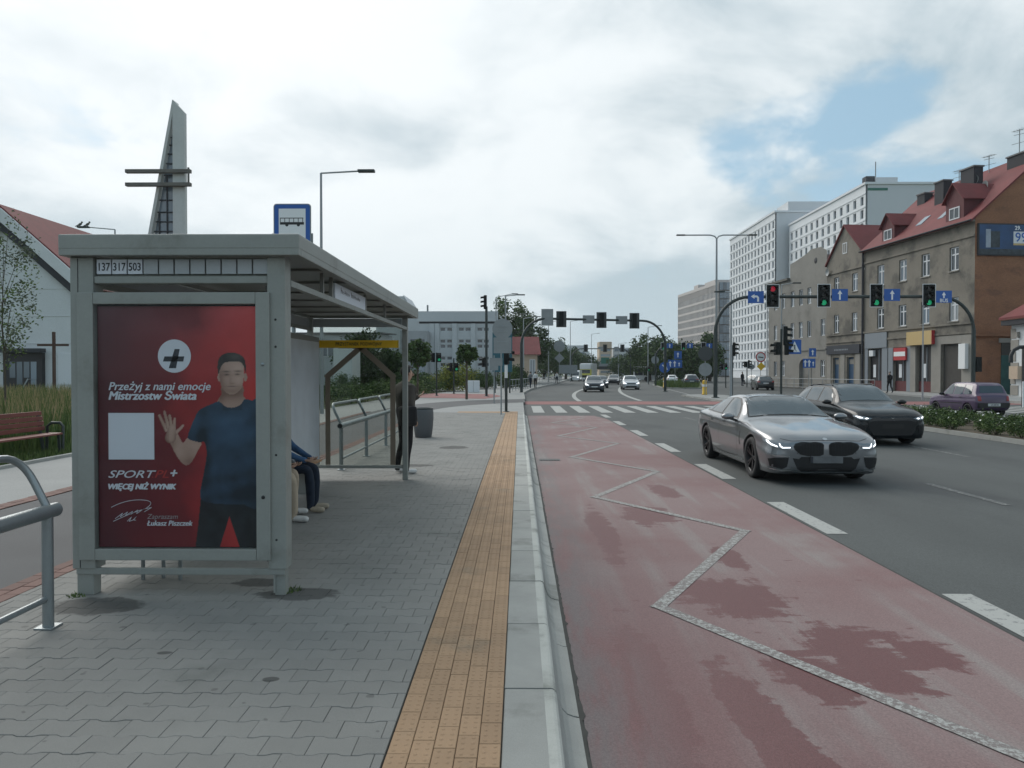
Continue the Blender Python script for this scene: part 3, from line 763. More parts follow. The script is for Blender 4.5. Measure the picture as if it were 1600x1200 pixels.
pr([(168, 645), (240, 645), (240, 718), (168, 718)], 'poster_white')
def ptext(s, px0, px1, base, mat, bold, shear, xs=1.0):
    me = text_mesh(s, 1.0, mat, 0, 0)
    w = max(v.co.x for v in me.vertices); bpy.data.meshes.remove(me)
    size = (px1 - px0) * U / (w * xs)
    me = text_mesh(s, size, mat, 0, shear, 'LEFT', xs); x, z = pz(px0, base); layer[0] += 1
    if bold > .0008:      # heavier strokes: the letters laid twice more, a hair apart
        bm = bmesh.new(); bm.from_mesh(me)
        for k, (ox, oz) in enumerate(((bold, 0), (-bold, 0), (0, bold * .6), (0, -bold * .6))):
            g = bmesh.ops.duplicate(bm, geom=[f for f in bm.faces if f.index < len(me.polygons) and f.index >= 0] if k == 0 else base_f)
            if k == 0: base_f = [f for f in bm.faces if f not in set(q for q in g['geom'] if isinstance(q, bmesh.types.BMFace))]
            for v in g['geom']:
                if isinstance(v, bmesh.types.BMVert): v.co += Vector((ox, .00008 * (k + 1), oz))
        bm.to_mesh(me); bm.free()
    return obj('lettering', me, poster, (x - OX, 5.481 - layer[0] * .0006 - OY, z))
ptext('Przeżyj z nami emocje', 168, 328, 609, 'poster_white', .0018, .25)
ptext('Mistrzostw Świata', 168, 306, 624, 'poster_white', .0040, .25)
ptext('SPORT', 166, 237, 746.5, 'poster_white', .001, .35, 1.45)
ptext('.', 235, 238, 746.5, 'print_red', 0, .35); ptext('PL', 239, 262, 746.5, 'print_red', .001, .35, 1.35)
ptext('+', 263, 274, 746.5, 'poster_white', .003, .25)
ptext('WIĘCEJ NIŻ WYNIK', 166, 273, 764.5, 'poster_white', .0042, .25)
ptext('Zapraszam', 228, 276, 811, 'print_grey', 0, .25)
ptext('Łukasz Piszczek', 228, 299, 821.5, 'poster_white', .0018, .25)
def scribble(pts, w=.8):
    o = []
    for a, b_ in zip(pts, pts[1:]):
        d = Vector((b_[0] - a[0], b_[1] - a[1])); q = Vector((-d.y, d.x)).normalized() * w * .5
        o.append([tuple(Vector(a) - q), tuple(Vector(b_) - q), tuple(Vector(b_) + q), tuple(Vector(a) + q)])
    return o
pr(scribble(bez((172, 793), (200, 778), (228, 782)) + bez((228, 782), (242, 785), (226, 795)) + bez((226, 795), (205, 801), (175, 815))) +
   scribble([(178, 811), (190, 802), (186, 808), (198, 800), (194, 806), (206, 799), (203, 804), (214, 797), (212, 803), (222, 796), (236, 793), (224, 800)]) +
   scribble([(197, 815), (204, 808), (200, 815), (206, 813), (212, 807), (207, 813), (211, 813)]), 'poster_white')
sh(MB().box(-3.141, -1.943, 5.446, 5.450, .355, 2.162), 'front_glass', 'clear_pane', adf)
# wooden bench inside the shelter
BN = thing('shelter_bench', 'wooden slat bench inside the grey bus shelter, seated on by people', 'bench', (-2.93, 8.6, 0))
for k in range(3): MB().bbox(-.165 + k * .115, -.06 + k * .115, -1.9, 1.72, .42, .45, .006).build('seat_slat', 'bench_wood', BN)
for y in (-1.6, 0, 1.55): MB().box(-.14, .12, y - .03, y + .03, 0, .419).build('leg', 'shelter_under', BN)
for x, y in ((-3.02, 5.9), (-2.88, 5.95), (-2.72, 5.9)): sh(MB().tube([(x, y, 0), (x, y, .42)], .016, 8), 'cable_duct', 'galv')
# bus stop sign on its post behind the shelter
BS = thing('bus_stop_sign', 'blue and white bus stop sign standing up behind the shelter roof', 'sign', (-3.64, 11.9, .09))
MB().tube([(0, .03, 0), (0, .03, 4.2)], .035, 12).build('post', 'galv', BS)
pl = MB().prism(rrect(-.30, .30, 3.42, 4.27, .05), lambda x, z: (x, .0, z), lambda x, z: (x, -.02, z)).build('plate', 'sign_back', BS)
MB().flat(rrect(-.285, .285, 3.435, 4.255, .04), lambda x, z: (x, -.0215, z)).build('blue_face', 'sign_blue', pl)
MB().flat([(-.215, 3.72), (.215, 3.72), (.215, 4.19), (-.215, 4.19)], lambda x, z: (x, -.023, z)).build('white_field', 'sign_white', pl)
b2 = MB(); yy = -.0245
def bq(x0, x1, z0, z1, y=yy): b2.flat([(x0, z0), (x1, z0), (x1, z1), (x0, z1)], lambda x, z: (x, y, z))
bq(-.195, .19, 3.935, 3.975); bq(-.195, .18, 4.033, 4.045)
for k in range(6): bq(-.195 + k * .072, -.185 + k * .072, 3.975, 4.033)
for cx in (-.085, .10): b2.flat([(cx + .026 * math.cos(a), 3.932 + .026 * math.sin(a)) for a in [i * math.pi / 8 for i in range(16)]], lambda x, z: (x, yy - .001, z))
b2.build('bus_symbol', 'black', pl)
MB().box(-.335, .325, .0, .02, 2.9, 3.80).build('timetable_back', 'sign_back', BS)

# ---- leaning rails
def lean_rail(ys, label, x=-3.04):
    t = thing('lean_rail', label, 'railing', (x, ys[0], 0), group='leaning rails along the platform edge')
    d = [y - ys[0] for y in ys]
    for y in d:
        p = MB().tube([(0, y, 0), (0, y, .74)], .034, 12).build('post', 'galv', t)
        MB().bbox(-.06, .06, y - .06, y + .06, 0, .012, .003).build('foot_plate', 'galv', p)
    MB().tube([(0, d[0] - .09, .755), (0, d[-1] + .09, .755)], .047, 14).build('lean_tube', 'galv', t)
    for y in (d[0] - .091, d[-1] + .091): MB().lathe([(0, 0), (.04, 0)], (0, y, .755), 14, 'y').build('end_cap', 'black', t)
    for a, b_ in zip(d, d[1:]):
        MB().tube([(0, a + .03, .19), (0, b_ - .03, .19)], .020, 10).build('lower_rail', 'galv', t)
        c0, c1 = Vector((0, a + .0, .78)), Vector((0, b_ - .0, .78)); up = Vector((-.17, 0, .34))
        e0, e1 = c0 + up, c1 + up; r = .2
        def cor(p0, p1, p2): return [((1 - s) ** 2) * p0 + 2 * s * (1 - s) * p1 + s * s * p2 for s in [i / 6 for i in range(7)]]
        path = [c0] + cor(e0 - up.normalized() * r, e0, e0 + Vector((0, r, 0))) + cor(e1 - Vector((0, r, 0)), e1, e1 - up.normalized() * r) + [c1]
        MB().tube(path, .024, 12).build('top_loop', 'galv', t)
    return t
lean_rail([.62, 2.70, 4.78], 'grey tubular leaning rail at the near left, in front of the shelter', -3.07)
lean_rail([12.6, 14.68, 16.82, 18.95], 'grey tubular leaning rail beyond the shelter, beside the standing person')
# ---- litter bin
t = thing('litter_bin', 'dark grey barrel litter bin behind the standing person on the platform', 'bin', (-2.47, 19.0, 0))
MB().lathe([(.0, .0), (.20, 0), (.215, .02), (.245, .25), (.262, .48), (.258, .66), (.245, .735), (.225, .745), (.21, .70), (0, .69)], n=28).build('drum', 'bin_grey', t)
MB().lathe([(.247, .72), (.258, .73), (.25, .752), (.222, .752), (.222, .74)], n=28).build('rim', 'pole_dark', t)
# ---- park bench with red slats
t = thing('park_bench', 'red slatted park bench with dark looped armrest on the left verge', 'bench', (-9.55, 13.9, 0.02))
for k in range(3): MB().bbox(-.02 + k * .105, .078 + k * .105, -1.1, 1.08, .385, .42, .006).build('seat_slat', 'bench_red', t)
for k in range(4): MB().bbox(-.13 - k * .022, -.10 - k * .022, -1.1, 1.08, .47 + k * .10, .555 + k * .10, .006).build('back_slat', 'bench_red', t)
for y in (-1.0, .98):
    MB().beam((-.06, y, 0), (-.2, y, .86), .05, .04).build('leg', 'pole_dark', t); MB().beam((.26, y, 0), (.24, y, .38), .05, .04).build('leg', 'pole_dark', t)
    pts = [(.27, y + .08, .02), (.28, y + .08, .55), (.22, y + .08, .62), (.05, y + .08, .62), (-.04, y + .08, .55), (-.06, y + .08, .02)]
    MB().tube(pts, .028, 10).build('armrest', 'pole_dark', t)
# ================================================================== vehicles
M('paint_grey', (0.195, 0.203, 0.215), .32, metal=.75, coat=1.0, fine=.05, fs=900)
M('paint_dark', (0.006, 0.009, 0.012), .22, metal=.0, coat=.2, spec=.35)
M('paint_purple', (0.055, 0.030, 0.075), .38, metal=.1, coat=.6, var=.12)
M('paint_black', (0.010, 0.011, 0.014), .3, coat=1.0)
M('paint_silver', (0.42, 0.44, 0.46), .35, metal=.6, coat=1.0)
M('paint_white', (0.68, 0.69, 0.69), .35, coat=.6)
M('paint_blue_grey', (0.035, 0.045, 0.06), .35, metal=.4, coat=1.0)
M('paint_yellow', (0.62, 0.58, 0.10), .45, coat=.4)
M('car_glass', (0.030, 0.042, 0.050), .04, spec=.9)
M('car_glass_light', (0.045, 0.062, 0.072), .04, spec=1.0)
M('trim_black', (0.010, 0.010, 0.011), .45)
M('mesh_black', (0.006, 0.006, 0.007), .6)
M('arch_black', (0.006, 0.006, 0.006), .9)
M('chrome', (0.55, 0.57, 0.58), .18, metal=1.0)
M('lamp_glass', (0.20, 0.22, 0.24), .08, spec=.9)
M('lamp_led', (0.9, 0.93, 1.0), .2, emit=(.93, .97, 1.0), es=1.6)
M('lamp_led_dim', (0.7, 0.73, 0.78), .2, emit=(.93, .97, 1.0), es=.9)
M('tail_red', (0.28, 0.012, 0.015), .25, coat=.5)
M('plate_white', (0.55, 0.56, 0.55), .5)
M('plate_grey', (0.13, 0.135, 0.14), .6, var=.3, vs=6)
M('rim_dark', (0.035, 0.036, 0.038), .35, metal=.7)
M('rim_silver', (0.30, 0.31, 0.32), .35, metal=.8)
M('seat_dark', (0.02, 0.02, 0.022), .9)

def pchip(xs, ys, x):
    n = len(xs)
    if x <= xs[0]: return ys[0]
    if x >= xs[-1]: return ys[-1]
    i = max(k for k in range(n - 1) if xs[k] <= x)
    h = [xs[k + 1] - xs[k] for k in range(n - 1)]; d = [(ys[k + 1] - ys[k]) / h[k] for k in range(n - 1)]
    def m(k):
        if k == 0: return d[0]
        if k == n - 1: return d[-1]
        if d[k - 1] * d[k] <= 0: return 0.0
        w1, w2 = 2 * h[k] + h[k - 1], h[k] + 2 * h[k - 1]
        return (w1 + w2) / (w1 / d[k - 1] + w2 / d[k])
    t = (x - xs[i]) / h[i]
    return ((2 * t ** 3 - 3 * t * t + 1) * ys[i] + (t ** 3 - 2 * t * t + t) * h[i] * m(i) + (-2 * t ** 3 + 3 * t * t) * ys[i + 1] + (t ** 3 - t * t) * h[i] * m(i + 1))
def crom(pts, n):
    o = []; m = len(pts)
    for i in range(m - 1):
        a, b_, c, d = pts[max(i - 1, 0)], pts[i], pts[i + 1], pts[min(i + 2, m - 1)]
        if i == 0: a = (-pts[1][0], pts[1][1])
        if i == m - 2: d = (-pts[m - 2][0], pts[m - 2][1])
        k0 = .15 if i < m - 2 else 0.0
        for j in range(n):
            t = j / n
            # blend of straight line and spline keeps creases readable
            o.append(tuple(.5 * (2 * b_[k] + (c[k] - a[k]) * t + (2 * a[k] - 5 * b_[k] + 4 * c[k] - d[k]) * t * t + (3 * b_[k] - a[k] - 3 * c[k] + d[k]) * t ** 3) * (1 - k0) + (b_[k] * (1 - t) + c[k] * t) * k0 for k in (0, 1)))
    o.append(pts[-1]); return o
class Car:
    def __init__(s, Wd, tab, axles, wr, hood_ridge=0.0, nst=76, sub=5):
        """tab rows: s, zb, half width factor, belt z, top half width factor, rail z, centre z; s runs from nose to tail"""
        s.W, s.tab, s.axles, s.wr = Wd, tab, axles, wr
        s.L = tab[-1][0]; xs = [r[0] for r in tab]; colm = [[r[k] for r in tab] for k in range(7)]
        base = sorted(set([s.L * i / nst for i in range(nst + 1)] + [r[0] for r in tab]))
        secs = []
        for q in base:
            zb, wfc, ze, wtf, zf, zc = [pchip(xs, colm[k], q) for k in range(1, 7)]
            wm = wfc * Wd / 2; hz = ze - zb
            zs, zm = zb + hz * .13, zb + hz * .56
            wf = wtf * Wd / 2
            pts = [(0, zb), (.84 * wm, zb), (.955 * wm, zs), (wm, zm), (.975 * wm, zb + hz * .78), (.94 * wm, ze), (wf, zf), (wf * .667, zf + (zc - zf) * .556 + hood_ridge * (1 if zc < ze + .12 else 0)), (wf * .333, zf + (zc - zf) * .889), (0, zc)]
            secs.append((q, crom(pts, sub)))
        bm = bmesh.new(); rows = []
        for q, sec in secs:
            right = [bm.verts.new((x, q - s.L / 2, z)) for x, z in sec]
            left = [bm.verts.new((-x, q - s.L / 2, z)) for x, z in sec[1:-1]]
            rows.append(right + left[::-1])
        n = len(rows[0])
        for a, b_ in zip(rows, rows[1:]):
            for k in range(n): bm.faces.new((a[k], a[(k + 1) % n], b_[(k + 1) % n], b_[k]))
        bm.faces.new(rows[0]); bm.faces.new(rows[-1][::-1])
        bmesh.ops.recalc_face_normals(bm, faces=bm.faces[:])
        s.bvh = BVHTree.FromBMesh(bm)
        me = bpy.data.meshes.new('body'); bm.to_mesh(me); bm.free()
        o = bpy.data.objects.new('tmp_body', me)
        cut = MB()
        for a in axles:
            for sd in (-1, 1):
                r = wr + .045; x0, x1 = sorted((sd * (Wd / 2 - .36), sd * (Wd / 2 + .2)))
                c = (0, a - s.L / 2, wr)
                cut.lathe([(0, x0), (r, x0), (r, x1), (0, x1)], c, 40, 'x')
        cme = cut.mesh('cut', [])
        b2 = bmesh.new(); b2.from_mesh(cme); bmesh.ops.remove_doubles(b2, verts=b2.verts[:], dist=1e-5); bmesh.ops.recalc_face_normals(b2, faces=b2.faces[:]); b2.to_mesh(cme); b2.free()
        co = bpy.data.objects.new('tmp_cut', cme); _tmp.collection.objects.link(co)
        md = o.modifiers.new('b', 'BOOLEAN'); md.object = co; md.operation = 'DIFFERENCE'; md.solver = 'EXACT'
        s.body = evaluated(o); s.body.name = 'body'
        bpy.data.objects.remove(o); bpy.data.objects.remove(co)
        for p in s.body.polygons:
            c = p.center; p.use_smooth = True; p.material_index = 0
            for a in axles:
                if math.hypot(c.y - (a - s.L / 2), c.z - wr) < wr + .0445 and abs(c.x) < Wd / 2 + .05: p.material_index = 1; p.use_smooth = False
        s.parts = []
    def patch(s, poly, view, step=.06, off=.004, side=1):
        bm = bmesh.new(); vs = [bm.verts.new((p[0], p[1], 0)) for p in poly]; bm.faces.new(vs)
        bmesh.ops.triangulate(bm, faces=bm.faces[:])
        us, ws = [p[0] for p in poly], [p[1] for p in poly]
        for ax, lo, hi in ((0, min(us), max(us)), (1, min(ws), max(ws))):
            k = math.floor(lo / step) + 1
            while k * step < hi - 1e-4:
                co = (k * step, 0, 0) if ax == 0 else (0, k * step, 0)
                bmesh.ops.bisect_plane(bm, geom=bm.verts[:] + bm.edges[:] + bm.faces[:], plane_co=co, plane_no=(1, 0, 0) if ax == 0 else (0, 1, 0)); k += 1
        bmesh.ops.remove_doubles(bm, verts=bm.verts[:], dist=.0015); bmesh.ops.dissolve_degenerate(bm, edges=bm.edges[:], dist=.0005)
        dead = []
        for v in bm.verts:
            u, w = v.co.x, v.co.y
            if view == 'front': o, d = Vector((u, -9, w)), Vector((0, 1, 0))
            elif view == 'rear': o, d = Vector((u, 9, w)), Vector((0, -1, 0))
            else: o, d = Vector((side * 3, u - s.L / 2, w)), Vector((-side, 0, 0))
            h = s.bvh.ray_cast(o + Vector((.00013, 0, .00017) if view != 'side' else (0, .00013, .00017)), d)
            if h[0] is None: dead.append(v); continue
            nn = h[1] if h[1].dot(d) < 0 else -h[1]
            nn = (nn * .6 - d * .4).normalized()
            v.co = h[0] + nn * off
        bmesh.ops.delete(bm, geom=dead, context='VERTS')
        bmesh.ops.recalc_face_normals(bm, faces=bm.faces[:])
        c = Vector((0, 0, .6))
        for f in bm.faces:
            if f.normal.dot(f.calc_center_median() - c) < 0: f.normal_flip()
            f.smooth = True
        me = bpy.data.meshes.new('patch'); bm.to_mesh(me); bm.free(); return me
    def add(s, name, poly, view, mat, step=.06, off=.004, mirror=True, label=None):
        """a part pressed onto the body; mirror = one for each side"""
        for sd in ((1, -1) if mirror else (1,)):
            if view == 'side': me = s.patch(poly, 'side', step, off, sd)
            else: me = s.patch([(u * sd, w) for u, w in poly], view, step, off)
            me.name = name; me.materials.append(MATS[mat]); s.parts.append((name, me, None, label))
        return s
    def mesh_part(s, name, mb, mats, loc=None): s.parts.append((name, mb.mesh(name, mats), loc, None))
    def place(s, name, label, cat, paint, loc, heading=0.0, group=None, rim='rim_dark', swap=None):
        """heading 0 = facing the viewer (-Y)"""
        t = thing(name, label, cat, loc, heading, group)
        me = s.body.copy(); me.materials.clear(); me.materials.append(MATS[paint]); me.materials.append(MATS['arch_black'])
        obj('body', me, t)
        for nm, pm, lc, lb in s.parts:
            if pm.materials and pm.materials[0] == MATS['paint_grey'] and paint != 'paint_grey':
                pm = pm.copy(); pm.materials[0] = MATS[paint]
            o = obj(nm, pm, t, lc)
            if lb: o['label'] = lb
        for a in s.axles:
            for sd in (-1, 1):
                w = obj('wheel', tyre_mesh(s.wr), t, (sd * (s.W / 2 - .135), a - s.L / 2, s.wr), (0, 0, 0 if sd > 0 else math.pi))
                obj('rim', rim_mesh(s.wr, rim), w)
        return t
_wc = {}
def tyre_mesh(r):
    if ('t', r) not in _wc:
        w = .115
        _wc[('t', r)] = MB().lathe([(r * .70, -w * .8), (r * .73, -w), (r * .93, -w), (r * .985, -w * .75), (r, -w * .4), (r, w * .4), (r * .985, w * .75), (r * .93, w), (r * .73, w), (r * .70, w * .8), (r * .70, w * .35)], n=40, axis='x').mesh('tyre', 'dark_rubber')
    return _wc[('t', r)]
def rim_mesh(r, mat):
    if ('r', r, mat) not in _wc:
        mb = MB(); R1 = r * .715
        mb.lathe([(R1, .095), (R1 * .95, .098), (R1 * .92, .06), (R1 * .92, -.06), (0, -.06)], n=40, axis='x')
        mb.lathe([(0, .075), (r * .09, .075), (r * .16, .06), (r * .16, -.05)], n=20, axis='x')
        for k in range(5):
            for da in (-.17, .17):
                a = 2 * math.pi * k / 5 + da; a0 = 2 * math.pi * k / 5 + da * .35
                p0 = (.062, r * .12 * math.cos(a0), r * .12 * math.sin(a0)); p1 = (.085, R1 * .95 * math.cos(a), R1 * .95 * math.sin(a))
                mb.beam(p0, p1, .03, .03, up=(1, 0, 0))
        mb.mi = 1; mb.lathe([(0, -.01), (R1 * .7, -.01)], n=30, axis='x')
        _wc[('r', r, mat)] = mb.mesh('rim', [mat, 'arch_black'])
    return _wc[('r', r, mat)]
def mirror_part(car, s0, z, mat='paint_grey'):
    for sd in (-1, 1):
        mb = MB(); x = sd * (car.W / 2 - .02)
        bm = bmesh.new(); bmesh.ops.create_uvsphere(bm, u_segments=16, v_segments=10, radius=1)
        for v in bm.verts:
            y = v.co.y * .085; y = max(y, -.085) if y < 0 else y * .6
            v.co = (x + sd * .10 + v.co.x * .125, s0 - car.L / 2 + y, z + .045 + v.co.z * (.068 if v.co.z > 0 else .06))
        mb.bm(bm, True); mb.mi = 1
        mb.beam((x - sd * .06, s0 - car.L / 2, z - .03), (x + sd * .06, s0 - car.L / 2 + .0, z + .01), .08, .045)
        car.mesh_part('wing_mirror', mb, [mat, 'trim_black'])
def ring(poly, k, c=None):
    cx = sum(p[0] for p in poly) / len(poly) if c is None else c[0]; cy = sum(p[1] for p in poly) / len(poly) if c is None else c[1]
    return [(cx + (x - cx) * k, cy + (y - cy) * k) for x, y in poly]
def seam(pts, w=.008):
    """thin closed outline polygon along a polyline"""
    L_, R_ = [], []
    for i, p in enumerate(pts):
        a, b_ = pts[max(i - 1, 0)], pts[min(i + 1, len(pts) - 1)]; d = Vector((b_[0] - a[0], b_[1] - a[1])).normalized()
        L_.append((p[0] - d.y * w / 2, p[1] + d.x * w / 2)); R_.append((p[0] + d.y * w / 2, p[1] - d.x * w / 2))
    return L_ + R_[::-1]

# ---- low four door coupe
coupe = Car(1.93, [
    # s     zb   wfac  belt  wtop  rail  centre
    (0.00, .25, .66, .630, .46, .665, .690), (0.035, .20, .795, .655, .58, .695, .722), (0.10, .175, .885, .690, .68, .735, .762), (0.22, .165, .94, .735, .745, .785, .806),
    (0.45, .16, .975, .795, .78, .838, .850), (0.90, .16, .997, .865, .79, .900, .908), (1.35, .16, .985, .905, .79, .948, .965), (1.58, .16, .98, .922, .785, .975, 1.000),
    (1.72, .16, .98, .930, .76, 1.020, 1.055), (2.00, .16, .98, .940, .695, 1.155, 1.200), (2.28, .16, .98, .945, .64, 1.272, 1.325), (2.55, .16, .98, .950, .615, 1.330, 1.385),
    (2.85, .16, .98, .955, .608, 1.345, 1.400), (3.40, .16, .982, .965, .60, 1.320, 1.374), (3.90, .16, .995, .980, .585, 1.235, 1.285), (4.35, .17, .99, .985, .61, 1.105, 1.140),
    (4.75, .20, .95, .965, .66, 1.010, 1.035), (4.97, .25, .87, .90, .64, .950, .965), (5.08, .33, .74, .80, .52, .84, .86)], (.90, 3.92), .355, hood_ridge=.012, nst=90)
c = coupe
c.add('screen_surround', [(-.745, 1.000), (-.4, 1.028), (0, 1.036), (.4, 1.028), (.745, 1.000), (.615, 1.27), (.585, 1.335), (.3, 1.366), (0, 1.373), (-.3, 1.366), (-.585, 1.335), (-.615, 1.27)], 'front', 'trim_black', .07, .003, False)
c.add('windscreen', [(-.715, 1.012), (-.4, 1.045), (0, 1.055), (.4, 1.045), (.715, 1.012), (.60, 1.26), (.565, 1.318), (.3, 1.350), (0, 1.358), (-.3, 1.350), (-.565, 1.318), (-.60, 1.26)], 'front', 'car_glass_light', .07, .007, False)
trim = [(1.86, .962), (2.6, .985), (3.4, 1.0), (4.12, 1.022), (4.20, 1.045), (4.12, 1.10), (3.8, 1.232), (3.35, 1.302), (2.8, 1.332), (2.5, 1.315), (2.25, 1.222), (2.02, 1.08)]
c.add('window_trim', trim, 'side', 'trim_black', .05, .004)
c.add('side_window', [(1.98, .99), (2.6, 1.0), (2.91, 1.005), (2.91, 1.312), (2.8, 1.315), (2.52, 1.298), (2.27, 1.208), (2.06, 1.075)], 'side', 'car_glass_light', .05, .008)
c.add('side_window', [(3.0, 1.008), (3.4, 1.016), (3.76, 1.025), (3.74, 1.232), (3.35, 1.286), (3.0, 1.31)], 'side', 'car_glass', .05, .008)
c.add('side_window', [(3.82, 1.028), (4.10, 1.040), (4.14, 1.056), (4.06, 1.108), (3.81, 1.208)], 'side', 'car_glass', .05, .008)
for pts in ([(1.74, .30), (1.70, .62), (1.76, .90), (1.9, .955)], [(2.955, .28), (2.96, .6), (2.955, .99)], [(3.52, .34), (3.62, .7), (3.80, 1.0)], [(1.74, .30), (2.3, .275), (3.0, .275), (3.52, .33)]):
    c.add('panel_seam', seam(pts, .009), 'side', 'trim_black', .08, .002)
c.add('panel_seam', seam([(1.0, .88), (1.3, .915), (1.6, .925)], .007), 'side', 'trim_black', .08, .002)
c.add('side_vent', [(1.50, .52), (1.55, .52), (1.585, .76), (1.54, .76)], 'side', 'trim_black', .05, .003)
c.add('sill_blade', [(1.42, .235), (2.4, .225), (3.45, .235), (3.45, .255), (2.4, .262), (1.42, .29)], 'side', 'chrome', .08, .006)
for s0 in (2.72, 3.62): c.add('door_handle', rrect(s0 - .11, s0 + .11, .845, .885, .018), 'side', 'paint_grey', .04, .022)
kid = [(.045, .50), (.10, .475), (.30, .472), (.42, .50), (.505, .575), (.53, .625), (.50, .672), (.40, .698), (.16, .700), (.07, .685), (.040, .655)]
c.add('grille_surround', kid, 'front', 'trim_black', .05, .006)
c.add('grille', ring(kid, .91), 'front', 'mesh_black', .05, .012)
for k in range(9): c.add('grille_bar', [(.085 + k * .047, .51), (.093 + k * .047, .51), (.093 + k * .047, .675), (.085 + k * .047, .675)], 'front', 'rim_dark', .06, .018)
c.add('lower_intake', [(-.54, .44), (-.47, .27), (-.40, .225), (.40, .225), (.47, .27), (.54, .44), (.44, .425), (.40, .46), (-.40, .46), (-.44, .425)], 'front', 'mesh_black', .06, .005, False)
c.add('side_intake', [(.60, .45), (.63, .30), (.70, .262), (.86, .30), (.885, .42), (.80, .445)], 'front', 'mesh_black', .05, .005)
c.add('splitter', [(.0, .205), (.42, .205), (.60, .235), (.72, .225), (.87, .26), (.87, .278), (.72, .248), (.60, .262), (.42, .228), (.0, .228)], 'front', 'chrome', .05, .012)
c.add('bumper_crease', [(.56, .475), (.62, .462), (.80, .468), (.90, .49), (.90, .498), (.80, .480), (.62, .474)], 'front', 'chrome', .05, .004)
hl = [(.545, .600), (.62, .578), (.76, .595), (.86, .635), (.905, .70), (.90, .735), (.80, .722), (.66, .680), (.56, .640)]
c.add('headlight', hl, 'front', 'lamp_glass', .03, .006)
c.add('daytime_lamp', [(.575, .603), (.70, .598), (.735, .625), (.745, .672), (.728, .668), (.718, .635), (.69, .615), (.58, .618)], 'front', 'lamp_led', .03, .011)
c.add('daytime_lamp', [(.765, .612), (.84, .640), (.872, .675), (.880, .715), (.862, .708), (.852, .680), (.825, .658), (.768, .632)], 'front', 'lamp_led', .03, .011)
c.add('bonnet_shut_line', seam([(0, .722), (.3, .720), (.55, .712), (.70, .745)], .007), 'front', 'trim_black', .05, .002)
c.add('badge', [(.038 * math.cos(a), .742 + .018 * math.sin(a)) for a in [i * math.pi / 8 for i in range(16)]], 'front', 'paint_silver', .02, .006, False)
pl = MB().bbox(-.26, .26, -.012, .0, 0, .112, .004); pl.mi = 1; pl.box(-.259, -.22, -.0135, -.0121, .004, .108)
c.mesh_part('number_plate', pl, ['plate_grey', 'poster_navy'], (0, -2.54 - .012, .36))
mirror_part(c, 1.92, .955)
for sd in (-1, 1):
    pass
coupe.place('silver_grey_coupe', 'dark silver four door coupe driving toward the viewer, nearest car', 'car', 'paint_grey', (4.0 + .965 - .03, 11.98 + 2.54, ZR))
# ---- dark estate
estate = Car(1.83, [
    (0.00, .26, .66, .66, .46, .70, .725), (0.04, .21, .82, .695, .62, .745, .77), (0.12, .18, .915, .735, .72, .795, .825), (0.30, .17, .965, .80, .77, .865, .885), (0.80, .17, .998, .895, .80, .945, .965),
    (1.10, .17, .99, .935, .80, .985, 1.012), (1.25, .17, .985, .95, .79, 1.02, 1.055), (1.60, .17, .98, .965, .72, 1.20, 1.25), (1.95, .17, .98, .975, .665, 1.375, 1.43), (2.25, .17, .98, .98, .645, 1.44, 1.50),
    (3.0, .17, .98, .985, .64, 1.45, 1.515), (3.7, .18, .985, .995, .625, 1.41, 1.475), (4.1, .20, .975, 1.0, .61, 1.35, 1.42), (4.38, .24, .945, .99, .62, 1.16, 1.21), (4.55, .28, .90, .93, .66, .985, 1.0), (4.64, .34, .82, .82, .60, .86, .88)], (.88, 3.56), .345, hood_ridge=.010, nst=80)
c = estate
c.add('windscreen', [(-.69, 1.06), (-.4, 1.09), (0, 1.10), (.4, 1.09), (.69, 1.06), (.59, 1.36), (.55, 1.43), (.3, 1.458), (0, 1.465), (-.3, 1.458), (-.55, 1.43), (-.59, 1.36)], 'front', 'car_glass_light', .07, .004, False)
c.add('window_trim', [(1.48, .985), (2.6, 1.01), (4.10, 1.045), (4.22, 1.09), (4.12, 1.26), (3.85, 1.36), (3.2, 1.432), (2.3, 1.432), (2.0, 1.365), (1.7, 1.21)], 'side', 'trim_black', .06, .004)
for poly in ([(1.62, 1.02), (2.5, 1.035), (2.5, 1.415), (2.3, 1.412), (2.04, 1.355), (1.78, 1.21)], [(2.58, 1.035), (3.38, 1.055), (3.40, 1.395), (3.1, 1.412), (2.58, 1.416)], [(3.46, 1.06), (4.08, 1.078), (4.14, 1.11), (4.06, 1.245), (3.82, 1.335), (3.48, 1.385)]):
    c.add('side_window', poly, 'side', 'car_glass_light', .06, .008)
for pts in ([(1.36, .34), (1.32, .65), (1.38, .97)], [(2.54, .3), (2.54, 1.0)], [(3.25, .4), (3.33, .7), (3.44, 1.02)], [(1.36, .34), (2.5, .3), (3.25, .4)]): c.add('panel_seam', seam(pts, .009), 'side', 'trim_black', .1, .002)
for s0 in (2.32, 3.12): c.add('door_handle', rrect(s0 - .1, s0 + .1, .86, .895, .016), 'side', 'paint_grey', .04, .022)
c.add('grille', [(-.60, .60), (-.56, .40), (-.46, .27), (.46, .27), (.56, .40), (.60, .60), (.40, .635), (-.40, .635)], 'front', 'mesh_black', .06, .005, False)
c.add('side_intake', [(.63, .50), (.66, .33), (.76, .31), (.84, .36), (.85, .50), (.76, .535)], 'front', 'mesh_black', .05, .005)
c.add('headlight', [(.50, .688), (.62, .645), (.78, .66), (.85, .72), (.845, .765), (.74, .745), (.60, .712)], 'front', 'lamp_glass', .03, .006)
c.add('daytime_lamp', [(.58, .684), (.64, .668), (.68, .69), (.62, .702)], 'front', 'lamp_led', .03, .012)
c.add('daytime_lamp', [(.70, .690), (.78, .690), (.83, .735), (.80, .738), (.74, .715)], 'front', 'lamp_led', .03, .012)
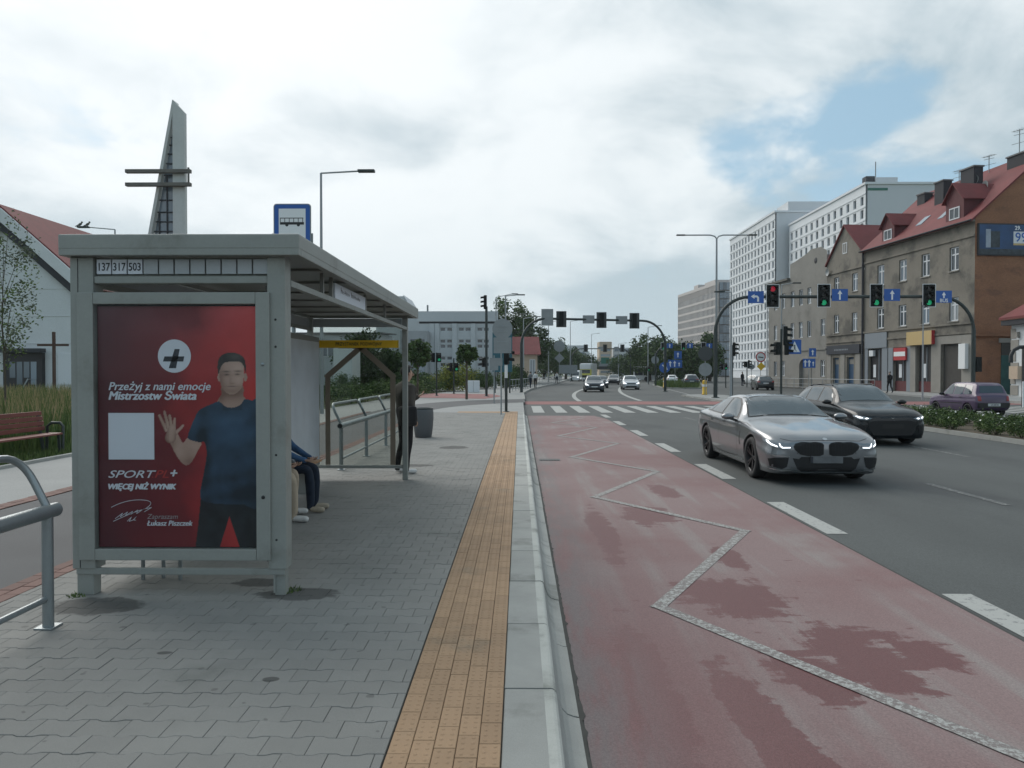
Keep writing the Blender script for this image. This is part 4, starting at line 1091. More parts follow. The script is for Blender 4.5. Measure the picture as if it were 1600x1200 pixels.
c.add('bonnet_shut_line', seam([(0, .742), (.3, .738), (.6, .722), (.8, .785)], .008), 'front', 'trim_black', .05, .002)
c.add('badge', [(0, .668), (.035, .700), (.02, .705), (0, .688), (-.02, .705), (-.035, .700)], 'front', 'chrome', .03, .008, False)
c.add('number_plate', rrect(-.26, .26, .44, .55, .01), 'front', 'trim_black', .05, .02, False)
c.add('rear_window', [(-.55, 1.10), (.55, 1.10), (.47, 1.34), (-.47, 1.34)], 'rear', 'car_glass', .07, .004, False)
c.add('tail_light', [(.45, .86), (.80, .84), (.82, .92), (.72, .95), (.45, .93)], 'rear', 'tail_red', .05, .006)
c.add('rear_plate', rrect(-.26, .26, .62, .73, .01), 'rear', 'plate_white', .05, .012, False)
c.add('rear_bumper', [(-.72, .36), (.72, .36), (.72, .46), (-.72, .46)], 'rear', 'trim_black', .06, .008, False)
mirror_part(c, 1.52, .99, 'trim_black')
for sd in (-1, 1):
    c.mesh_part('roof_rail', MB().tube([(sd * .56, -.15, 1.47), (sd * .565, .0, 1.505), (sd * .555, 1.2, 1.475), (sd * .54, 1.45, 1.43)], .014, 8), ['trim_black'])
estate.place('dark_estate_car', 'dark estate car driving toward the viewer, right behind the silver coupe', 'car', 'paint_dark', (9.18, 18.35 + 2.32, ZR))
# ---- small boxy hatchback
hatch = Car(1.50, [
    (0.00, .30, .80, .60, .66, .66, .675), (0.05, .24, .90, .66, .74, .715, .73), (0.25, .22, .955, .72, .80, .775, .79), (0.70, .22, .99, .80, .83, .845, .862), (0.86, .22, .99, .83, .82, .87, .895), (1.10, .22, .99, .85, .76, 1.07, 1.10),
    (1.42, .22, .99, .86, .70, 1.305, 1.345), (1.65, .22, .99, .865, .69, 1.36, 1.405), (2.3, .22, .99, .87, .69, 1.37, 1.42), (2.85, .23, .985, .875, .69, 1.345, 1.395), (3.05, .25, .975, .875, .71, 1.26, 1.31), (3.18, .28, .96, .87, .80, .95, .985), (3.26, .32, .92, .82, .80, .87, .89), (3.30, .36, .88, .72, .72, .76, .78)], (.60, 2.72), .27, nst=66)
c = hatch
c.add('windscreen', [(-.56, .93), (.56, .93), (.49, 1.33), (-.49, 1.33)], 'front', 'car_glass', .07, .004, False)
for poly in ([(1.12, .90), (1.72, .905), (1.72, 1.325), (1.56, 1.325), (1.40, 1.25)], [(1.79, .905), (2.36, .91), (2.36, 1.325), (1.79, 1.33)], [(2.43, .915), (2.92, .93), (2.84, 1.28), (2.43, 1.315)]): c.add('side_window', poly, 'side', 'car_glass_light', .06, .006)
for pts in ([(1.0, .36), (1.0, .85)], [(1.755, .34), (1.755, .9)], [(2.36, .55), (2.40, .9)]): c.add('panel_seam', seam(pts, .009), 'side', 'trim_black', .1, .002)
for s0 in (1.62, 2.26): c.add('door_handle', rrect(s0 - .08, s0 + .08, .78, .81, .012), 'side', 'trim_black', .05, .018)
c.add('side_strip', [(.95, .52), (2.4, .53), (2.4, .56), (.95, .55)], 'side', 'trim_black', .1, .006)
c.add('rear_window', [(-.50, .985), (.50, .985), (.47, 1.27), (-.47, 1.27)], 'rear', 'car_glass', .06, .005, False)
c.add('tail_light', [(.52, .66), (.655, .66), (.66, .86), (.54, .86)], 'rear', 'tail_red', .05, .008)
c.add('rear_bumper', [(-.66, .38), (.66, .38), (.66, .58), (-.66, .58)], 'rear', 'trim_black', .05, .02, False)
c.add('number_plate', rrect(-.26, .26, .45, .56, .01), 'rear', 'plate_white', .05, .03, False)
c.add('headlight', [(.36, .58), (.58, .58), (.58, .68), (.36, .68)], 'front', 'lamp_glass', .05, .006)
mirror_part(c, 1.2, .86, 'trim_black')
hp = hatch.place('purple_hatchback', 'small boxy purple hatchback driving away beyond the planted median', 'car', 'paint_purple', (19.15, 30.3 + 1.65, ZR), math.pi + R(3))
pm = text_mesh('KR 808TM', .085, 'black', .001, 0, 'CENTER', .85)
obj('plate_lettering', pm, hp, (0, 1.705, .475), (0, 0, math.pi))
# ---- ordinary saloon / hatch for the traffic further off
saloon = Car(1.76, [
    (0.00, .28, .72, .60, .56, .65, .67), (0.05, .22, .86, .655, .68, .71, .735), (0.22, .19, .95, .74, .76, .80, .825), (0.75, .19, .995, .86, .80, .91, .93), (1.05, .19, .99, .905, .79, .955, .985), (1.20, .19, .985, .92, .78, .99, 1.03),
    (1.55, .19, .98, .935, .70, 1.20, 1.245), (1.85, .19, .98, .94, .66, 1.345, 1.395), (2.2, .19, .98, .945, .65, 1.40, 1.455), (2.9, .19, .98, .955, .645, 1.39, 1.445), (3.4, .21, .98, .965, .63, 1.31, 1.36), (3.75, .24, .96, .96, .66, 1.10, 1.14), (3.98, .28, .91, .92, .68, .97, .99), (4.12, .35, .82, .80, .60, .84, .86)], (.82, 3.38), .315, nst=60)
c = saloon
c.add('windscreen', [(-.66, 1.03), (0, 1.06), (.66, 1.03), (.55, 1.37), (0, 1.40), (-.55, 1.37)], 'front', 'car_glass_light', .08, .004, False)
for poly in ([(1.55, .98), (2.3, .99), (2.3, 1.37), (2.15, 1.365), (1.95, 1.31)], [(2.38, .99), (3.1, 1.0), (3.1, 1.33), (2.38, 1.37)], [(3.16, 1.005), (3.5, 1.02), (3.4, 1.22), (3.16, 1.31)]): c.add('side_window', poly, 'side', 'car_glass', .07, .006)
c.add('rear_window', [(-.52, 1.05), (.52, 1.05), (.46, 1.30), (-.46, 1.30)], 'rear', 'car_glass', .07, .005, False)
c.add('tail_light', [(.50, .78), (.78, .78), (.80, .90), (.62, .92)], 'rear', 'tail_red', .06, .008)
c.add('rear_plate', rrect(-.26, .26, .64, .75, .01), 'rear', 'plate_white', .06, .012, False)
c.add('headlight', [(.46, .60), (.76, .62), (.82, .73), (.62, .70)], 'front', 'lamp_led', .05, .008)
c.add('grille', [(-.44, .56), (.44, .56), (.42, .67), (-.42, .67)], 'front', 'mesh_black', .06, .006, False)
c.add('lower_intake', [(-.5, .26), (.5, .26), (.56, .40), (-.56, .40)], 'front', 'mesh_black', .06, .006, False)
c.add('number_plate', rrect(-.26, .26, .43, .53, .01), 'front', 'plate_white', .06, .012, False)
mirror_part(c, 1.5, .95, 'paint_grey')
TR = 'traffic beyond the pedestrian crossing'
def traffic(car, name, label, paint, x, y, head=0.0, sc=1.0):
    t = car.place(name, label, 'car', paint, (x, y, ZR), head, TR, 'rim_silver'); t.scale = (sc,) * 3
traffic(saloon, 'oncoming_car', 'dark grey car with lit headlights just beyond the zebra crossing', 'paint_blue_grey', 7.0, 70.5, R(-3), 1.06)
traffic(saloon, 'oncoming_car', 'light silver hatchback with lit headlights beyond the zebra crossing, near the grassy island', 'paint_silver', 11.85, 80, R(-4), 1.04)
traffic(saloon, 'oncoming_car', 'blue-grey car half hidden behind the dark grey oncoming car', 'paint_blue_grey', 9.6, 88, R(-5))
traffic(estate, 'oncoming_car', 'black car in the middle lane ahead of the white car far off', 'paint_black', 14.1, 112, R(-8))
traffic(saloon, 'oncoming_car', 'white car far off behind the black oncoming car', 'paint_white', 17.2, 134, R(-10))
traffic(saloon, 'oncoming_car', 'dark car right behind the silver hatchback beside the island', 'paint_black', 15.0, 100, R(-7))
traffic(estate, 'receding_car', 'dark estate driving away past the yellow bollard near the grassy island', 'paint_blue_grey', 22.2, 97, math.pi + R(-7), 1.06)
traffic(saloon, 'receding_car', 'black hatchback driving away along the right side railing', 'paint_black', 25.4, 78, math.pi + R(-8), 1.04)
traffic(saloon, 'receding_car', 'white car parked far off below the white tower block', 'paint_white', 37.0, 118, math.pi + R(20))
traffic(saloon, 'receding_car', 'white car far off left of the dark receding estate', 'paint_white', 24.5, 120, math.pi + R(-8))
# ---- lorry, van and city bus in the distance
t = thing('lorry', 'white and yellow lorry with lit headlights far down the road', 'lorry', (14.1, 160, ZR), R(-12), TR)
MB().bbox(-1.22, 1.22, 0, 2.0, .55, 2.5, .1).build('cab', 'paint_yellow', t)
MB().bbox(-1.2, 1.2, -.02, 1.9, 2.5, 3.7, .15).build('roof_fairing', 'paint_white', t)
MB().box(-1.05, 1.05, -.03, .02, 1.65, 2.4).build('windscreen', 'car_glass', t)
MB().box(-1.0, 1.0, -.04, .01, .75, 1.25).build('grille', 'mesh_black', t)
MB().bbox(-1.24, 1.24, -.08, .3, .35, .7, .05).build('bumper', 'paint_white', t)
MB().bbox(-1.25, 1.25, 2.3, 12, .9, 3.85, .04).build('trailer', 'paint_white', t)
for sx in (-1, 1):
    MB().box(sx * .95 - .17, sx * .95 + .17, -.1, -.075, .5, .68).build('headlight', 'lamp_led', t)
    for y in (.9, 6.5, 10.5): obj('wheel', MB().lathe([(0, -.15), (.48, -.15), (.5, 0), (.48, .15), (0, .15)], n=20, axis='x').mesh('wheel', 'dark_rubber'), t, (sx * 1.0, y, .5))
t = thing('delivery_van', 'white delivery van far off beside the lorry', 'van', (11.0, 150, ZR), R(-12), TR)
MB().prism([(0, .3), (0, .95), (.7, 1.15), (1.25, 1.95), (1.6, 2.3), (5.2, 2.3), (5.3, .3)], lambda s_, z: (-.95, s_, z), lambda s_, z: (.95, s_, z)).build('body', 'paint_white', t)
MB().prism([(.72, 1.2), (1.22, 1.92), (1.2, 1.95), (.69, 1.2)], lambda s_, z: (-.85, s_, z), lambda s_, z: (.85, s_, z)).build('windscreen', 'car_glass', t)
for sx in (-1, 1):
    MB().box(sx * .75 - .14, sx * .75 + .14, -.02, .01, .75, .9).build('headlight', 'lamp_led', t)
    for y in (.9, 4.2): obj('wheel', MB().lathe([(0, -.1), (.33, -.1), (.34, 0), (.33, .1), (0, .1)], n=20, axis='x').mesh('wheel', 'dark_rubber'), t, (sx * .88, y, .34))
t = thing('city_bus', 'white city bus with dark windows behind the grassy traffic island', 'bus', (29.6, 150, ZR), R(70), TR)
MB().bbox(-1.27, 1.27, -4.5, 6.5, .35, 3.05, .12).build('body', 'paint_white', t)
for sx in (-1, 1):
    for k in range(6): MB().box(sx * 1.285 - .01, sx * 1.285 + .01, -4.2 + k * 1.75, -2.6 + k * 1.75, 1.25, 2.55).build('window', 'car_glass', t)
    for y in (-2.6, 3.8): obj('wheel', MB().lathe([(0, -.14), (.48, -.14), (.5, 0), (.48, .14), (0, .14)], n=20, axis='x').mesh('wheel', 'dark_rubber'), t, (sx * 1.16, y, .5))
MB().box(-1.1, 1.1, -4.52, -4.49, 1.1, 2.75).build('windscreen', 'car_glass', t)
# ================================================================== buildings
M('wall_brown', (0.205, 0.185, 0.155), .9, var=.16, vs=.45, fine=.10, fs=12, dirt=((.105, .098, .085), .5, .47, .66))
M('wall_grey', (0.235, 0.225, 0.205), .9, var=.10, vs=.5, fine=.06, fs=12, dirt=((.17, .16, .145), .4, .5, .7))
M('wall_dark_grey', (0.135, 0.13, 0.115), .9, var=.15, vs=.6)
M('wall_brick', (0.255, 0.122, 0.068), .9, var=.16, vs=.5, fine=.22, fs=9, dirt=((.18, .088, .056), .6, .50, .74), sx=(1, 1, 2.2))
M('wall_plinth', (0.26, 0.245, 0.22), .85, var=.12, vs=.8)
M('wall_white', (0.66, 0.68, 0.70), .85, var=.03, vs=.05)
M('wall_white_b', (0.55, 0.57, 0.59), .85, var=.03, vs=.05)
M('wall_church', (0.60, 0.62, 0.63), .9, var=.06, vs=.4, fine=.04, fs=6)
M('wall_school', (0.47, 0.50, 0.51), .85, var=.05, vs=.3)
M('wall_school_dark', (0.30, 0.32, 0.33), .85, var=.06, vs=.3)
M('wall_cream', (0.46, 0.36, 0.27), .85, var=.06)
M('office_stone', (0.52, 0.48, 0.46), .8, var=.03)
M('office_dark', (0.17, 0.155, 0.15), .6)
M('roof_red', (0.145, 0.026, 0.027), .75, var=.16, vs=.9, fine=.10, fs=5)
M('roof_maroon', (0.105, 0.025, 0.028), .7, var=.1)
M('roof_grey', (0.16, 0.165, 0.17), .8, var=.1)
M('chimney_dark', (0.035, 0.036, 0.042), .8)
M('window_frame', (0.62, 0.64, 0.66), .6)
M('window_glass', (0.045, 0.055, 0.065), .08, spec=.8, rnd=.5)
M('window_glass_sky', (0.16, 0.20, 0.24), .10, spec=.9, rnd=.3)
M('shop_blue', (0.03, 0.075, 0.14), .5)
M('shop_grey', (0.20, 0.225, 0.25), .6)
M('shop_dark', (0.022, 0.02, 0.022), .5)
M('shop_yellow', (0.50, 0.36, 0.16), .6)
M('shop_red', (0.42, 0.035, 0.04), .5)
M('gate_brown', (0.055, 0.05, 0.045), .8, var=.1)
M('gate_teal', (0.03, 0.09, 0.085), .8, var=.3, vs=1.2)
M('wood_cross', (0.075, 0.04, 0.028), .8)
M('concrete_tower', (0.50, 0.515, 0.50), .85, var=.08, vs=.25, fine=.04, fs=4)
M('sign_teal', (0.02, 0.10, 0.13), .6)
M('sign_green', (0.01, 0.13, 0.09), .5)
M('bridge_grey', (0.22, 0.235, 0.24), .85)
M('bridge_dark', (0.05, 0.055, 0.06), .9)

def grid_wall(mb, L, z0, z1, holes, y=0.0, depth=.18, x0=0.0):
    """wall in the local XZ plane facing -Y with real openings and reveals"""
    xs = sorted(set([x0, L] + [h[0] for h in holes] + [h[1] for h in holes])); zs = sorted(set([z0, z1] + [h[2] for h in holes] + [h[3] for h in holes]))
    ix = {v: i for i, v in enumerate(xs)}; iz = {v: i for i, v in enumerate(zs)}
    gone = set()
    for h in holes:
        for i in range(ix[h[0]], ix[h[1]]):
            for j in range(iz[h[2]], iz[h[3]]): gone.add((i, j))
    n = len(xs); vs = [(x, y, z) for z in zs for x in xs]
    fs = [(j * n + i, j * n + i + 1, (j + 1) * n + i + 1, (j + 1) * n + i) for j in range(len(zs) - 1) for i in range(n - 1) if (i, j) not in gone]
    mb.add(vs, fs)
    for a, b_, c, d in holes:
        mb.add([(a, y, c), (b_, y, c), (b_, y, d), (a, y, d), (a, y + depth, c), (b_, y + depth, c), (b_, y + depth, d), (a, y + depth, d)], [(0, 4, 5, 1), (1, 5, 6, 2), (2, 6, 7, 3), (3, 7, 4, 0)])
_wm = {}
def win_mesh(w, h, kind, fmat='window_frame', gmat='window_glass', fw=.09):
    """pane with a frame: origin at the lower left corner, facing -Y"""
    k = (round(w, 3), round(h, 3), kind, fmat, gmat)
    if k not in _wm:
        f = MB()
        f.box(0, w, 0, .06, 0, fw); f.box(0, w, 0, .06, h - fw, h); f.box(0, fw, 0, .06, fw, h - fw); f.box(w - fw, w, 0, .06, fw, h - fw)
        if kind == 'cross':
            f.box(w / 2 - .07, w / 2 + .07, -.005, .06, fw, h - fw); f.box(fw, w - fw, -.004, .058, h * .66, h * .66 + .10)
        elif kind == 'mid': f.box(w / 2 - .03, w / 2 + .03, 0, .06, fw, h - fw)
        g = MB().box(fw * .5, w - fw * .5, .035, .05, fw * .5, h - fw * .5)
        if kind == 'plain':
            g.mi = 0; f.mi = 1; f.add(g.v, g.f); _wm[k] = (f.mesh('window', [fmat, gmat]), None)
        else: _wm[k] = (f.mesh('window', fmat), g.mesh('pane', gmat))
    return _wm[k]
M('curtain_glass', (.30, .32, .33), .15, spec=.8, rnd=.3)
_wr = random.Random(77)
def put_window(parent, x, z, w, h, kind='cross', y=.12, **kw):
    kw.setdefault('gmat', _wr.choice(('window_glass', 'window_glass', 'window_glass_sky', 'curtain_glass')))
    a, g = win_mesh(w, h, kind, **kw); o = obj('window', a, parent, (x, y, z))
    if g: obj('pane', g, o)
    return o
def box_part(parent, name, mat, *b): return MB().box(*b).build(name, mat, parent)

# ---- brown tenement with brick gable
FA = math.atan2(-36.1, 3.6)
def on_facade(px): Yq = 40.52 / ((px - 812) / 1160 + .1); return Vector((40.52 - .1 * Yq, Yq, 0))
def U_(px, o): return (on_facade(px) - o).length
T1 = on_facade(1347)
tn = thing('tenement_house', 'brown rendered tenement with red roof, dormers and orange brick gable end', 'building', T1, FA)
L1 = (on_facade(1517) - T1).length
cols = [(U_(p, T1) - .55, U_(p, T1) + .55) for p in (1372, 1406, 1441, 1485)]
holes = [(a, b_, 9.75, 11.65) for a, b_ in cols] + [(a, b_, 5.75, 7.65) for a, b_ in cols]
shops = [(.75, 3.05, 0.0, 3.9), (4.75, 6.75, 0.0, 3.9), (8.1, 10.0, 0.0, 3.95), (11.25, 13.7, 0.0, 3.95)]
mb = MB(); grid_wall(mb, L1, -.1, 13.45, holes + shops, 0, .3); mb.build('front_wall', 'wall_brown', tn, fix=False)
for a, b_, c, d in holes: put_window(tn, a + .03, c + .02, 1.04, 1.86); box_part(tn, 'window_sill', 'wall_plinth', a - .08, b_ + .08, -.09, .02, c - .09, c - .004)
for z, t_ in ((4.68, .10), (5.42, .14), (12.1, .10), (13.2, .22)): box_part(tn, 'cornice', 'wall_brown', -.02, L1 - .01, -t_, -.003, z, z + .16)
D1 = 12.0; RZ = 18.9
mb = MB(); mb.add([(L1, 0, -.1), (L1, D1, -.1), (L1, D1, 13.6), (L1, D1 / 2, RZ), (L1, 0, 13.6)], [(0, 1, 2, 3, 4)]); mb.add([(L1 + .02, 0, -.1), (L1 + .02, -.25, -.1), (L1 + .02, -.25, .0)], []); mb.build('gable_wall', 'wall_brick', tn, fix=False)
MB().add([(0, 0, -.1), (0, D1, -.1), (0, D1, 13.6), (0, D1 / 2, RZ), (0, 0, 13.6)], [(4, 3, 2, 1, 0)]).build('side_wall', 'wall_brown', tn, fix=False)
MB().box(L1 + .003, L1 + .12, .05, 1.0, 0, 4.2).build('gable_pilaster', 'wall_brick', tn)
box_part(tn, 'gable_ledge', 'wall_brick', L1 + .003, L1 + .2, .02, 8, 4.45, 4.65)
gd = box_part(tn, 'garage_door', 'gate_teal', L1 + .003, L1 + .06, 2.2, 4.6, 0, 3.0); box_part(tn, 'garage_lintel', 'wall_plinth', L1 + .003, L1 + .1, 2.0, 4.8, 3.95, 4.3); box_part(tn, 'door_panel', 'gate_brown', L1 + .003, L1 + .05, 2.2, 4.6, 3.01, 3.94)
sl = math.hypot(D1 / 2, RZ - 13.6)
def roof_slab(parent, name, pts, mat, t=.16):
    lo = [(x, y, z - t) for x, y, z in pts]; n = len(pts)
    return MB().add(pts + lo, [tuple(range(n)), tuple(range(2 * n - 1, n - 1, -1))] + [(i, n + i, n + (i + 1) % n, (i + 1) % n) for i in range(n)]).build(name, mat, parent)
k_ = (RZ - 13.6) / (D1 / 2)
roof_slab(tn, 'roof', [(-.1, -.45, 13.72 - .45 * k_), (L1 + .2, -.45, 13.72 - .45 * k_), (L1 + .2, D1 / 2, RZ + .12), (-.1, D1 / 2, RZ + .12)], 'roof_red')
roof_slab(tn, 'roof', [(-.1, D1 + .4, 13.72 - .4 * k_), (-.1, D1 / 2 + .005, RZ + .12), (L1 + .2, D1 / 2 + .005, RZ + .12), (L1 + .2, D1 + .4, 13.72 - .4 * k_)], 'roof_red')
MB().tube([(-.1, -.52, 13.28), (L1 + .2, -.52, 13.28)], .07, 8).build('gutter', 'chimney_dark', tn)
def dormer(u, w=1.9, z0=13.75, z1=15.2, zr=16.2, yf=.12):
    d = MB(); yb = (zr - 13.6) / k_
    d.add([(u - w / 2, yf, z0 - .2), (u + w / 2, yf, z0 - .2), (u + w / 2, yf, z1), (u, yf, zr), (u - w / 2, yf, z1), (u - w / 2, (z1 - 13.6) / k_, z1), (u + w / 2, (z1 - 13.6) / k_, z1)], [(0, 1, 2, 3, 4), (0, 4, 5), (1, 6, 2)])
    dm = d.build('dormer', 'roof_maroon', tn)
    for s in (-1, 1):
        e = u + s * (w / 2 + .2); ze = z1 - .2
        roof_slab(dm, 'dormer_roof', [(e, yf - .25, ze), (u, yf - .25, zr + .06), (u, yb + .3, zr + .06), (e, (ze - 13.6) / k_ + .2, ze)][::s], 'roof_red', .08)
    o = put_window(dm, u - .6, z0 + .05, 1.2, .95, 'mid', yf - .05)
dormer(U_(1381, T1)); dormer(U_(1483, T1), 2.1, 13.8, 15.5, 16.7)
for u, w in ((6.4, .8), (9.3, .7)):
    y0 = .9; roof_slab(tn, 'skylight', [(u, y0, 13.78 + y0 * k_), (u + w, y0, 13.78 + y0 * k_), (u + w, y0 + .9, 13.78 + (y0 + .9) * k_), (u, y0 + .9, 13.78 + (y0 + .9) * k_)], 'window_glass_sky', .04)
for u, y, w, h, dz in ((6.2, 3.6, 1.2, 2.2, 0), (10.3, 3.2, 1.6, 2.6, .2), (13.4, 5.2, 2.4, 1.2, 0), (2.2, 4.6, 1.1, 1.2, 0)):
    zz0 = 13.6 + y * k_ - .5; cm = box_part(tn, 'chimney', 'chimney_dark', u - w / 2, u + w / 2, y - .4, y + .4, zz0, zz0 + h); box_part(cm, 'chimney_cap', 'roof_grey', u - w / 2 - .08, u + w / 2 + .08, y - .48, y + .48, zz0 + h + .003, zz0 + h + .12)
def antenna(parent, u, y, z, h):
    a = MB(); a.tube([(u, y, z), (u, y, z + h)], .035, 6)
    for q, w in ((.98, .9), (.86, .7), (.62, 1.1)): a.tube([(u - w / 2, y - .2, z + h * q), (u + w / 2, y + .2, z + h * q)], .02, 5)
    for i in range(5): a.tube([(u - .5 + i * .25, y - .3, z + h * .98), (u - .5 + i * .25, y + .3, z + h * .98)], .012, 4)
    a.build('antenna', 'sign_back', parent)
antenna(tn, 13.0, 5.2, 18.2, 2.8); antenna(tn, 14.3, 5.8, 18.6, 2.6); antenna(tn, 9.3, 5.5, 18.0, 2.0); antenna(tn, 5.5, 5.6, 18.2, 1.6)
def dish(parent, u, y, z): MB().lathe([(0, .1), (.2, .07), (.38, 0)], (u, y, z), 16, 'y').build('satellite_dish', 'sign_back', parent)
dish(tn, 12.6, 2.6, 16.6); dish(tn, 11.0, 3.0, 17.5)
# shop fronts
box_part(tn, 'shop_surround', 'shop_grey', .25, .745, -.06, -.004, .0, 5.35); box_part(tn, 'shop_surround', 'shop_grey', 3.055, 3.9, -.06, -.004, 0, 3.9)
box_part(tn, 'shop_sign', 'shop_grey', .30, 3.86, -.12, -.065, 3.95, 5.38)
box_part(tn, 'shop_surround', 'shop_grey', 4.05, 4.745, -.06, -.004, 0, 3.9); box_part(tn, 'shop_surround', 'shop_grey', 6.755, 7.3, -.06, -.004, 0, 3.9)
rs = box_part(tn, 'shop_sign', 'shop_red', 5.1, 6.85, -.22, -.065, 2.75, 3.85); box_part(rs, 'sign_stripe', 'sign_white', 5.15, 6.8, -.235, -.222, 3.1, 3.5)
ys_ = box_part(tn, 'shop_sign', 'shop_yellow', 7.15, 10.5, -.35, -.065, 4.0, 5.15); box_part(ys_, 'sign_side', 'shop_red', 10.503, 10.53, -.35, -.065, 4.0, 5.15)
box_part(tn, 'shop_pillar', 'wall_plinth', 7.35, 8.05, -.10, -.004, 0, 3.95)
box_part(tn, 'gate_surround', 'wall_plinth', 10.05, 11.24, -.05, -.003, 0, 4.6); box_part(tn, 'gate_surround', 'wall_plinth', 13.71, L1 - .05, -.05, -.003, 0, 4.6); box_part(tn, 'gate_lintel', 'wall_plinth', 11.25, 13.7, -.05, -.003, 3.96, 4.6)
for a, b_, c, d in shops[:3]:
    o = box_part(tn, 'shop_window', 'shop_dark', a, b_, .25, .29, c, d); box_part(o, 'window_bar', 'roof_maroon', a, b_, .2, .245, .0, .9); box_part(o, 'display', 'wall_white', a + .5, a + .9, .22, .247, 1.2, 2.4); box_part(o, 'door_frame', 'shop_grey', b_ - .9, b_ - .82, .2, .246, .92, 3.8)
box_part(tn, 'garage_gate', 'gate_brown', 11.25, 13.7, .22, .29, 0, 3.95)
box_part(tn, 'light_box', 'sign_white', 13.75, 14.5, -.35, -.06, 1.95, 3.9)
MB().tube([(-.05, -.14, 0), (-.05, -.14, 13.3)], .11, 8).build('drainpipe', 'chimney_dark', tn)
ac = box_part(tn, 'air_conditioner', 'wall_white', .95, 1.6, -.05, .2, 3.2, 3.75)
# billboard on the brick gable (picture of a tower block against blue sky)
bb = box_part(tn, 'billboard', 'chimney_dark', L1 + .02, L1 + .16, .15, 6.6, 10.6, 13.05)
M('bill_sky', (.018, .055, .14), .5, var=.3, vs=.8); M('bill_tower', (.30, .34, .40), .5, var=.2, vs=2); M('bill_dark', (.03, .04, .05), .5, var=.6, vs=3)
box_part(bb, 'picture_sky', 'bill_sky', L1 + .161, L1 + .165, .25, 6.5, 11.1, 12.95)
box_part(bb, 'picture_ground', 'bill_dark', L1 + .161, L1 + .165, .25, 6.5, 10.7, 11.098)
box_part(bb, 'picture_tower', 'bill_tower', L1 + .166, L1 + .169, .75, 1.15, 11.2, 12.6); box_part(bb, 'picture_tower', 'bill_dark', L1 + .166, L1 + .169, 1.152, 1.9, 11.2, 12.45)
box_part(bb, 'picture_panel', 'window_frame', L1 + .166, L1 + .169, 3.0, 6.4, 11.55, 12.45)
box_part(bb, 'picture_stripe', 'shop_yellow', L1 + .166, L1 + .169, 3.0, 6.4, 11.40, 11.545)
def side_text(parent, s, size, mat, y, z): 
    me = text_mesh(s, size, mat, .01); o = obj('lettering', me, parent, (L1 + .172, y, z), (0, 0, math.pi / 2)); return o
side_text(bb, '99', 1.0, 'sign_blue', 3.12, 11.68); side_text(bb, '29.', .42, 'sign_white', 3.1, 12.58)

# ---- narrow brown house with a street gable
T2 = on_facade(1289); L2 = (T1 - T2).length - .02
g2 = thing('gabled_house', 'narrow brown house with street gable and dark shop sign, between two tenements', 'building', T2, FA)
c2 = [(U_(p, T2) - .5, U_(p, T2) + .5) for p in (1304, 1332)]
holes = [(a, b_, 9.7, 11.5) for a, b_ in c2] + [(a, b_, 5.75, 7.6) for a, b_ in c2]; sh2 = [(1.3, 2.5, 0, 3.2), (4.0, 5.3, 0, 3.2)]
mb = MB(); grid_wall(mb, L2, -.1, 12.9, holes + sh2, 0, .3)
mb.add([(0, 0, 12.9), (L2, 0, 12.9), (L2, 0, 13.3), (L2 / 2, 0, 16.5), (0, 0, 13.0)], [(0, 1, 2, 3, 4)]); mb.build('front_wall', 'wall_brown', g2, fix=False)
for a, b_, c, d in holes: put_window(g2, a + .02, c + .02, .96, d - c - .04); box_part(g2, 'window_sill', 'wall_plinth', a - .06, b_ + .06, -.08, .02, c - .08, c - .004)
put_window(g2, L2 / 2 - .4, 13.7, .8, 1.1, 'mid', -.03)
for z in (4.7, 5.45, 11.9): box_part(g2, 'cornice', 'wall_brown', 0, L2, -.12, -.003, z, z + .14)
roof_slab(g2, 'roof', [(L2 / 2, -.2, 16.65), (L2 / 2, 10, 16.65), (L2 + .1, 10, 13.3), (L2 + .1, -.2, 13.3)], 'roof_red'); roof_slab(g2, 'roof', [(L2 / 2 - .003, 10, 16.65), (L2 / 2 - .003, -.2, 16.65), (-.1, -.2, 13.0), (-.1, 10, 13.0)], 'roof_red')
sg2 = box_part(g2, 'shop_sign', 'poster_navy', .3, L2 - .5, -.18, -.004, 3.55, 4.45)
tm = MB()
for k in range(9): tm.box(1.9 + k * .3, 2.1 + k * .3, -.186, -.181, 3.9, 4.05)
tm.build('sign_marks', 'shop_grey', sg2)
for a, b_, c, d in sh2: o = box_part(g2, 'door', 'shop_blue', a, b_, .24, .29, c, d); box_part(o, 'door_light', 'wall_grey', a + .15, b_ - .15, .22, .238, 2.5, 3.0)
for x in (.2, 2.9, 5.7): box_part(g2, 'pilaster', 'wall_plinth', x, x + .8, -.07, -.003, 0, 3.5)
dish(g2, .6, -.3, 12.2)
# ---- grey tenement with stepped parapet
T3 = on_facade(1199); L3 = (T2 - T3).length - .02
g3 = thing('grey_tenement', 'grey tenement with curved parapet and arched passage beside the white tower', 'building', T3, FA)
c3 = [U_(p, T3) for p in (1210, 1222, 1236, 1249, 1262, 1283)]
holes = [(u - .45, u + .45, z, z + 1.8) for u in c3 for z in (9.3, 5.6)] + [(u - .45, u + .45, 1.2, 3.0) for u in (c3[0], c3[1], c3[5])]
pa = (c3[3] - .2, c3[4] + .3)
mb = MB(); grid_wall(mb, L3, -.1, 12.6, holes + [(pa[0], pa[1], 0, 3.2)], 0, .3)
u1 = U_(1232, T3)
mb.add([(u1, 0, 12.6), (L3, 0, 12.6), (L3, 0, 14.6), (L3 - 1.2, 0, 15.2), (L3 - 3.5, 0, 15.3), (L3 - 4.3, 0, 15.0), (u1 + 2, 0, 14.6), (u1, 0, 14.3)], [(0, 1, 2, 3, 4, 5, 6, 7)])
mb.build('front_wall', 'wall_grey', g3, fix=False)
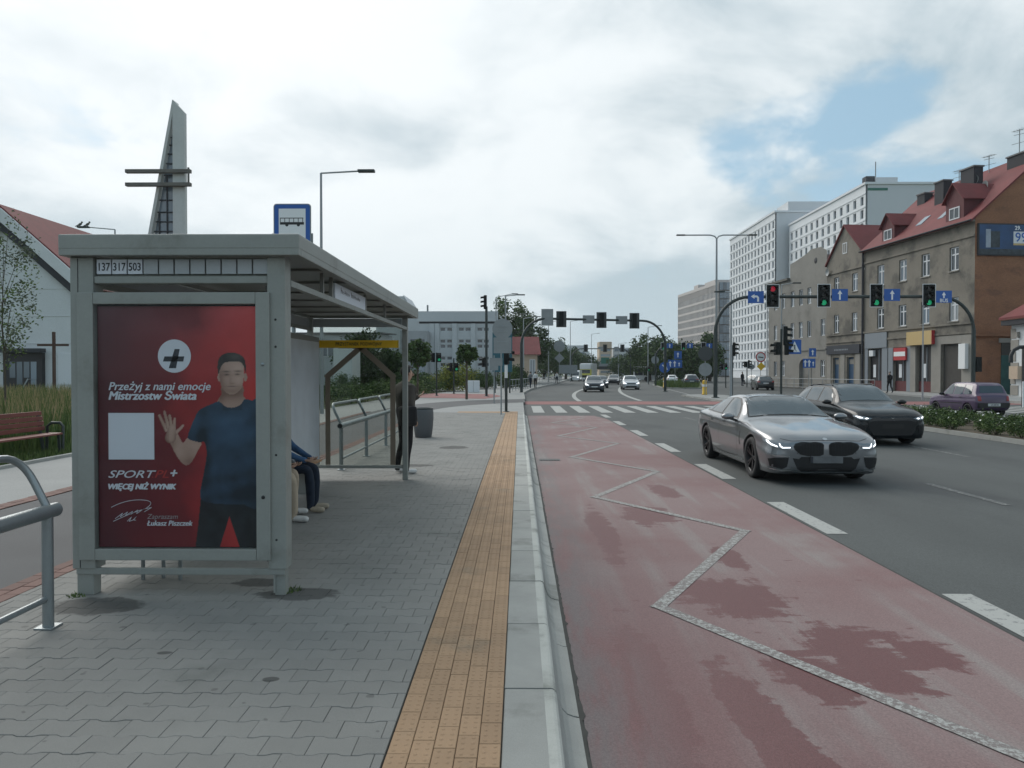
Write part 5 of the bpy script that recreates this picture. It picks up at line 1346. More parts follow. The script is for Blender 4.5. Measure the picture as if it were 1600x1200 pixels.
MB().box(0, L3, .31, 10, -.1, 12.6).build('rear_block', 'wall_grey', g3); MB().box(u1, L3, .02, .4, 12.601, 14.2).build('parapet_back', 'wall_grey', g3)
for i, (a, b_, c, d) in enumerate(holes): put_window(g3, a + .02, c + .02, .86, d - c - .04, 'cross' if i % 3 else 'mid')
box_part(g3, 'eaves', 'wall_dark_grey', -.2, u1, -.35, -.003, 12.5, 12.75); box_part(g3, 'cornice', 'wall_grey', 0, L3, -.1, -.003, 4.1, 4.25)
MB().prism([(pa[0] - .25, 0), (pa[0], 0)] + [(sum(pa) / 2 - (pa[1] - pa[0]) / 2 * math.cos(R(a)), 2.4 + .8 * math.sin(R(a))) for a in range(0, 181, 20)] + [(pa[1], 0), (pa[1] + .25, 0)] + [(sum(pa) / 2 + ((pa[1] - pa[0]) / 2 + .25) * math.cos(R(a)), 2.4 + 1.1 * math.sin(R(a))) for a in range(0, 181, 20)], lambda x, z: (x, -.08, z), lambda x, z: (x, .0, z)).build('passage_arch', 'wall_plinth', g3)
box_part(g3, 'passage_back', 'wall_dark_grey', pa[0], pa[1], 1.2, 1.25, 0, 3.2)
MB().lathe([(0, -.03), (.3, -.03), (.34, 0)], (L3 - 2.4, 0, 13.9), 16, 'y').build('round_vent', 'chimney_dark', g3)
# ---- small house at the right edge
sh_ = thing('small_house', 'pale stone house with red roof at the right edge, beside the brick gable', 'building', (34.9, 51.0, 0), 0)
MB().box(0, 8, 0, 2.1, -.1, 5.0).build('wall', 'wall_church', sh_)
for k in range(6): box_part(sh_, 'quoin', 'wall_plinth', -.04, -.003, 1.6 if k % 2 else 1.3, 2.12, .05 + k * .8, .75 + k * .8)
box_part(sh_, 'eaves', 'chimney_dark', -.5, 8.3, -.6, 2.5, 5.003, 5.35)
roof_slab(sh_, 'roof', [(-.6, -.7, 5.55), (8.4, -.7, 5.55), (8.4, 1, 7.0), (1.2, 1, 7.0)], 'roof_red'); roof_slab(sh_, 'roof', [(-.6, 2.6, 5.55), (-.6, -.7, 5.56), (1.2, 1, 7.01)], 'roof_red')
box_part(sh_, 'meter_box', 'wall_cream', -.35, -.045, .9, 1.8, 1.2, 2.1); box_part(sh_, 'wall_lamp', 'wall_plinth', -.2, -.003, 1.2, 1.4, 4.1, 4.5)

# ---- white tower blocks
def tower(name, label, X, y0, y1, ztop, rows, cols_, endw, zfirst, w=1.5, h=2.0, groupend=0):
    t = thing(name, label, 'building', (X, y1, 0), -math.pi / 2)
    L = y1 - y0; px_ = L / cols_; pz_ = (ztop - 2.0 - zfirst) / rows
    holes = []
    for r in range(rows):
        for c in range(cols_):
            a = (c + .5) * px_ - w / 2; z = zfirst + r * pz_ + .6; holes.append((a, a + w, z, z + h))
    mb = MB(); grid_wall(mb, L, -.2, ztop, holes, 0, .45); mb.build('long_wall', 'wall_white', t, fix=False)
    order = sorted(range(len(holes)), key=lambda i: -holes[i][0])
    rest = MB()
    me, _ = win_mesh(w, h, 'plain', 'wall_white_b', 'window_glass')
    for n_, i in enumerate(order):
        a, b_, c, d = holes[i]
        if n_ < 300: obj('window', me, t, (a, .3, c))
        else: rest.box(a, b_, .3, .36, c, d)
    if rest.v: tag(rest.build('far_window', 'window_glass', t), kind='stuff')
    MB().box(0, L, .46, endw, -.2, ztop - .01).build('core', 'wall_white_b', t)
    for r in range(rows + 1): box_part(t, 'storey_band', 'wall_white', 0, L, -.12, -.004, zfirst + r * pz_ - .12, zfirst + r * pz_ + .12)
    MB().box(-.3, L + .3, -.3, endw + .3, ztop, ztop + .5).build('parapet', 'wall_white', t)
    return t, L
t, L = tower('tower_block', 'white tower block with rows of small square windows, left one of the pair', 75.5, 221, 268, 49, 15, 14, 22, 2.5)
MB().box(L - 10, L - .5, 4, 18, 49.5, 52.3).build('roof_house', 'wall_white_b', t); MB().box(L - 22, L - 10, 2, 9, 49.5, 51).build('roof_plant', 'chimney_dark', t)
t, L = tower('tower_block', 'white slab block nearer the street, right one of the pair, with blank end wall', 79.0, 171, 219, 44.6, 13, 13, 17, 3.0)
for x, w in ((L - 6, 4), (L - 14, 6), (L - 1.5, 1)): MB().box(x - w, x, 3, 8, 45.1, 46.6).build('roof_plant', 'wall_white_b', t)
MB().tube([(L - 8, 6, 45), (L - 8, 6, 52)], .12, 6).build('roof_mast', 'sign_back', t); MB().box(L - 4, L - 2, 1, 3, 45.1, 47).build('roof_plant', 'chimney_dark', t)
box_part(t, 'wall_logo', 'sign_green', L + .003, L + .05, .4, 5.0, 43.2, 43.8)
# ---- beige office block
p0, p1 = Vector((75.3, 355, 0)), Vector((79.7, 300, 0)); ang = math.atan2(p1.y - p0.y, p1.x - p0.x); L = (p1 - p0).length
t = thing('office_block', 'beige office block with vertical stone fins and glazed corner, far off', 'building', p0, ang)
MB().box(0, L, .5, 30, 0, 38).build('core', 'office_dark', t)
zs_ = [0, 5] + [5 + 3.3 * (k + 1) for k in range(8)]
for k in range(9): box_part(t, 'storey_band', 'office_stone', 0, L, .0, .49, 4.5 + 3.35 * k, 5.4 + 3.35 * k)
box_part(t, 'roof_band', 'office_stone', 0, L, .0, .49, 37.2, 38.4)
fin = MB().box(0, .62, .05, .48, 0, 38.3).mesh('fin', 'office_stone')
for k in range(34): obj('fin', fin, t, (L * k / 33.5, 0, 0))
pane = MB().box(0, L / 33.5 - .64, .16, .2, 0, 2.3).mesh('window', 'window_glass')
for r in range(9):
    for k in range(33): obj('window', pane, t, (L * k / 33.5 + .63, 0, 5.45 + 3.35 * r)) if (r * 33 + k) < 297 else None
gc = MB(); grid_wall(gc, 0, 0, 0, []) if False else None
for r in range(11):
    for k in range(6): obj('corner_pane', MB().box(L + .5, L + .55, .6 + k * 1.45, 1.95 + k * 1.45, .4 + r * 3.45, 3.4 + r * 3.45).mesh('corner_pane', 'window_glass_sky') if r == 0 and k == 0 else bpy.data.meshes['corner_pane'], t, (0, k * 1.45, r * 3.45))
MB().box(L - 25, L - 12, 3, 10, 38.4, 40.5).build('roof_plant', 'office_stone', t); MB().box(L - 40, L - 34, 3, 8, 38.4, 41).build('roof_plant', 'office_stone', t)

# ---- church on the left
ch = thing('church', 'white gabled church with steep red roof and dark glazed entrance', 'church', (-45.5, 65, 0), 0)
gh, hw, ez = 15.9, 15.5, 2.2
mb = MB(); mb.add([(-hw, 0, 0), (hw, 0, 0), (hw, 0, ez), (0, 0, gh), (-hw, 0, ez)], [(0, 1, 2, 3, 4)]); mb.add([(-hw, 40, 0), (hw, 40, 0), (hw, 40, ez), (0, 40, gh), (-hw, 40, ez)], [(4, 3, 2, 1, 0)]); mb.add([(hw, 0, 0), (hw, 40, 0), (hw, 40, ez), (hw, 0, ez)], [(0, 1, 2, 3)])
mb.build('gable_wall', 'wall_church', ch, fix=False)
for s in (-1, 1):
    roof_slab(ch, 'roof', [(0, -.5, gh + .5), (s * (hw + .6), -.5, ez + .05), (s * (hw + .6), 26, ez + .05), (0, 26, gh + .5)], 'roof_red', .3)
    MB().beam((0, -.62, gh - .25), (s * (hw + .6), -.62, ez - .7), .2, .9).build('verge_board', 'wall_church', ch)
    MB().beam((0, -.35, gh - 1.35), (s * (hw + .6), -.35, ez - 1.8), .2, .55).build('verge_trim', 'chimney_dark', ch)  # dark trim line running below the verge board
for z in (4.2, 6.6, 9.0, 11.4): box_part(ch, 'board_joint', 'wall_church', -hw + (z + 1) * .9, hw - (z + 1) * .9, -.04, -.003, z, z + .06)
en = box_part(ch, 'entrance', 'shop_dark', .3, 3.7, -.5, -.003, 0, 3.4); box_part(en, 'entrance_canopy', 'chimney_dark', -.4, 4.1, -1.2, -.51, 3.4, 3.75)
for k in range(4): box_part(en, 'door_glass', 'window_glass_sky', .9 + k * .62, 1.4 + k * .62, -.53, -.503, .6 if k % 2 else 1.2, 2.6)
box_part(ch, 'notice_panel', 'wall_white', 4.9, 7.2, -.1, -.003, .6, 3.4)
MB().tube([(3.0, -2.2, 0), (3.6, -2.2, 1.1), (4.3, -2.2, 1.1), (4.3, -2.2, 0)], .05, 8).build('hand_rail', 'galv', ch)
# church tower
tw = thing('church_tower', 'tall tapering concrete bell tower with lattice glazing and horizontal cross beams', 'tower', (-38.2, 80, 0), 0)
q = 80 / 1160
def tp(px, py): return ((px - 258) * q, 1.66 + (582 - py) * q)
sl_ = [tp(270, 590), tp(289.5, 590), tp(289.5, 177), tp(271, 157)]
MB().prism(sl_, lambda x, z: (x, -.2, z), lambda x, z: (x, .35, z)).build('shaft', 'concrete_tower', tw)
MB().prism([tp(188, 590), tp(194, 590), tp(271.5, 172), tp(271.5, 157), tp(270, 157)], lambda x, z: (x, -.1, z), lambda x, z: (x, 1.2, z)).build('raking_leg', 'concrete_tower', tw)
MB().prism([tp(196, 588), tp(269.8, 588), tp(269.8, 185)], lambda x, z: (x, .5, z), lambda x, z: (x, .56, z)).build('glazing', 'window_glass_sky', tw)
for py in (213, 225, 239, 254, 272, 289, 311, 330, 345, 360, 380, 400, 420):
    x1, z = tp(269.5, py); x0 = tp(270 - (py - 160) * .188, py)[0]; box_part(tw, 'glazing_bar', 'chimney_dark', x0, x1, .36, .49, z - .06, z + .06)
for px, pt in ((257.5, 272), (245, 330)): x, zt = tp(px, pt); box_part(tw, 'glazing_bar', 'chimney_dark', x - .05, x + .05, .34, .48, 0, zt)
for py in (269.5, 290):
    z = tp(0, py)[1]; box_part(tw, 'cross_beam', 'wall_dark_grey', tp(200, 0)[0], tp(301, 0)[0], -.75, -.25, z - .18, z + .18)
x, z0 = tp(299.5, 293); z1 = tp(0, 265)[1]; box_part(tw, 'cross_post', 'wall_dark_grey', x - .09, x + .09, -.9, -.76, z0, z1)
# wooden cross before the church
wc = thing('wooden_cross', 'tall brown wooden cross standing in front of the white church wall', 'cross', (-36.6, 58, 0))
MB().box(-.085, .085, -.1, .1, 0, 4.85).build('upright', 'wood_cross', wc); MB().box(-1.25, 1.25, -.13, -.101, 3.72, 3.9).build('crossbar', 'wood_cross', wc)

# ---- grey school building and neighbours on the left
sc_ = thing('school_building', 'pale grey flat roofed building with small windows between vertical piers', 'building', (-14.9, 110, 0), 0)
LS = 11.5; k110 = 110 / 1160
def sx(px): return (px - 655) * k110
def sz(py): return 1.66 + (582 - py) * k110
holes = []
for px in (692, 702.5, 721, 731.5, 750, 760):
    for py in (515, 533.5, 541.5, 560, 570): holes.append((sx(px) - .42, sx(px) + .42, sz(py) - .25, sz(py) + .33))
mb = MB(); grid_wall(mb, LS, 0, 8.9, holes, 0, .2); mb.build('front_wall', 'wall_school', sc_, fix=False)
box_part(sc_, 'roof_band', 'wall_school', -.3, LS + .2, -.35, .29, 9.2, 10.7); box_part(sc_, 'lintel_band', 'chimney_dark', 0, LS, -.02, .29, 8.905, 9.195); MB().box(0, LS, .3, 14, 0, 10.6).build('rear_block', 'wall_school_dark', sc_)  # solid dark lintel band between front wall and roof band
for h in holes: obj('window', win_mesh(.84, .58, 'plain', 'wall_school', 'window_glass')[0], sc_, (h[0], .1, h[2]))
for px in (675, 683, 710.5, 739.5): box_part(sc_, 'pier', 'wall_school', sx(px) - .35, sx(px) + .35, -.3, -.003, 0, 8.9)
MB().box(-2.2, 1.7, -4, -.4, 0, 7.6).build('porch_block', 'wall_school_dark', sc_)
for k in range(3): box_part(sc_, 'porch_window', 'window_glass', -1.9 + k * 1.2, -1.1 + k * 1.2, -4.05, -4.003, 4.9, 6.4); box_part(sc_, 'porch_window', 'window_glass_sky', -1.9 + k * 1.2, -1.1 + k * 1.2, -4.05, -4.003, 1.0, 3.2)
gb = thing('gabled_school_wing', 'pale gabled wing with light roof rising behind the grey building', 'building', (-24, 124, 0), 0)
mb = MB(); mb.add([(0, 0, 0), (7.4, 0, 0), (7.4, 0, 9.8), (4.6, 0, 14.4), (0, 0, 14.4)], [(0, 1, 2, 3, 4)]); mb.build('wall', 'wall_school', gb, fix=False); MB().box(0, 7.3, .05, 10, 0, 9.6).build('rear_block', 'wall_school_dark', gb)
roof_slab(gb, 'roof', [(4.6, -.3, 14.6), (7.9, -.3, 9.2), (7.9, 10, 9.2), (4.6, 10, 14.6)], 'wall_white_b')
put_window(gb, 4.2, 7.2, 1.3, 2.0, 'cross', -.05); MB().tube([(8.5, 1, 9), (8.5, 1, 13)], .15, 6).build('mast', 'sign_back', gb)
ws_ = thing('white_wall_slab', 'plain white concrete slab seen through the shelter, below the yellow sign', 'wall', (-15.1, 60, 0)); MB().bbox(0, 1.55, 0, 3, 0, 3.6, .03).build('slab', 'wall_church', ws_)
pb = thing('pale_low_block', 'pale low building with big window seen through the far end of the shelter', 'building', (-33, 92, 0)); MB().box(0, 15.5, 0, 10, 0, 6.6).build('wall', 'wall_school', pb)
for k in range(6): put_window(pb, .8 + k * 2.5, 3.6, 1.7, 2.1, 'cross', -.06)
roof_slab(pb, 'roof', [(-.4, -.4, 6.62), (16, -.4, 6.62), (16, 10.4, 7.0), (-.4, 10.4, 7.0)], 'roof_grey')
# ---- cream house with red hipped roof
hh = thing('cream_house', 'cream house with red hipped roof beyond the left railing', 'house', (-2.5, 105, 0), 0)
MB().box(0, 5.0, 0, 8, 0, 4.3).build('wall', 'wall_cream', hh); put_window(hh, 3.9, .9, .8, 2.6, 'mid', -.05)
rh = [(-.5, -.5, 4.2), (5.5, -.5, 4.2), (5.5, 8.5, 4.2), (-.5, 8.5, 4.2), (1.0, 4, 6.9), (5.3, 4, 6.9)]
MB().add(rh, [(0, 1, 5, 4), (1, 2, 5), (2, 3, 4, 5), (3, 0, 4), (3, 2, 1, 0)]).build('roof', 'roof_red', hh)
tb = thing('teal_board', 'teal blue panel on posts behind the round sign back', 'sign', (-2.2, 60, 0)); MB().box(0, 1.6, 0, .2, 1.7, 4.9).build('panel', 'sign_teal', tb)
for x in (.2, 1.4): MB().tube([(x, .1, 0), (x, .1, 1.7)], .06, 8).build('post', 'pole_dark', tb)
# ---- road bridge and far blocks
br = thing('road_bridge', 'grey road bridge crossing the far end of the street', 'bridge', (28, 235, 0), R(4))
MB().box(-22, 25, 0, 6, 3.6, 5.2).build('deck', 'bridge_grey', br); MB().box(-22, 25, .5, 5.5, 2.6, 3.599).build('girder', 'bridge_dark', br)
for x in (-20, -6, 8, 22): MB().box(x - .5, x + .5, 1, 5, -.3, 2.599).build('pier', 'bridge_grey', br)
for k in range(24): obj('parapet_post', MB().box(-.05, .05, .1, .2, 5.2, 6.2).mesh('parapet_post', 'bridge_grey') if k == 0 else bpy.data.meshes['parapet_post'], br, (-21 + k * 2, 0, 0))
MB().box(-22, 25, .11, .19, 6.2, 6.3).build('parapet_rail', 'bridge_grey', br)
pn = thing('direction_gantry', 'green direction signs on a gantry before the far bridge', 'sign', (22, 215, 0))
for x in (-6.5, 12): MB().tube([(x, 0, 0), (x, 0, 6.2)], .12, 8).build('post', 'pole_grey', pn)
MB().box(-6.5, 12, -.05, .05, 5.2, 5.4).build('beam', 'pole_grey', pn)
for x in (-5.5, 1.5, 4.5, 8): box_part(pn, 'panel', 'sign_green', x, x + 2.4, -.2, -.06, 4.2, 6.0)
for i, (x0, x1, y, z, m, lb) in enumerate(((45, 52, 420, 19, 'wall_cream', 'small tan tower far off above the bridge, left of the grey block'), (54, 72, 430, 16, 'wall_white_b', 'long pale grey block on the skyline above the bridge'), (30, 44, 470, 15, 'wall_school', 'pale blue-grey flat block on the skyline left of the tan tower'), (23, 34, 380, 15.5, 'wall_white_b', 'tall hazy block behind the dark trees left of the far gantry'))):
    t = thing('skyline_block', lb, 'building', (x0, y, 0)); MB().box(0, x1 - x0, 0, 12, 0, z).build('wall', m, t)
    for r in range(int(z / 3.2)): box_part(t, 'window_band', 'window_glass_sky', .8, x1 - x0 - .8, -.06, -.003, 1.4 + r * 3.1, 2.7 + r * 3.1)
# ================================================================== signals, signs, lamps, railings
def head_parts(parent, x, z, y, w, h, lit=None, face=-1, plate='signal_black', edge=True):
    """traffic light with back plate; face -1 = facing the viewer, 1 = seen from behind"""
    hd = MB().box(x - w / 2, x + w / 2, y - .02, y + .02, z - h / 2, z + h / 2).build('signal_head', plate if face < 0 else 'signal_back', parent)
    bw = w * .42; box = MB().bbox(x - bw / 2, x + bw / 2, *sorted((y - face * .021, y - face * .24)), z - h * .46, z + h * .46, .02).build('signal_body', 'signal_black', hd)
    if face < 0:
        if edge:
            e = .035
            for b_ in ((x - w / 2, x + w / 2, z + h / 2 - e, z + h / 2), (x - w / 2, x + w / 2, z - h / 2, z - h / 2 + e), (x - w / 2, x - w / 2 + e, z - h / 2 + e, z + h / 2 - e), (x + w / 2 - e, x + w / 2, z - h / 2 + e, z + h / 2 - e)):
                MB().box(b_[0], b_[1], y - .027, y - .0205, b_[2], b_[3]).build('plate_edge', 'sign_white', hd)
        for k in range(3):
            zz_ = z + (1 - k) * h * .30; r = h * .115
            m = 'lens_red' if (lit == 'red' and k == 0) else ('lens_green' if (lit == 'green' and k == 2) else 'lens_off')
            MB().lathe([(0, -.03), (r * .7, -.026), (r, -.0)], (x, y - .022, zz_), 16, 'y').build('lens', m, hd)
            pts = [(x + r * 1.1 * math.cos(R(a)), zz_ + r * 1.1 * math.sin(R(a))) for a in range(-20, 201, 20)]; v = MB()
            v.add([(p[0], y - .02, p[1]) for p in pts] + [(p[0], y - .25, p[1]) for p in pts], [(i, i + 1, len(pts) + i + 1, len(pts) + i) for i in range(len(pts) - 1)], True); v.build('visor', 'signal_black', hd, fix=False)
    return hd
def arrow_sign(parent, x, z, y, w, h, kind):
    s = MB().box(x - w / 2, x + w / 2, y - .02, y + .01, z - h / 2, z + h / 2).build('lane_sign', 'sign_blue', parent); a = MB(); f = lambda u, v: (x + u * h, y - .024, z + v * h)
    if kind == 'left':
        a.flat([(.10, -.38), (.26, -.38), (.26, -.02), (.12, .14), (-.12, .14), (-.12, -.02), (.06, -.02), (.10, -.06)], f); a.flat([(-.12, .26), (-.12, -.14), (-.42, .06)], f)
    elif kind == 'bus': a.flat([(-.06, -.12), (.06, -.12), (.06, .12), (.17, .12), (0, .40), (-.17, .12), (-.06, .12)], f)
    else: a.flat([(-.07, -.40), (.07, -.40), (.07, .08), (.2, .08), (0, .40), (-.2, .08), (-.07, .08)], f)
    a.build('arrow', 'sign_white', s, fix=False)
    if kind == 'bus': obj('lettering', text_mesh('BUS', h * .40, 'sign_white', .006, 0, 'CENTER'), s, (x, y - .024, z - h * .45))
    return s
def gantry(name, label, pL, pR, z, r, rad, items, face):
    t = thing(name, label, 'traffic lights', (pL[0], pL[1], -.05)); V = Vector((pR[0] - pL[0], pR[1] - pL[1], 0)); Lg = V.length; d = V / Lg
    path = [Vector((0, 0, 0)), Vector((0, 0, z - rad))] + [d * (rad - rad * math.cos(R(a))) + Vector((0, 0, z - rad + rad * math.sin(R(a)))) for a in range(10, 91, 10)]
    path += [d * (Lg - rad + rad * math.sin(R(a))) + Vector((0, 0, z - rad + rad * math.cos(R(a)))) for a in range(0, 91, 10)] + [V]
    rr = [r * 1.25] * 2 + [r] * (len(path) - 4) + [r * 1.25] * 2
    MB().tube(path, rr, 12).build('portal', 'pole_dark', t)
    for p in (Vector((0, 0, 0)), V): MB().lathe([(0, .06), (r * 2.4, .06), (r * 2.6, 0)], p, 16).build('base_plate', 'pole_dark', t)
    return t, d
def PX(px, Y): return (px - 812) / 1160 * Y
# gantry facing the viewer, over the far carriageway
Yg = 50.0
t, d = gantry('signal_gantry', 'dark signal gantry with four lights facing the viewer over the right hand carriageway', (PX(1117, Yg), Yg), (PX(1516, Yg), Yg), 6.78, .11, 2.3, None, -1)
x0 = PX(1117, Yg)
for px, lit in ((1204, 'red'), (1283, 'green'), (1364, 'green'), (1445, 'green')): head_parts(t, PX(px, Yg) - x0, 6.84 if lit != 'red' else 6.82, -.14, .88, 1.55, lit)
for px, k, dz in ((1178, 'left', -.06), (1307.5, 'up', .08), (1388, 'up', .08), (1467.5, 'bus', -.04)): arrow_sign(t, PX(px, Yg) - x0, 6.80 + dz, -.15, 1.06, .80, k)
xr = PX(1516, Yg) - x0
MB().bbox(xr + .12, xr + .5, -.15, .15, 1.75, 2.75, .04).build('side_signal', 'signal_black', t); MB().bbox(xr + .3, xr + .6, .3, .7, .1, 1.0, .03).build('control_box', 'sign_yellow', t)
# gantry seen from behind, over the near carriageway
t, d = gantry('signal_gantry', 'dark signal gantry seen from behind with three lights and grey sign backs', (.15, 62), (12.9, 66), 6.25, .10, 2.2, None, 1)
for px, kind in ((853, 's'), (874, 'h'), (915.5, 'w'), (935.5, 'h'), (967, 'w'), (987.5, 'h')):
    u = (px - 815) / (1038 - 815); p = d * ((Vector((12.75, 4, 0))).length * u); 
    if kind == 'h': h_ = head_parts(t, p.x, 6.22, p.y - .12, .86, 1.36, None, 1)
    else: w, h = (1.0, 1.4) if kind == 's' else (1.0, .70); b_ = MB().box(p.x - w / 2, p.x + w / 2, p.y - .16, p.y - .13, 6.3 - h / 2 + (.05 if kind == 's' else -.05), 6.3 + h / 2 + (.05 if kind == 's' else -.05)).build('sign_back', 'sign_back', t)
# further gantries
t, d = gantry('signal_gantry', 'distant gantry with green lights and blue lane signs before the trees', (PX(1024, 96), 96), (PX(1118, 96), 96), 5.2, .09, 1.6, None, -1); x0 = PX(1024, 96)
for px in (1035.5, 1067, 1098): head_parts(t, PX(px, 96) - x0, 5.1, -.1, .62, 1.0, 'green')
for px, k in ((1045.5, 'up'), (1077, 'up'), (1107, 'up')): arrow_sign(t, PX(px, 96) - x0, 5.15, -.1, .75, .62, k)
t, d = gantry('signal_gantry', 'farthest gantry seen from behind with three dark lights before the bridge', (PX(893, 150), 150), (PX(985, 150), 150), 6.5, .1, 2.0, None, 1); x0 = PX(893, 150)
for px in (915, 945, 972): head_parts(t, PX(px, 150) - x0, 6.6, -.12, .85, 1.5, None, 1)
for px in (938, 963): MB().box(PX(px, 150) - x0 - .5, PX(px, 150) - x0 + .5, -.16, -.13, 6.4, 6.9).build('sign_back', 'sign_back', t)

def signal_post(label, x, y, h, heads, name='signal_post', mat='pole_dark', r=.06, bands=False):
    """heads: (z, dx, kind, facing angle)"""
    t = thing(name, label, 'traffic light', (x, y, -.02), group='post mounted signals round the crossing')
    MB().tube([(0, 0, 0), (0, 0, h)], r, 10).build('post', mat, t); MB().lathe([(0, .05), (r * 2.2, .05), (r * 2.6, 0)], n=14).build('foot', 'pole_dark', t)
    if bands: MB().tube([(0, 0, 1.45), (0, 0, 2.0)], r * 1.06, 10).build('white_band', 'sign_white', t)
    for z, dx, kind, ang in heads:
        n = 3 if kind == 'veh' else 2; hh = .30 * n + .06; g = obj('signal_head', MB().bbox(-.15, .15, -.10, .10, -hh / 2, hh / 2, .03).mesh('signal_head', 'signal_black'), t, (dx, 0, z), (0, 0, R(ang)))
        for k in range(n):
            zz_ = hh / 2 - .18 - k * .30; lit = 'lens_green' if (kind == 'green' and k == n - 1) else 'lens_off'
            obj('lens', MB().lathe([(0, -.012), (.08, -.01), (.1, 0)], (0, -.10, zz_), 14, 'y').mesh('lens', lit), g)
            pts = [(.115 * math.cos(R(a)), zz_ + .115 * math.sin(R(a))) for a in range(-10, 191, 20)]; v = MB()
            v.add([(p[0], -.1, p[1]) for p in pts] + [(p[0], -.32, p[1] - .03) for p in pts], [(i, i + 1, len(pts) + i + 1, len(pts) + i) for i in range(len(pts) - 1)], True); obj('visor', v.mesh('visor', 'signal_black'), g)
    return t
signal_post('short dark signal post at the platform end with a hooded head facing the road', -.57, 31.3, 2.62, [(2.35, .02, 'two', 80)], bands=True)
signal_post('dark signal post with two pedestrian heads left of the yellow shrub, green lit', PX(682, 53), 53, 3.1, [(2.75, -.25, 'two', -60), (2.75, .18, 'green', 10)])
signal_post('thin signal post with a small green head between the ball trees', PX(709, 58), 58, 2.8, [(2.1, -.22, 'two', -70), (2.1, .2, 'green', 10)])
t = signal_post('tall dark signal post with a high hooded head above the round sign back', PX(760, 52), 52, 6.3, [(6.6, -.08, 'veh', -80), (2.4, -.18, 'two', -60)], r=.09)
t = signal_post('dark signal post with hooded heads and blue crossing sign on the median', PX(1219, 38), 38, 3.9, [(3.55, .2, 'veh', 75), (2.9, -.22, 'two', -80), (2.9, .26, 'two', 80)])
cs_ = MB().box(.33, 1.0, -.03, 0, 2.62, 3.35).build('crossing_sign', 'sign_blue', t); MB().flat([(.40, 2.72), (.93, 2.72), (.665, 3.27)], lambda x, z: (x, -.034, z)).build('white_triangle', 'sign_white', cs_)
pm_ = MB(); f = lambda x, z: (x, -.038, z)
pm_.flat(ell(.67, 3.06, .035, .035, 10), f); pm_.flat([(.64, 2.88), (.70, 2.88), (.70, 3.02), (.64, 3.02)], f); pm_.flat([(.64, 2.88), (.67, 2.88), (.60, 2.75), (.57, 2.75)], f); pm_.flat([(.67, 2.88), (.70, 2.88), (.77, 2.75), (.74, 2.75)], f)
pm_.build('walking_figure', 'black', cs_)
signal_post('dark signal post with hooded head beside the short street lamp', PX(1143, 52), 52, 3.6, [(3.3, .12, 'veh', 75)])
signal_post('far signal post with a bright green light near the white tower', PX(1133, 80), 80, 2.6, [(2.3, 0, 'green', 0), (2.3, -.4, 'two', -70)])
signal_post('far signal post with two dark hooded heads below the round red sign', PX(1166, 84), 84, 2.9, [(2.6, -.2, 'two', -70), (2.6, .2, 'veh', 70)])
signal_post('far signal post with a lit green head left of the blue arrow disc', PX(1013, 104), 104, 2.4, [(2.2, 0, 'green', 0)])

def sign_post(label, x, y, h, plates, r=.03, mat='galv', name='sign_post'):
    """plates: (shape, z, size, material, dx)"""
    t = thing(name, label, 'sign', (x, y, -.02)); MB().tube([(0, 0, 0), (0, 0, h)], r, 8).build('post', mat, t)
    for shp, z, s, m, dx in plates:
        if shp == 'o': MB().prism([(dx + s * math.cos(2 * math.pi * i / 28), z + s * math.sin(2 * math.pi * i / 28)) for i in range(28)], lambda u, v: (u, -.05, v), lambda u, v: (u, -.035, v)).build('round_plate', m, t)
        elif shp == 'd': MB().prism([(dx - s, z), (dx, z - s), (dx + s, z), (dx, z + s)], lambda u, v: (u, -.05, v), lambda u, v: (u, -.035, v)).build('diamond_plate', m, t)
        elif shp == 't': MB().prism([(dx - s, z - s * .6), (dx + s, z - s * .6), (dx, z + s)], lambda u, v: (u, -.05, v), lambda u, v: (u, -.035, v)).build('triangle_plate', m, t)
        else: MB().box(dx - s[0] / 2, dx + s[0] / 2, -.055, -.035, z - s[1] / 2, z + s[1] / 2).build('plate', m, t)
    return t
t = sign_post('sign pole at the platform end with round and square plates seen from behind', -.73, 29.3, 3.9, [('o', 3.4, .40, 'sign_back', .05), ('r', 2.75, (.7, .62), 'sign_back', .05), ('r', 2.1, (.5, .3), 'sign_back', -.2)])
for z in (3.5, 3.3, 2.9, 2.6): MB().box(-.16, .26, -.07, -.056, z - .012, z + .012).build('clamp', 'galv', t)
sign_post('thin sign pole with small square back plate left of the platform end', PX(772, 40), 40, 2.6, [('r', 2.1, (.45, .6), 'sign_back', 0)])
t = sign_post('blue round keep right sign on a black post at the tip of the grassy island', PX(1038, 84.5), 84.5, 1.9, [('o', 2.25, .62, 'sign_blue', 0)], .07, 'black')
a_ = MB(); f = lambda x, z: (x, -.056, z); a_.flat([(-.32, 2.5), (-.22, 2.6), (.10, 2.24), (.22, 2.36), (.32, 1.98), (-.06, 2.06), (.02, 2.15)], f); a_.build('arrow', 'sign_white', t)
for k in range(4): MB().tube([(-.05, 0, 2.95 + k * .28), (-.05, 0, 3.23 + k * .28)], .07, 8).build('marker_band', 'sign_white' if k % 2 else 'black', t)
t = sign_post('blue lane arrow board with three white arrows behind the grassy island', PX(1054, 92), 92, 4.4, [('r', 2.75, (1.75, 1.0), 'sign_blue', 0), ('r', 3.85, (.95, .95), 'sign_blue', .35)])
def up_arrow(parent, x, z, s, y=-.06): MB().flat([(x - .08 * s, z - .4 * s), (x + .08 * s, z - .4 * s), (x + .08 * s, z + .1 * s), (x + .22 * s, z + .1 * s), (x, z + .42 * s), (x - .22 * s, z + .1 * s), (x - .08 * s, z + .1 * s)], lambda u, v: (u, y, v)).build('arrow', 'sign_white', parent)
for x, z, s in ((-.6, 2.75, .9), (-.05, 2.75, .9), (.5, 2.68, .6), (.35, 3.85, .75)): up_arrow(t, x, z, s)
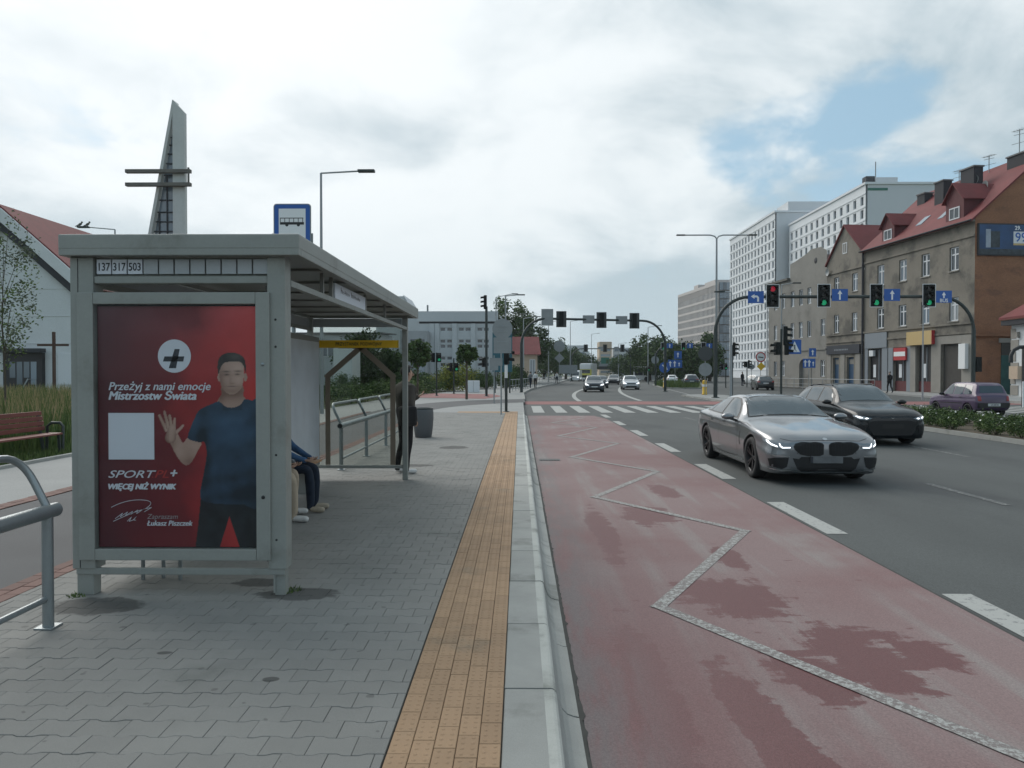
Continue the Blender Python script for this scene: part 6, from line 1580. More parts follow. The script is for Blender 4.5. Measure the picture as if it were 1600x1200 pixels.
t = sign_post('blue lane arrow board with white arrows before the arched passage', PX(1262, 66), 66, 3.9, [('r', 2.5, (1.1, .8), 'sign_blue', 0), ('r', 3.45, (.6, .75), 'sign_blue', .3)])
for x, z, s in ((-.35, 2.5, .75), (0, 2.5, .75), (.35, 2.45, .5), (.3, 3.45, .6)): up_arrow(t, x, z, s)
t = sign_post('round no turn sign with red rim and yellow diamond near the white tower', PX(1187, 88), 88, 3.9, [('o', 3.5, .60, 'sign_red', 0), ('d', 2.4, .5, 'sign_yellow', .05)])
MB().flat(ell(0, 3.5, .47, .47, 24), lambda x, z: (x, -.056, z)).build('white_disc', 'sign_white', t); MB().flat([(-.3, 3.44), (.3, 3.38), (.3, 3.5), (-.3, 3.56)], lambda x, z: (x, -.06, z)).build('bar', 'black', t)
sign_post('grey round sign back on a pole left of the red rimmed sign', PX(1173, 88), 88, 2.8, [('o', 2.35, .33, 'sign_back', 0)])
sign_post('two large round sign backs on a pole behind the gantry foot', PX(1101, 56), 56, 3.2, [('o', 3.1, .55, 'signal_back', 0), ('o', 1.9, .5, 'sign_back', 0)])
sign_post('grey round sign back among the far traffic left of the lorry', PX(874, 120), 120, 6.5, [('o', 5.9, .9, 'sign_back', 0), ('d', 4.0, .8, 'sign_back', 0), ('r', 2.2, (3.0, 1.4), 'sign_back', 1.4)])
sign_post('round sign back on a pole left of the blue arrow disc', PX(1023, 96), 96, 4.2, [('o', 3.3, .5, 'sign_back', 0)])
# yellow bollards
for px, Y, lb in ((1100, 57, 'larger yellow traffic bollard left of the gantry pole'), (1038, 83.6, 'smaller yellow bollard at the tip of the grassy island')):
    t = thing('traffic_bollard', lb, 'bollard', (PX(px, Y), Y, -.05), group='yellow traffic bollards')
    MB().lathe([(0, 0), (.20, 0), (.19, .1), (.165, .12), (.155, 1.0), (.14, 1.1), (0, 1.14)], n=18).build('body', 'bollard_yellow', t); MB().lathe([(.168, .62), (.168, .80)], n=18).build('band', 'sign_white', t)
# street lamps
def lamp(label, x, y, h, arms, r=.07, rise=.15, mat='pole_grey', name='street_lamp', curved=False):
    t = thing(name, label, 'street lamp', (x, y, -.05), group='street lamps along the road')
    MB().tube([(0, 0, 0), (0, 0, 1.2), (0, 0, h)], [r * 1.3, r * 1.2, r * .7], 10).build('pole', mat, t)
    for ax, ay in arms:
        n = math.hypot(ax, ay); e = Vector((ax, ay, h + rise)); u = Vector((ax / n, ay / n, 0))
        pts = [(0, 0, h - .05), (ax * .06, ay * .06, h + rise * .6), (ax * .2, ay * .2, h + rise), tuple(e)] if curved else [(0, 0, h - .05), (0, 0, h + .0), tuple(e)]
        MB().tube(pts, r * .55, 8).build('arm', mat, t)
        MB().beam(e - u * .05, e + u * .62, .24, .09).build('lantern', 'pole_dark', t)
    return t
lamp('slim grey lamp with a single arm rising right behind the shelter roof', PX(502, 30), 30, 9.75, [(1.55, 0)], .065, .08)
t = lamp('distant lamp behind the shelter roof with two birds on its arm', PX(178, 44), 44, 10.2, [(-1.6, 0)], .06, .15)
for i, dx in enumerate((-2.1, -1.65)):
    b_ = thing('pigeon', ('left' if i == 0 else 'right') + ' one of two birds perched on the lamp arm', 'bird', (PX(178, 44) + dx, 44, 10.34 - .0)); bm = bmesh.new(); bmesh.ops.create_uvsphere(bm, u_segments=14, v_segments=9, radius=1)
    for v in bm.verts:
        x, y, z = v.co; w = 1 - .55 * max(0, -x); v.co = (x * .15, y * .075 * w, .12 + z * .085 * w + x * .06 + (.04 * max(0, x - .55)))
    mb = MB().bm(bm, True); bm = bmesh.new(); bmesh.ops.create_uvsphere(bm, u_segments=10, v_segments=7, radius=.055)
    for v in bm.verts: v.co += Vector((.13, 0, .25))
    mb.bm(bm, True); mb.tube([(.17, 0, .25), (.215, 0, .24)], [.018, .004], 6); mb.tube([(-.12, 0, .07), (-.27, 0, .0)], [.04, .025], 6); mb.tube([(.02, .02, .05), (.02, .02, 0)], .008, 5); mb.tube([(.02, -.02, .05), (.02, -.02, 0)], .008, 5)
    mb.build('body', 'wall_dark_grey', b_)
lamp('grey lamp with one arm above the tall signal post, nearer of two', PX(790, 66), 66, 8.5, [(1.1, 0)], .085, .1)
lamp('grey lamp with one arm above the tall signal post, farther of two', PX(775, 78), 78, 9.6, [(1.7, 0)], .07, .35)
lamp('tall lamp with two long arms above the median', PX(1118, 60), 60, 12.5, [(-2.6, 0), (2.6, 0)], .10, .25, curved=True)
lamp('short lamp with one arm left of the red signal light', PX(1141, 50), 50, 7.1, [(-.5, 0)], .075, .02)
lamp('thin lamp standing against the grey tenement', PX(1219, 62), 62, 9.0, [(.9, -.1)], .06, .12)
lamp('thin lamp with lantern before the white tower', PX(1197, 100), 100, 13.4, [(.4, 0)], .07, .02)
lamp('thin pole lamp before the yellow shop sign', PX(1438, 46), 46, 5.8, [(.4, .6)], .045, .05)
for i, (px, Y, h) in enumerate(((818, 95, 8.6), (857, 130, 10.5), (891, 150, 12), (924, 200, 12), (966, 190, 9), (1012, 120, 9))):
    lamp(('first', 'second', 'third', 'fourth', 'fifth', 'sixth')[i] + ' from the left of the thin far lamps along the distant road', PX(px, Y), Y, h, [(1.6, 0)], .08, .25)
# railings
def railing(label, pts, h=1.05, gap=2.0, mat='galv', mid=True):
    t = thing('railing', label, 'railing', (*pts[0], -.02)); o = Vector((*pts[0], 0))
    for a, b_ in zip(pts, pts[1:]):
        A, B = Vector((*a, 0)) - o, Vector((*b_, 0)) - o; n = max(1, int((B - A).length / gap))
        for z in (h, h * .5, .2) if mid else (h,): MB().tube([A + Vector((0, 0, z)), B + Vector((0, 0, z))], .03 if z == h else .018, 6).build('rail', mat, t)
        for k in range(n): p = A.lerp(B, k / n); MB().tube([p, p + Vector((0, 0, h))], .028, 6).build('post', mat, t)
    return t
railing('grey railing curving along the left kerb past two pedestrians', [(-.9, 64), (.2, 72), (1.0, 80), (3.2, 98), (5.2, 116), (8.6, 150)])
railing('pale railing along the right pavement before the grey tenement', [(29.5, 62), (29.0, 74), (28.6, 92)], 1.05, 2.2, 'pole_grey')
railing('low dark fence behind the hedge before the grey school building', [(-20, 84), (-4.5, 88)], 1.5, 1.2, 'pole_dark')
# cabinet
t = thing('utility_cabinet', 'white utility cabinet on the pavement right of the ball tree', 'cabinet', (PX(740, 62), 62, -.01)); MB().bbox(-.5, .5, -.2, .2, 0, 1.0, .02).build('case', 'wall_white', t); MB().box(-.01, .01, -.205, -.2, .05, .95).build('door_gap', 'wall_dark_grey', t)
# bus shelter of the opposite stop, cut by the right edge
t = thing('far_bus_shelter', 'black curved shelter frame with pale panel cut by the right edge', 'bus shelter', (23.65, 36, -.02))
MB().tube([(0, 0, 2.15), (0, 0, 2.5), (.12, 0, 2.75), (.4, 0, 2.9), (2.8, 0, 2.95)], .09, 10).build('roof_frame', 'black', t); MB().box(.75, .9, .2, .35, 0, 2.9).build('post', 'black', t)
MB().box(.62, 1.6, .05, .1, 0, 1.25).build('panel', 'wall_white', t); MB().box(.95, 2.7, .22, .26, 1.25, 2.8).build('glass', 'window_glass', t)
# ================================================================== vegetation
def leafmat(n, c, v=.35): M(n, c, .75, var=v * .5, vs=1.5, fine=.18, fs=6, spec=.25)
leafmat('leaf_dark', (.042, .070, .026)); leafmat('leaf_mid', (.066, .108, .032)); leafmat('leaf_light', (.105, .15, .045)); leafmat('leaf_yellow', (.20, .21, .035)); leafmat('leaf_grey', (.11, .13, .085))
M('bark', (.075, .060, .045), .9, var=.25, vs=4, bump=.4, bs=20)
M('straw', (.30, .235, .115), .9, var=.25, vs=.5); M('grass_green', (.10, .135, .035), .85, var=.3, vs=.7)
M('petal_white', (.6, .62, .62), .7)
def leaf_cloud(rng, centres, rad, n, size, flat=.0):
    """leaf-sized faces gathered in clumps; three tones by clump"""
    mb = MB(); per = max(1, n // len(centres))
    for c in centres:
        tone = rng.choice((0, 0, 1, 1, 1, 2)); rr = rad * rng.uniform(.65, 1.25)
        for _ in range(per):
            v = Vector((rng.gauss(0, 1), rng.gauss(0, 1), rng.gauss(0, 1))).normalized() * rr * rng.random() ** .45
            p = Vector(c) + Vector((v.x, v.y, v.z * (1 - flat)))
            a = Vector((rng.gauss(0, 1), rng.gauss(0, 1), rng.gauss(0, .7))).normalized(); b_ = a.cross(Vector((rng.gauss(0, 1), rng.gauss(0, 1), rng.gauss(0, 1)))).normalized()
            s = size * rng.uniform(.6, 1.3); mb.mi = tone if rng.random() < .8 else rng.randrange(3)
            mb.add([p - a * s * .55, p + b_ * s * .3, p + a * s * .55, p - b_ * s * .3], [(0, 1, 2, 3)])
    return mb
def crown_centres(rng, n, rx, ry, rz, zc, hollow=.5):
    o = []
    while len(o) < n:
        v = Vector((rng.uniform(-1, 1), rng.uniform(-1, 1), rng.uniform(-1, 1)))
        if hollow < v.length < 1: o.append((v.x * rx * rng.uniform(.85, 1.1), v.y * ry, zc + v.z * rz))
    return o
def tree(label, x, y, z0, zc, rx, rz, n=4000, size=.35, mats=('leaf_dark', 'leaf_mid', 'leaf_light'), clumps=60, cr=None, trunk=.16, seed=1, name='tree', group=None, sparse=False, base=0.0):
    rng = random.Random(seed); t = thing(name, label, 'tree', (x, y, base), 0, group)
    cs = crown_centres(rng, clumps, rx, rx, rz, zc, .15 if sparse else .45); cr = cr or rx * .33
    leaf_cloud(rng, cs, cr, n, size).build('crown', mats, t, fix=False)
    tk = MB(); top = zc + rz * .5
    tk.tube([(0, 0, 0), (rng.uniform(-.05, .05) * rx, 0, zc * .35), (rng.uniform(-.08, .08) * rx, 0, zc * .7), (0, 0, top)], [trunk * 1.25, trunk, trunk * .75, trunk * .2], 9)
    for c in rng.sample(cs, min(14, len(cs))):
        s = Vector((0, 0, max(z0, c[2] - rz * rng.uniform(.4, .9)))); e = Vector(c); m = s.lerp(e, .5) + Vector((0, 0, .12 * rz)); tk.tube([s, m, e], [trunk * .42, trunk * .25, trunk * .08], 6)
    tk.build('trunk', 'bark', t); return t
BG = 'trees behind the junction'
tree('sparse young tree at the left edge before the white church wall', PX(2, 25), 25, 1.5, 4.5, .95, 2.7, 2300, .10, ('leaf_grey', 'leaf_light', 'leaf_grey'), 60, .40, .03, 3, sparse=True)
tree('round clipped tree right of the shelter end post', PX(652, 50), 50, 1.6, 2.95, .85, .85, 3200, .20, ('leaf_dark', 'leaf_mid', 'leaf_mid'), 60, .28, .07, 4, group='clipped ball trees')
tree('round clipped tree on a bare stem before the grey school building', PX(729, 46), 46, 1.6, 2.75, .62, .58, 2600, .16, ('leaf_dark', 'leaf_mid', 'leaf_mid'), 50, .2, .07, 5, group='clipped ball trees')
tree('large loose tree rising behind the teal board', PX(794, 118), 118, 2, 8.4, 4.0, 5.2, 6500, .42, ('leaf_grey', 'leaf_mid', 'leaf_dark'), 90, 1.1, .3, 6, group=BG)
tree('dark tree left of the red roofed house', PX(826, 126), 126, 1, 6.4, 3.4, 4.6, 5000, .42, ('leaf_dark', 'leaf_dark', 'leaf_mid'), 70, 1.1, .3, 7, group=BG)
tree('dark conifer like tree at the foot of the cream house', PX(806, 88), 88, .2, 1.1, 1.5, 1.2, 3000, .28, ('leaf_dark', 'leaf_dark', 'leaf_mid'), 50, .5, .15, 8, group=BG)
tree('dark green tree seen through the shelter, left of centre', PX(566, 66), 66, .5, 2.9, 2.2, 2.4, 4500, .30, ('leaf_dark', 'leaf_dark', 'leaf_mid'), 60, .7, .15, 9)
tree('dark green tree seen through the shelter, behind the standing person', PX(600, 72), 72, .5, 2.4, 2.0, 2.0, 3500, .30, ('leaf_dark', 'leaf_dark', 'leaf_mid'), 55, .7, .15, 10)
for i, (px, Y, h, rx, lb) in enumerate(((868, 175, 8.6, 4.6, 'dark rounded tree left of the farthest gantry'), (884, 185, 7.0, 5.0, 'dark spreading tree under the farthest gantry, left side'), (905, 205, 6.0, 5.5, 'low dark tree behind the lorry'), (850, 190, 6.5, 4.0, 'hazy dark tree right of the cream house'))):
    tree(lb, PX(px, Y), Y, 1, h * .62, rx, h * .46, 4200, .5, ('leaf_dark', 'leaf_dark', 'leaf_mid'), 60, 1.4, .3, 20 + i, group=BG)
for i, (px, Y, h, rx, lb) in enumerate(((1015, 150, 9.3, 4.2, 'tallest dark tree left of the distant green lights'), (1000, 165, 6.5, 4.0, 'lower dark tree at the left end of the roadside trees'), (1040, 140, 7.6, 4.4, 'dark tree behind the blue lane arrow board'), (1066, 135, 6.6, 4.0, 'dark tree behind the distant green lights'), (1088, 150, 6.2, 4.2, 'dark tree at the foot of the beige office block'), (978, 200, 6.0, 5.0, 'far green tree left of the tallest roadside tree'), (1108, 140, 8.4, 2.2, 'slender tree before the glazed corner of the office block'))):
    tree(lb, PX(px, Y), Y, .8, h * .56, rx, h * .47, 5200, .46, ('leaf_dark', 'leaf_mid', 'leaf_dark'), 75, 1.2, .3, 40 + i, group=BG)
# shrubs
def shrub_mesh(seed, w, h, n, size, mats, k=26):
    rng = random.Random(seed); cs = [(x, y, max(.12, z)) for x, y, z in crown_centres(rng, k, w, w, h * .42, h * .52, .3)]
    return leaf_cloud(rng, cs, w * .42, n, size).mesh('foliage', mats), cs
def shrub(label, x, y, z, me, cs, rz, sc, group, name='shrub'):
    t = thing(name, label, 'shrub', (x, y, z), rz, group); t.scale = (sc,) * 3; obj('foliage', me, t)
    key = 'stems' + me.name
    if key not in bpy.data.meshes:
        st = MB(); rng = random.Random(5)
        for c in cs[:9]: st.tube([(c[0] * .15, c[1] * .15, 0), (c[0] * .6, c[1] * .6, c[2] * .6), c], [.014, .01, .004], 5)
        st.mesh(key, 'bark').name = key
    obj('stems', bpy.data.meshes[key], t)
vs_ = [shrub_mesh(60 + i, .55, .75, 1100, .085, ('leaf_dark', 'leaf_mid', 'leaf_light')) for i in range(3)]
rng = random.Random(11); MG = 'low shrubs planted in the median bed'
k = 0
ORD = 'first second third fourth fifth sixth seventh eighth ninth tenth eleventh twelfth thirteenth fourteenth fifteenth sixteenth seventeenth eighteenth nineteenth'.split()
for r in range(19):
    for c in range(3):
        x = 13.15 + c * .98 + rng.uniform(-.2, .2); y = 13.0 + r * .92 + rng.uniform(-.2, .2); me, cs = vs_[k % 3]; k += 1
        shrub('low shrub, ' + ORD[r] + ' from the near end in the ' + ('left', 'middle', 'right')[c] + ' row of the median bed', x, y, -.04, me, cs, rng.uniform(0, 6), rng.uniform(.42, .68), MG)
fl = MB()
for _ in range(260):
    p = Vector((rng.uniform(12.9, 15.8), rng.uniform(14, 29), rng.uniform(.2, .42))); s = rng.uniform(.02, .05); a = Vector((rng.gauss(0, 1), rng.gauss(0, 1), .4)).normalized() * s; b_ = a.cross(Vector((0, 0, 1))).normalized() * s
    fl.add([p - a, p + b_, p + a, p - b_], [(0, 1, 2, 3)])
tag(fl.build('shrub_blossom', 'petal_white', fix=False), 'tiny white blossoms scattered over the median shrubs', 'flowers', kind='stuff')
ym, yc = shrub_mesh(80, 1.3, 1.7, 3200, .14, ('leaf_mid', 'leaf_yellow', 'leaf_yellow'), 40)
dm, dc = shrub_mesh(81, 1.3, 1.6, 3000, .14, ('leaf_dark', 'leaf_mid', 'leaf_mid'), 40)
shrub('rounded yellow-green shrub behind the pavement signals', PX(712, 66), 66, 0, ym, yc, 0, 1.35, 'shrubs before the school'); shrub('smaller yellow-green shrub at the left of the large one', PX(688, 66), 66, 0, ym, yc, 2, 1.0, 'shrubs before the school')
for i, (px, Y, s, lb) in enumerate(((738, 74, 1.1, 'dark shrub behind the utility cabinet'), (757, 76, 1.0, 'dark shrub left of the tall signal post'), (640, 62, 1.15, 'dark shrub behind the standing person head'), (660, 68, 1.0, 'dark shrub below the left ball tree'), (540, 58, .9, 'dark shrub at the foot of the white slab'), (795, 80, 1.2, 'dark shrub below the teal board'))): shrub(lb, PX(px, Y), Y, 0, dm, dc, i, s, 'shrubs before the school')
# hedge: one long clipped mass
rng = random.Random(31); cs = []
for i in range(150):
    u = rng.random(); y = 33.5 + 31 * u; x = -10.4 + 2.9 * u + rng.uniform(-1.2, 1.0); cs.append((x, y, rng.uniform(.25, .85)))
hg = thing('hedge', 'long low green hedge beyond the cycle path, seen through the shelter', 'hedge', (-10, 45, 0))
lc = leaf_cloud(rng, [(a + 10, b_ - 45, c) for a, b_, c in cs], .62, 15000, .13, .35); lc.build('foliage', ('leaf_dark', 'leaf_mid', 'leaf_light'), hg, fix=False)
st = MB()
for a, b_, c in cs[::4]: st.tube([(a + 10, b_ - 45, 0), (a + 10.1, b_ - 45, c)], [.03, .01], 5)
st.build('stems', 'bark', hg)
# grasses
def blades(name, label, n, area, h, w, mats, seed, z=.02, lean=.35):
    rng = random.Random(seed); mb = MB(); i = 0
    while i < n:
        x, y = rng.uniform(area[0], area[1]), rng.uniform(area[2], area[3])
        if x < -.75 * y - .8: i += 1; continue
        i += 1; hh = h * rng.uniform(.5, 1.2); a = rng.uniform(0, 6.3); dx, dy = math.cos(a) * hh * lean * rng.random(), math.sin(a) * hh * lean * rng.random(); ux, uy = math.cos(a + 1.6) * w, math.sin(a + 1.6) * w
        mb.mi = rng.randrange(len(mats)); mb.add([(x - ux, y - uy, z), (x + ux, y + uy, z), (x + dx * .5 + ux * .6, y + dy * .5 + uy * .6, z + hh * .6), (x + dx, y + dy, z + hh)], [(0, 1, 2, 3)])
    return tag(mb.build(name, mats, fix=False), label, 'grass', kind='stuff')
blades('meadow_grass', 'tall straw coloured meadow grass behind the red bench', 26000, (-34, -10.6, 15, 44), .95, .016, ('straw', 'grass_green', 'straw', 'leaf_light'), 1)
blades('tall_green_grass', 'tall green grass at the back of the red bench', 9000, (-13.5, -10.0, 12, 24), .62, .012, ('grass_green', 'leaf_mid', 'leaf_light'), 2)
blades('verge_grass', 'short green verge grass around the red bench', 16000, (-10.4, -9.02, 11.5, 30), .13, .008, ('grass_green', 'leaf_mid', 'leaf_light'), 3)
blades('island_grass', 'rough green grass on the far traffic island', 7000, (17.0, 30, 84, 140), .35, .05, ('grass_green', 'leaf_mid', 'leaf_light'), 4, -.03) if False else None
rng = random.Random(9); mb = MB()
poly = [(16.6, 85.3), (18.0, 83), (20.0, 83.5), (24.2, 100), (33, 138), (31, 144), (24, 127), (18.8, 104)]
def inside(x, y):
    c = False
    for i in range(len(poly)):
        (x1, y1), (x2, y2) = poly[i - 1], poly[i]
        if (y1 > y) != (y2 > y) and x < (x2 - x1) * (y - y1) / (y2 - y1) + x1: c = not c
    return c
for _ in range(26000):
    x, y = rng.uniform(16, 34), rng.uniform(82, 145)
    if not inside(x, y): continue
    h = rng.uniform(.2, .65); a = rng.uniform(0, 6.3); ux, uy = math.cos(a) * .05, math.sin(a) * .05; mb.mi = rng.randrange(3)
    mb.add([(x - ux, y - uy, -.03), (x + ux, y + uy, -.03), (x + uy * 2, y - ux * 2, h)], [(0, 1, 2)])
tag(mb.build('island_grass', ('grass_green', 'leaf_mid', 'leaf_light'), fix=False), 'long green grass covering the far traffic island', 'grass', kind='stuff')
# weeds at the shelter feet
for i, (x, y, lb) in enumerate(((-1.74, 5.60, 'tiny weeds sprouting at the right front foot of the shelter'), (-3.28, 5.46, 'tiny weeds sprouting at the left front foot of the shelter'))):
    rng = random.Random(70 + i); mb = MB()
    for _ in range(46):
        a, r_ = rng.uniform(0, 6.3), rng.uniform(.02, .08); px, py = x + r_ * math.cos(a), y + r_ * math.sin(a); h = rng.uniform(.01, .035); mb.mi = rng.randrange(2)
        mb.add([(px - .006, py, 0), (px + .006, py, 0), (px + rng.uniform(-.02, .02), py + rng.uniform(-.02, .02), h)], [(0, 1, 2)])
    tag(mb.build('weeds', ('leaf_mid', 'leaf_light'), fix=False), lb, 'weeds', kind='stuff')
# ================================================================== people
M('cloth_black', (.012, .012, .014), .9, var=.2, vs=12); M('cloth_navy', (.012, .020, .036), .9, var=.25, vs=14); M('cloth_brown', (.060, .053, .046), .9, var=.2, vs=10)
M('cloth_denim', (.040, .095, .19), .9, var=.25, vs=14); M('cloth_beige', (.40, .33, .25), .9, var=.12, vs=10); M('cloth_white', (.6, .6, .6), .9, var=.1, vs=8); M('cloth_grey', (.16, .17, .18), .9)
M('shoe_white', (.55, .55, .54), .7, var=.08, vs=30); M('shoe_beige', (.36, .31, .24), .8, var=.12, vs=30); M('hair_dark', (.016, .012, .010), .8, var=.2, vs=30); M('hair_grey', (.16, .15, .14), .8)
SKEL = dict(pelvis=((0, 0, .96), .135, .105, 'legs'), waist=((0, 0, 1.10), .130, .10, 'top'), chest=((0, .005, 1.28), .155, .115, 'top'), collar=((0, .01, 1.43), .095, .085, 'top'),
            neck=((0, .0, 1.515), .052, .052, 'skin'), jaw=((0, -.02, 1.585), .066, .075, 'skin'), brow=((0, -.008, 1.66), .076, .092, 'skin'), crown=((0, .005, 1.725), .055, .066, 'skin'))
for s_, n_ in ((-1, 'r'), (1, 'l')):
    SKEL.update({'hip' + n_: ((s_ * .095, 0, .90), .098, .098, 'legs'), 'knee' + n_: ((s_ * .10, -.015, .50), .062, .064, 'legs'), 'calf' + n_: ((s_ * .10, .02, .32), .056, .060, 'legs'), 'ankle' + n_: ((s_ * .10, .03, .10), .046, .052, 'legs'),
                 'heel' + n_: ((s_ * .10, .035, .045), .042, .042, 'shoe'), 'toe' + n_: ((s_ * .115, -.15, .038), .042, .036, 'shoe'), 'shoulder' + n_: ((s_ * .185, .01, 1.395), .068, .068, 'top'),
                 'elbow' + n_: ((s_ * .235, .02, 1.12), .052, .052, 'top'), 'wrist' + n_: ((s_ * .24, -.05, .90), .036, .036, 'top'), 'palm' + n_: ((s_ * .24, -.07, .83), .040, .024, 'skin')})
EDG = [('pelvis', 'waist'), ('waist', 'chest'), ('chest', 'collar'), ('collar', 'neck'), ('neck', 'jaw'), ('jaw', 'brow'), ('brow', 'crown')]
for n_ in 'rl': EDG += [('pelvis', 'hip' + n_), ('hip' + n_, 'knee' + n_), ('knee' + n_, 'calf' + n_), ('calf' + n_, 'ankle' + n_), ('ankle' + n_, 'heel' + n_), ('heel' + n_, 'toe' + n_), ('collar', 'shoulder' + n_), ('shoulder' + n_, 'elbow' + n_), ('elbow' + n_, 'wrist' + n_), ('wrist' + n_, 'palm' + n_)]
def person(label, loc, rz, cloth, pose={}, sc=1.0, hair='hair_dark', detail=True, bulk=1.0, group=None, fingers=None):
    sk = {k: [Vector(v[0]), v[1], v[2], v[3]] for k, v in SKEL.items()}
    for k, v in pose.items(): sk[k][0] = Vector(v)
    names = list(sk); me = bpy.data.meshes.new('body'); me.from_pydata([sk[k][0] for k in names], [(names.index(a), names.index(b_)) for a, b_ in EDG], [])
    o = bpy.data.objects.new('tmp', me); md = o.modifiers.new('s', 'SKIN'); md.use_smooth_shade = True
    for i, k in enumerate(names):
        q = me.skin_vertices[0].data[i]; g = bulk if sk[k][3] in ('top',) else 1.0; q.radius = (sk[k][1] * g, sk[k][2] * g); q.use_root = (k == 'pelvis')
    sb = o.modifiers.new('d', 'SUBSURF'); sb.levels = 2 if detail else 1; sb.render_levels = sb.levels
    em = evaluated(o); bpy.data.objects.remove(o)
    mats = [cloth['legs'], cloth['top'], 'skin', cloth['shoe']]; idx = {'legs': 0, 'top': 1, 'skin': 2, 'shoe': 3}
    mb = MB(); pos = [(sk[k][0], idx[sk[k][3]], (sk[k][1] + sk[k][2]) / 2) for k in names]
    mid = [(sk[a][0].lerp(sk[b_][0], u), idx[sk[a][3]], (sk[a][1] + sk[a][2]) / 2 * (1 - u) + (sk[b_][1] + sk[b_][2]) / 2 * u) for a, b_ in EDG for u in (.25, .5, .75)]
    vs = [v.co.copy() for v in em.vertices]; mb.v = [tuple(v) for v in vs]
    for p in em.polygons:
        c = p.center; b_ = min(pos + mid, key=lambda q: (q[0] - c).length - q[2] * .9); mb.f.append(list(p.vertices)); mb.m.append(b_[1]); mb.sm.append(True)
    bpy.data.meshes.remove(em); mb.mi = 2
    if detail:
        h = sk['brow'][0]; j = sk['jaw'][0]
        mb.tube([h + Vector((0, -.085, .0)), h + Vector((0, -.112, -.035)), h + Vector((0, -.09, -.05))], [.010, .017, .012], 8)
        for s in (-1, 1): mb.tube([h + Vector((s * .074, .0, .015)), h + Vector((s * .088, .01, -.01)), h + Vector((s * .076, .0, -.045))], [.010, .016, .009], 7)
        for n_, s in (('r', -1), ('l', 1)):
            p = sk['palm' + n_][0]; d = (p - sk['wrist' + n_][0]).normalized(); w = d.cross(Vector((0, 1, 0)) if abs(d.y) < .8 else Vector((0, 0, 1))).normalized(); cu = w.cross(d).normalized()
            if (fingers or {}).get(n_): cu = Vector(fingers[n_])
            for i, ln in enumerate((.062, .074, .068, .052)):
                b0 = p + w * (i - 1.5) * .019; mb.tube([b0, b0 + d * ln * .55 + cu * .008, b0 + d * ln * .85 + cu * .030, b0 + d * ln * .9 + cu * .052], [.0095, .0085, .008, .006], 6)
            b0 = p - d * .035 + w * .03; mb.tube([b0, b0 + w * .022 + d * .03 + cu * .01, b0 + w * .022 + d * .06 + cu * .025], [.012, .010, .008], 6)
    t = thing('person', label, 'person', loc, rz, group); t.scale = (sc,) * 3
    mb.build('body', mats, t, fix=False)
    hd = sk['brow'][0]; bm = bmesh.new(); bmesh.ops.create_uvsphere(bm, u_segments=18, v_segments=12, radius=1)
    kill = [v for v in bm.verts if (v.co.y < -.25 and v.co.z < .28) or v.co.z < -.55]; bmesh.ops.delete(bm, geom=kill, context='VERTS')
    rng = random.Random(3)
    for v in bm.verts: v.co = hd + Vector((v.co.x * .092, v.co.y * .112 + .008, v.co.z * .105 + .022)) * 1.0 + Vector((rng.uniform(-1, 1), rng.uniform(-1, 1), rng.uniform(-1, 1))) * .004
    MB().bm(bm, True).build('hair', hair, t)
    if detail:
        for s in (-1, 1): MB().lathe([(0, -.004), (.006, -.002), (.008, .002)], hd + Vector((s * .031, -.086, -.005)), 10, 'y').build('eye', 'hair_dark', t)
        MB().box(-.022, .022, -.103, -.092, sk['jaw'][0].z - .008, sk['jaw'][0].z - .001).build('mouth', 'shop_red', t)
    return t
# standing, looking at a phone, turned towards the road
st = person('person in dark jacket and black trousers standing at the shelter end with a phone', (-1.88, 12.2, 0), R(125), dict(legs='cloth_black', top='cloth_brown', shoe='shoe_white'),
       dict(elbowl=(.24, -.05, 1.14), wristl=(.17, -.27, 1.24), palml=(.15, -.345, 1.27), elbowr=(-.25, .06, 1.12), wristr=(-.22, -.05, .93), palmr=(-.21, -.09, .86), heell=(.12, .10, .045), toel=(.14, -.09, .038), anklel=(.12, .09, .10), calfl=(.115, .06, .32), kneel=(.11, .0, .5), crown=(0, -.03, 1.72), brow=(0, -.035, 1.655), jaw=(0, -.045, 1.58)), 1.0, bulk=1.5, fingers=dict(l=(0, -.2, .98)))
MB().bbox(.115, .185, -.47, -.36, 1.295, 1.305, .003).build('held_phone', 'black', st)
bgb = MB(); bgb.bbox(-.40, -.22, -.02, .26, .80, 1.12, .05); bgb.build('shoulder_bag', 'cloth_black', st)
seat = dict(pelvis=(0, .0, .56), waist=(0, .03, .70), chest=(0, .03, .88), collar=(0, .0, 1.03), neck=(0, -.02, 1.11), jaw=(0, -.05, 1.18), brow=(0, -.04, 1.255), crown=(0, -.02, 1.32), hipl=(.10, -.04, .54), hipr=(-.10, -.04, .54),
            kneel=(.11, -.46, .53), kneer=(-.11, -.44, .53), calfl=(.10, -.47, .34), calfr=(-.11, -.46, .34), anklel=(.10, -.46, .10), ankler=(-.12, -.47, .10), heell=(.10, -.44, .045), toel=(.13, -.64, .038), heelr=(-.12, -.45, .045), toer=(-.14, -.65, .038),
            shoulderl=(.185, .02, 1.0), shoulderr=(-.185, .02, 1.0), elbowl=(.25, -.12, .78), elbowr=(-.25, -.12, .78), wristl=(.17, -.34, .66), wristr=(-.14, -.34, .66), palml=(.12, -.42, .63), palmr=(-.09, -.42, .63))
person('person in blue denim jacket and dark jeans seated on the shelter bench, beige shoes', (-2.93, 8.86, -.0), R(90), dict(legs='cloth_navy', top='cloth_denim', shoe='shoe_beige'), seat, .97)
p2 = dict(seat); p2.update(kneel=(.16, -.40, .53), calfl=(.24, -.36, .34), anklel=(.33, -.32, .10), heell=(.34, -.30, .045), toel=(.37, -.50, .038))
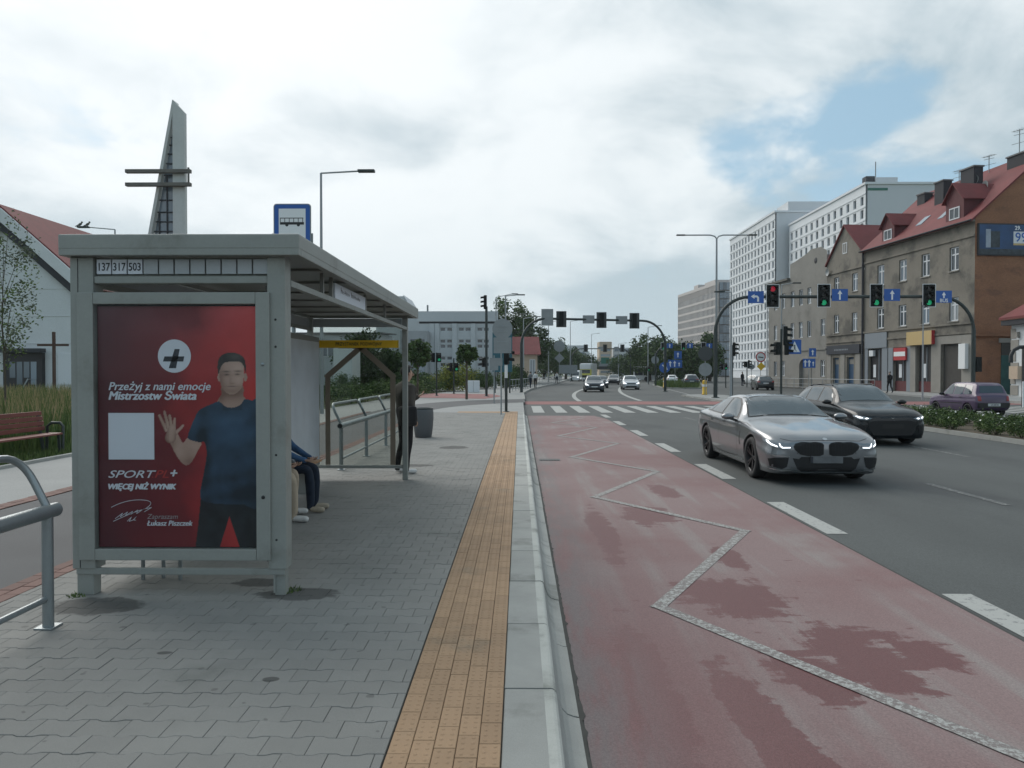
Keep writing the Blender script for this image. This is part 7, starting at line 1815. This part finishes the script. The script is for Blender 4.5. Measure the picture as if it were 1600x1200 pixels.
s2 = person('person in beige trousers and striped white trainers seated nearest on the bench', (-2.96, 8.30, 0), R(90), dict(legs='cloth_beige', top='cloth_grey', shoe='shoe_white'), p2, .97)
for k in range(3): MB().beam((.322 - k * .002 - .028, -.40 + k * .035, .03), (.322 - .03, -.37 + k * .035, .072), .012, .008).build('shoe_stripe', 'black', s2)
# passers-by
walk = dict(kneel=(.10, -.12, .50), calfl=(.10, -.10, .32), anklel=(.10, -.12, .11), heell=(.10, -.12, .05), toel=(.11, -.30, .05), kneer=(-.10, .04, .50), calfr=(-.10, .16, .33), ankler=(-.10, .24, .14), heelr=(-.10, .26, .09), toer=(-.11, .10, .035), elbowl=(.24, .12, 1.13), wristl=(.24, .06, .92), palml=(.24, .03, .85), elbowr=(-.24, -.06, 1.13), wristr=(-.23, -.18, .95), palmr=(-.23, -.22, .88))
PG = 'pedestrians in the distance'
for lb, x, y, rz, c, ps in (('pedestrian in dark clothes at the left railing, left of the pair', PX(829, 80), 80, 150, dict(legs='cloth_navy', top='cloth_grey', shoe='cloth_black'), walk), ('pedestrian in white top at the left railing, right of the pair', PX(836.5, 79), 79, 170, dict(legs='cloth_black', top='cloth_white', shoe='cloth_black'), walk),
                            ('distant pedestrian in pale top walking beyond the railing', PX(870, 112), 112, 10, dict(legs='cloth_navy', top='cloth_white', shoe='cloth_black'), walk), ('pedestrian in black walking past the red shop sign', PX(1387, 61), 61, 190, dict(legs='cloth_black', top='cloth_black', shoe='cloth_black'), walk),
                            ('distant pedestrian in dark clothes near the white tower foot', PX(1159, 92), 92, 30, dict(legs='cloth_navy', top='cloth_black', shoe='cloth_black'), {}), ('pedestrian in dark clothes far left of the railing pair', PX(820, 96), 96, 30, dict(legs='cloth_navy', top='cloth_black', shoe='cloth_black'), walk)):
    person(lb, (x, y, -.015), R(rz), c, ps, 1.0, 'hair_grey' if 'red shop' in lb else 'hair_dark', False, 1.12, PG)
bpy.data.scenes.remove(_tmp)

# ================================================================== air
hm = bpy.data.materials.new('haze'); hm.use_nodes = True; hm.node_tree.nodes.clear()
ho = hm.node_tree.nodes.new('ShaderNodeOutputMaterial'); hv = hm.node_tree.nodes.new('ShaderNodeVolumePrincipled')
hv.inputs['Color'].default_value = (.80, .88, .93, 1); hv.inputs['Density'].default_value = .00022; hv.inputs['Anisotropy'].default_value = .2
hm.node_tree.links.new(hv.outputs[0], ho.inputs['Volume']); MATS['haze'] = hm
hz = MB().box(-3050, 3050, -350, 5050, -1.35, 64).build('haze', 'haze'); hz['kind'] = 'stuff'; hz['label'] = 'thin pale haze filling the air over the street'; hz['category'] = 'haze'
SC.cycles.volume_bounces = 0
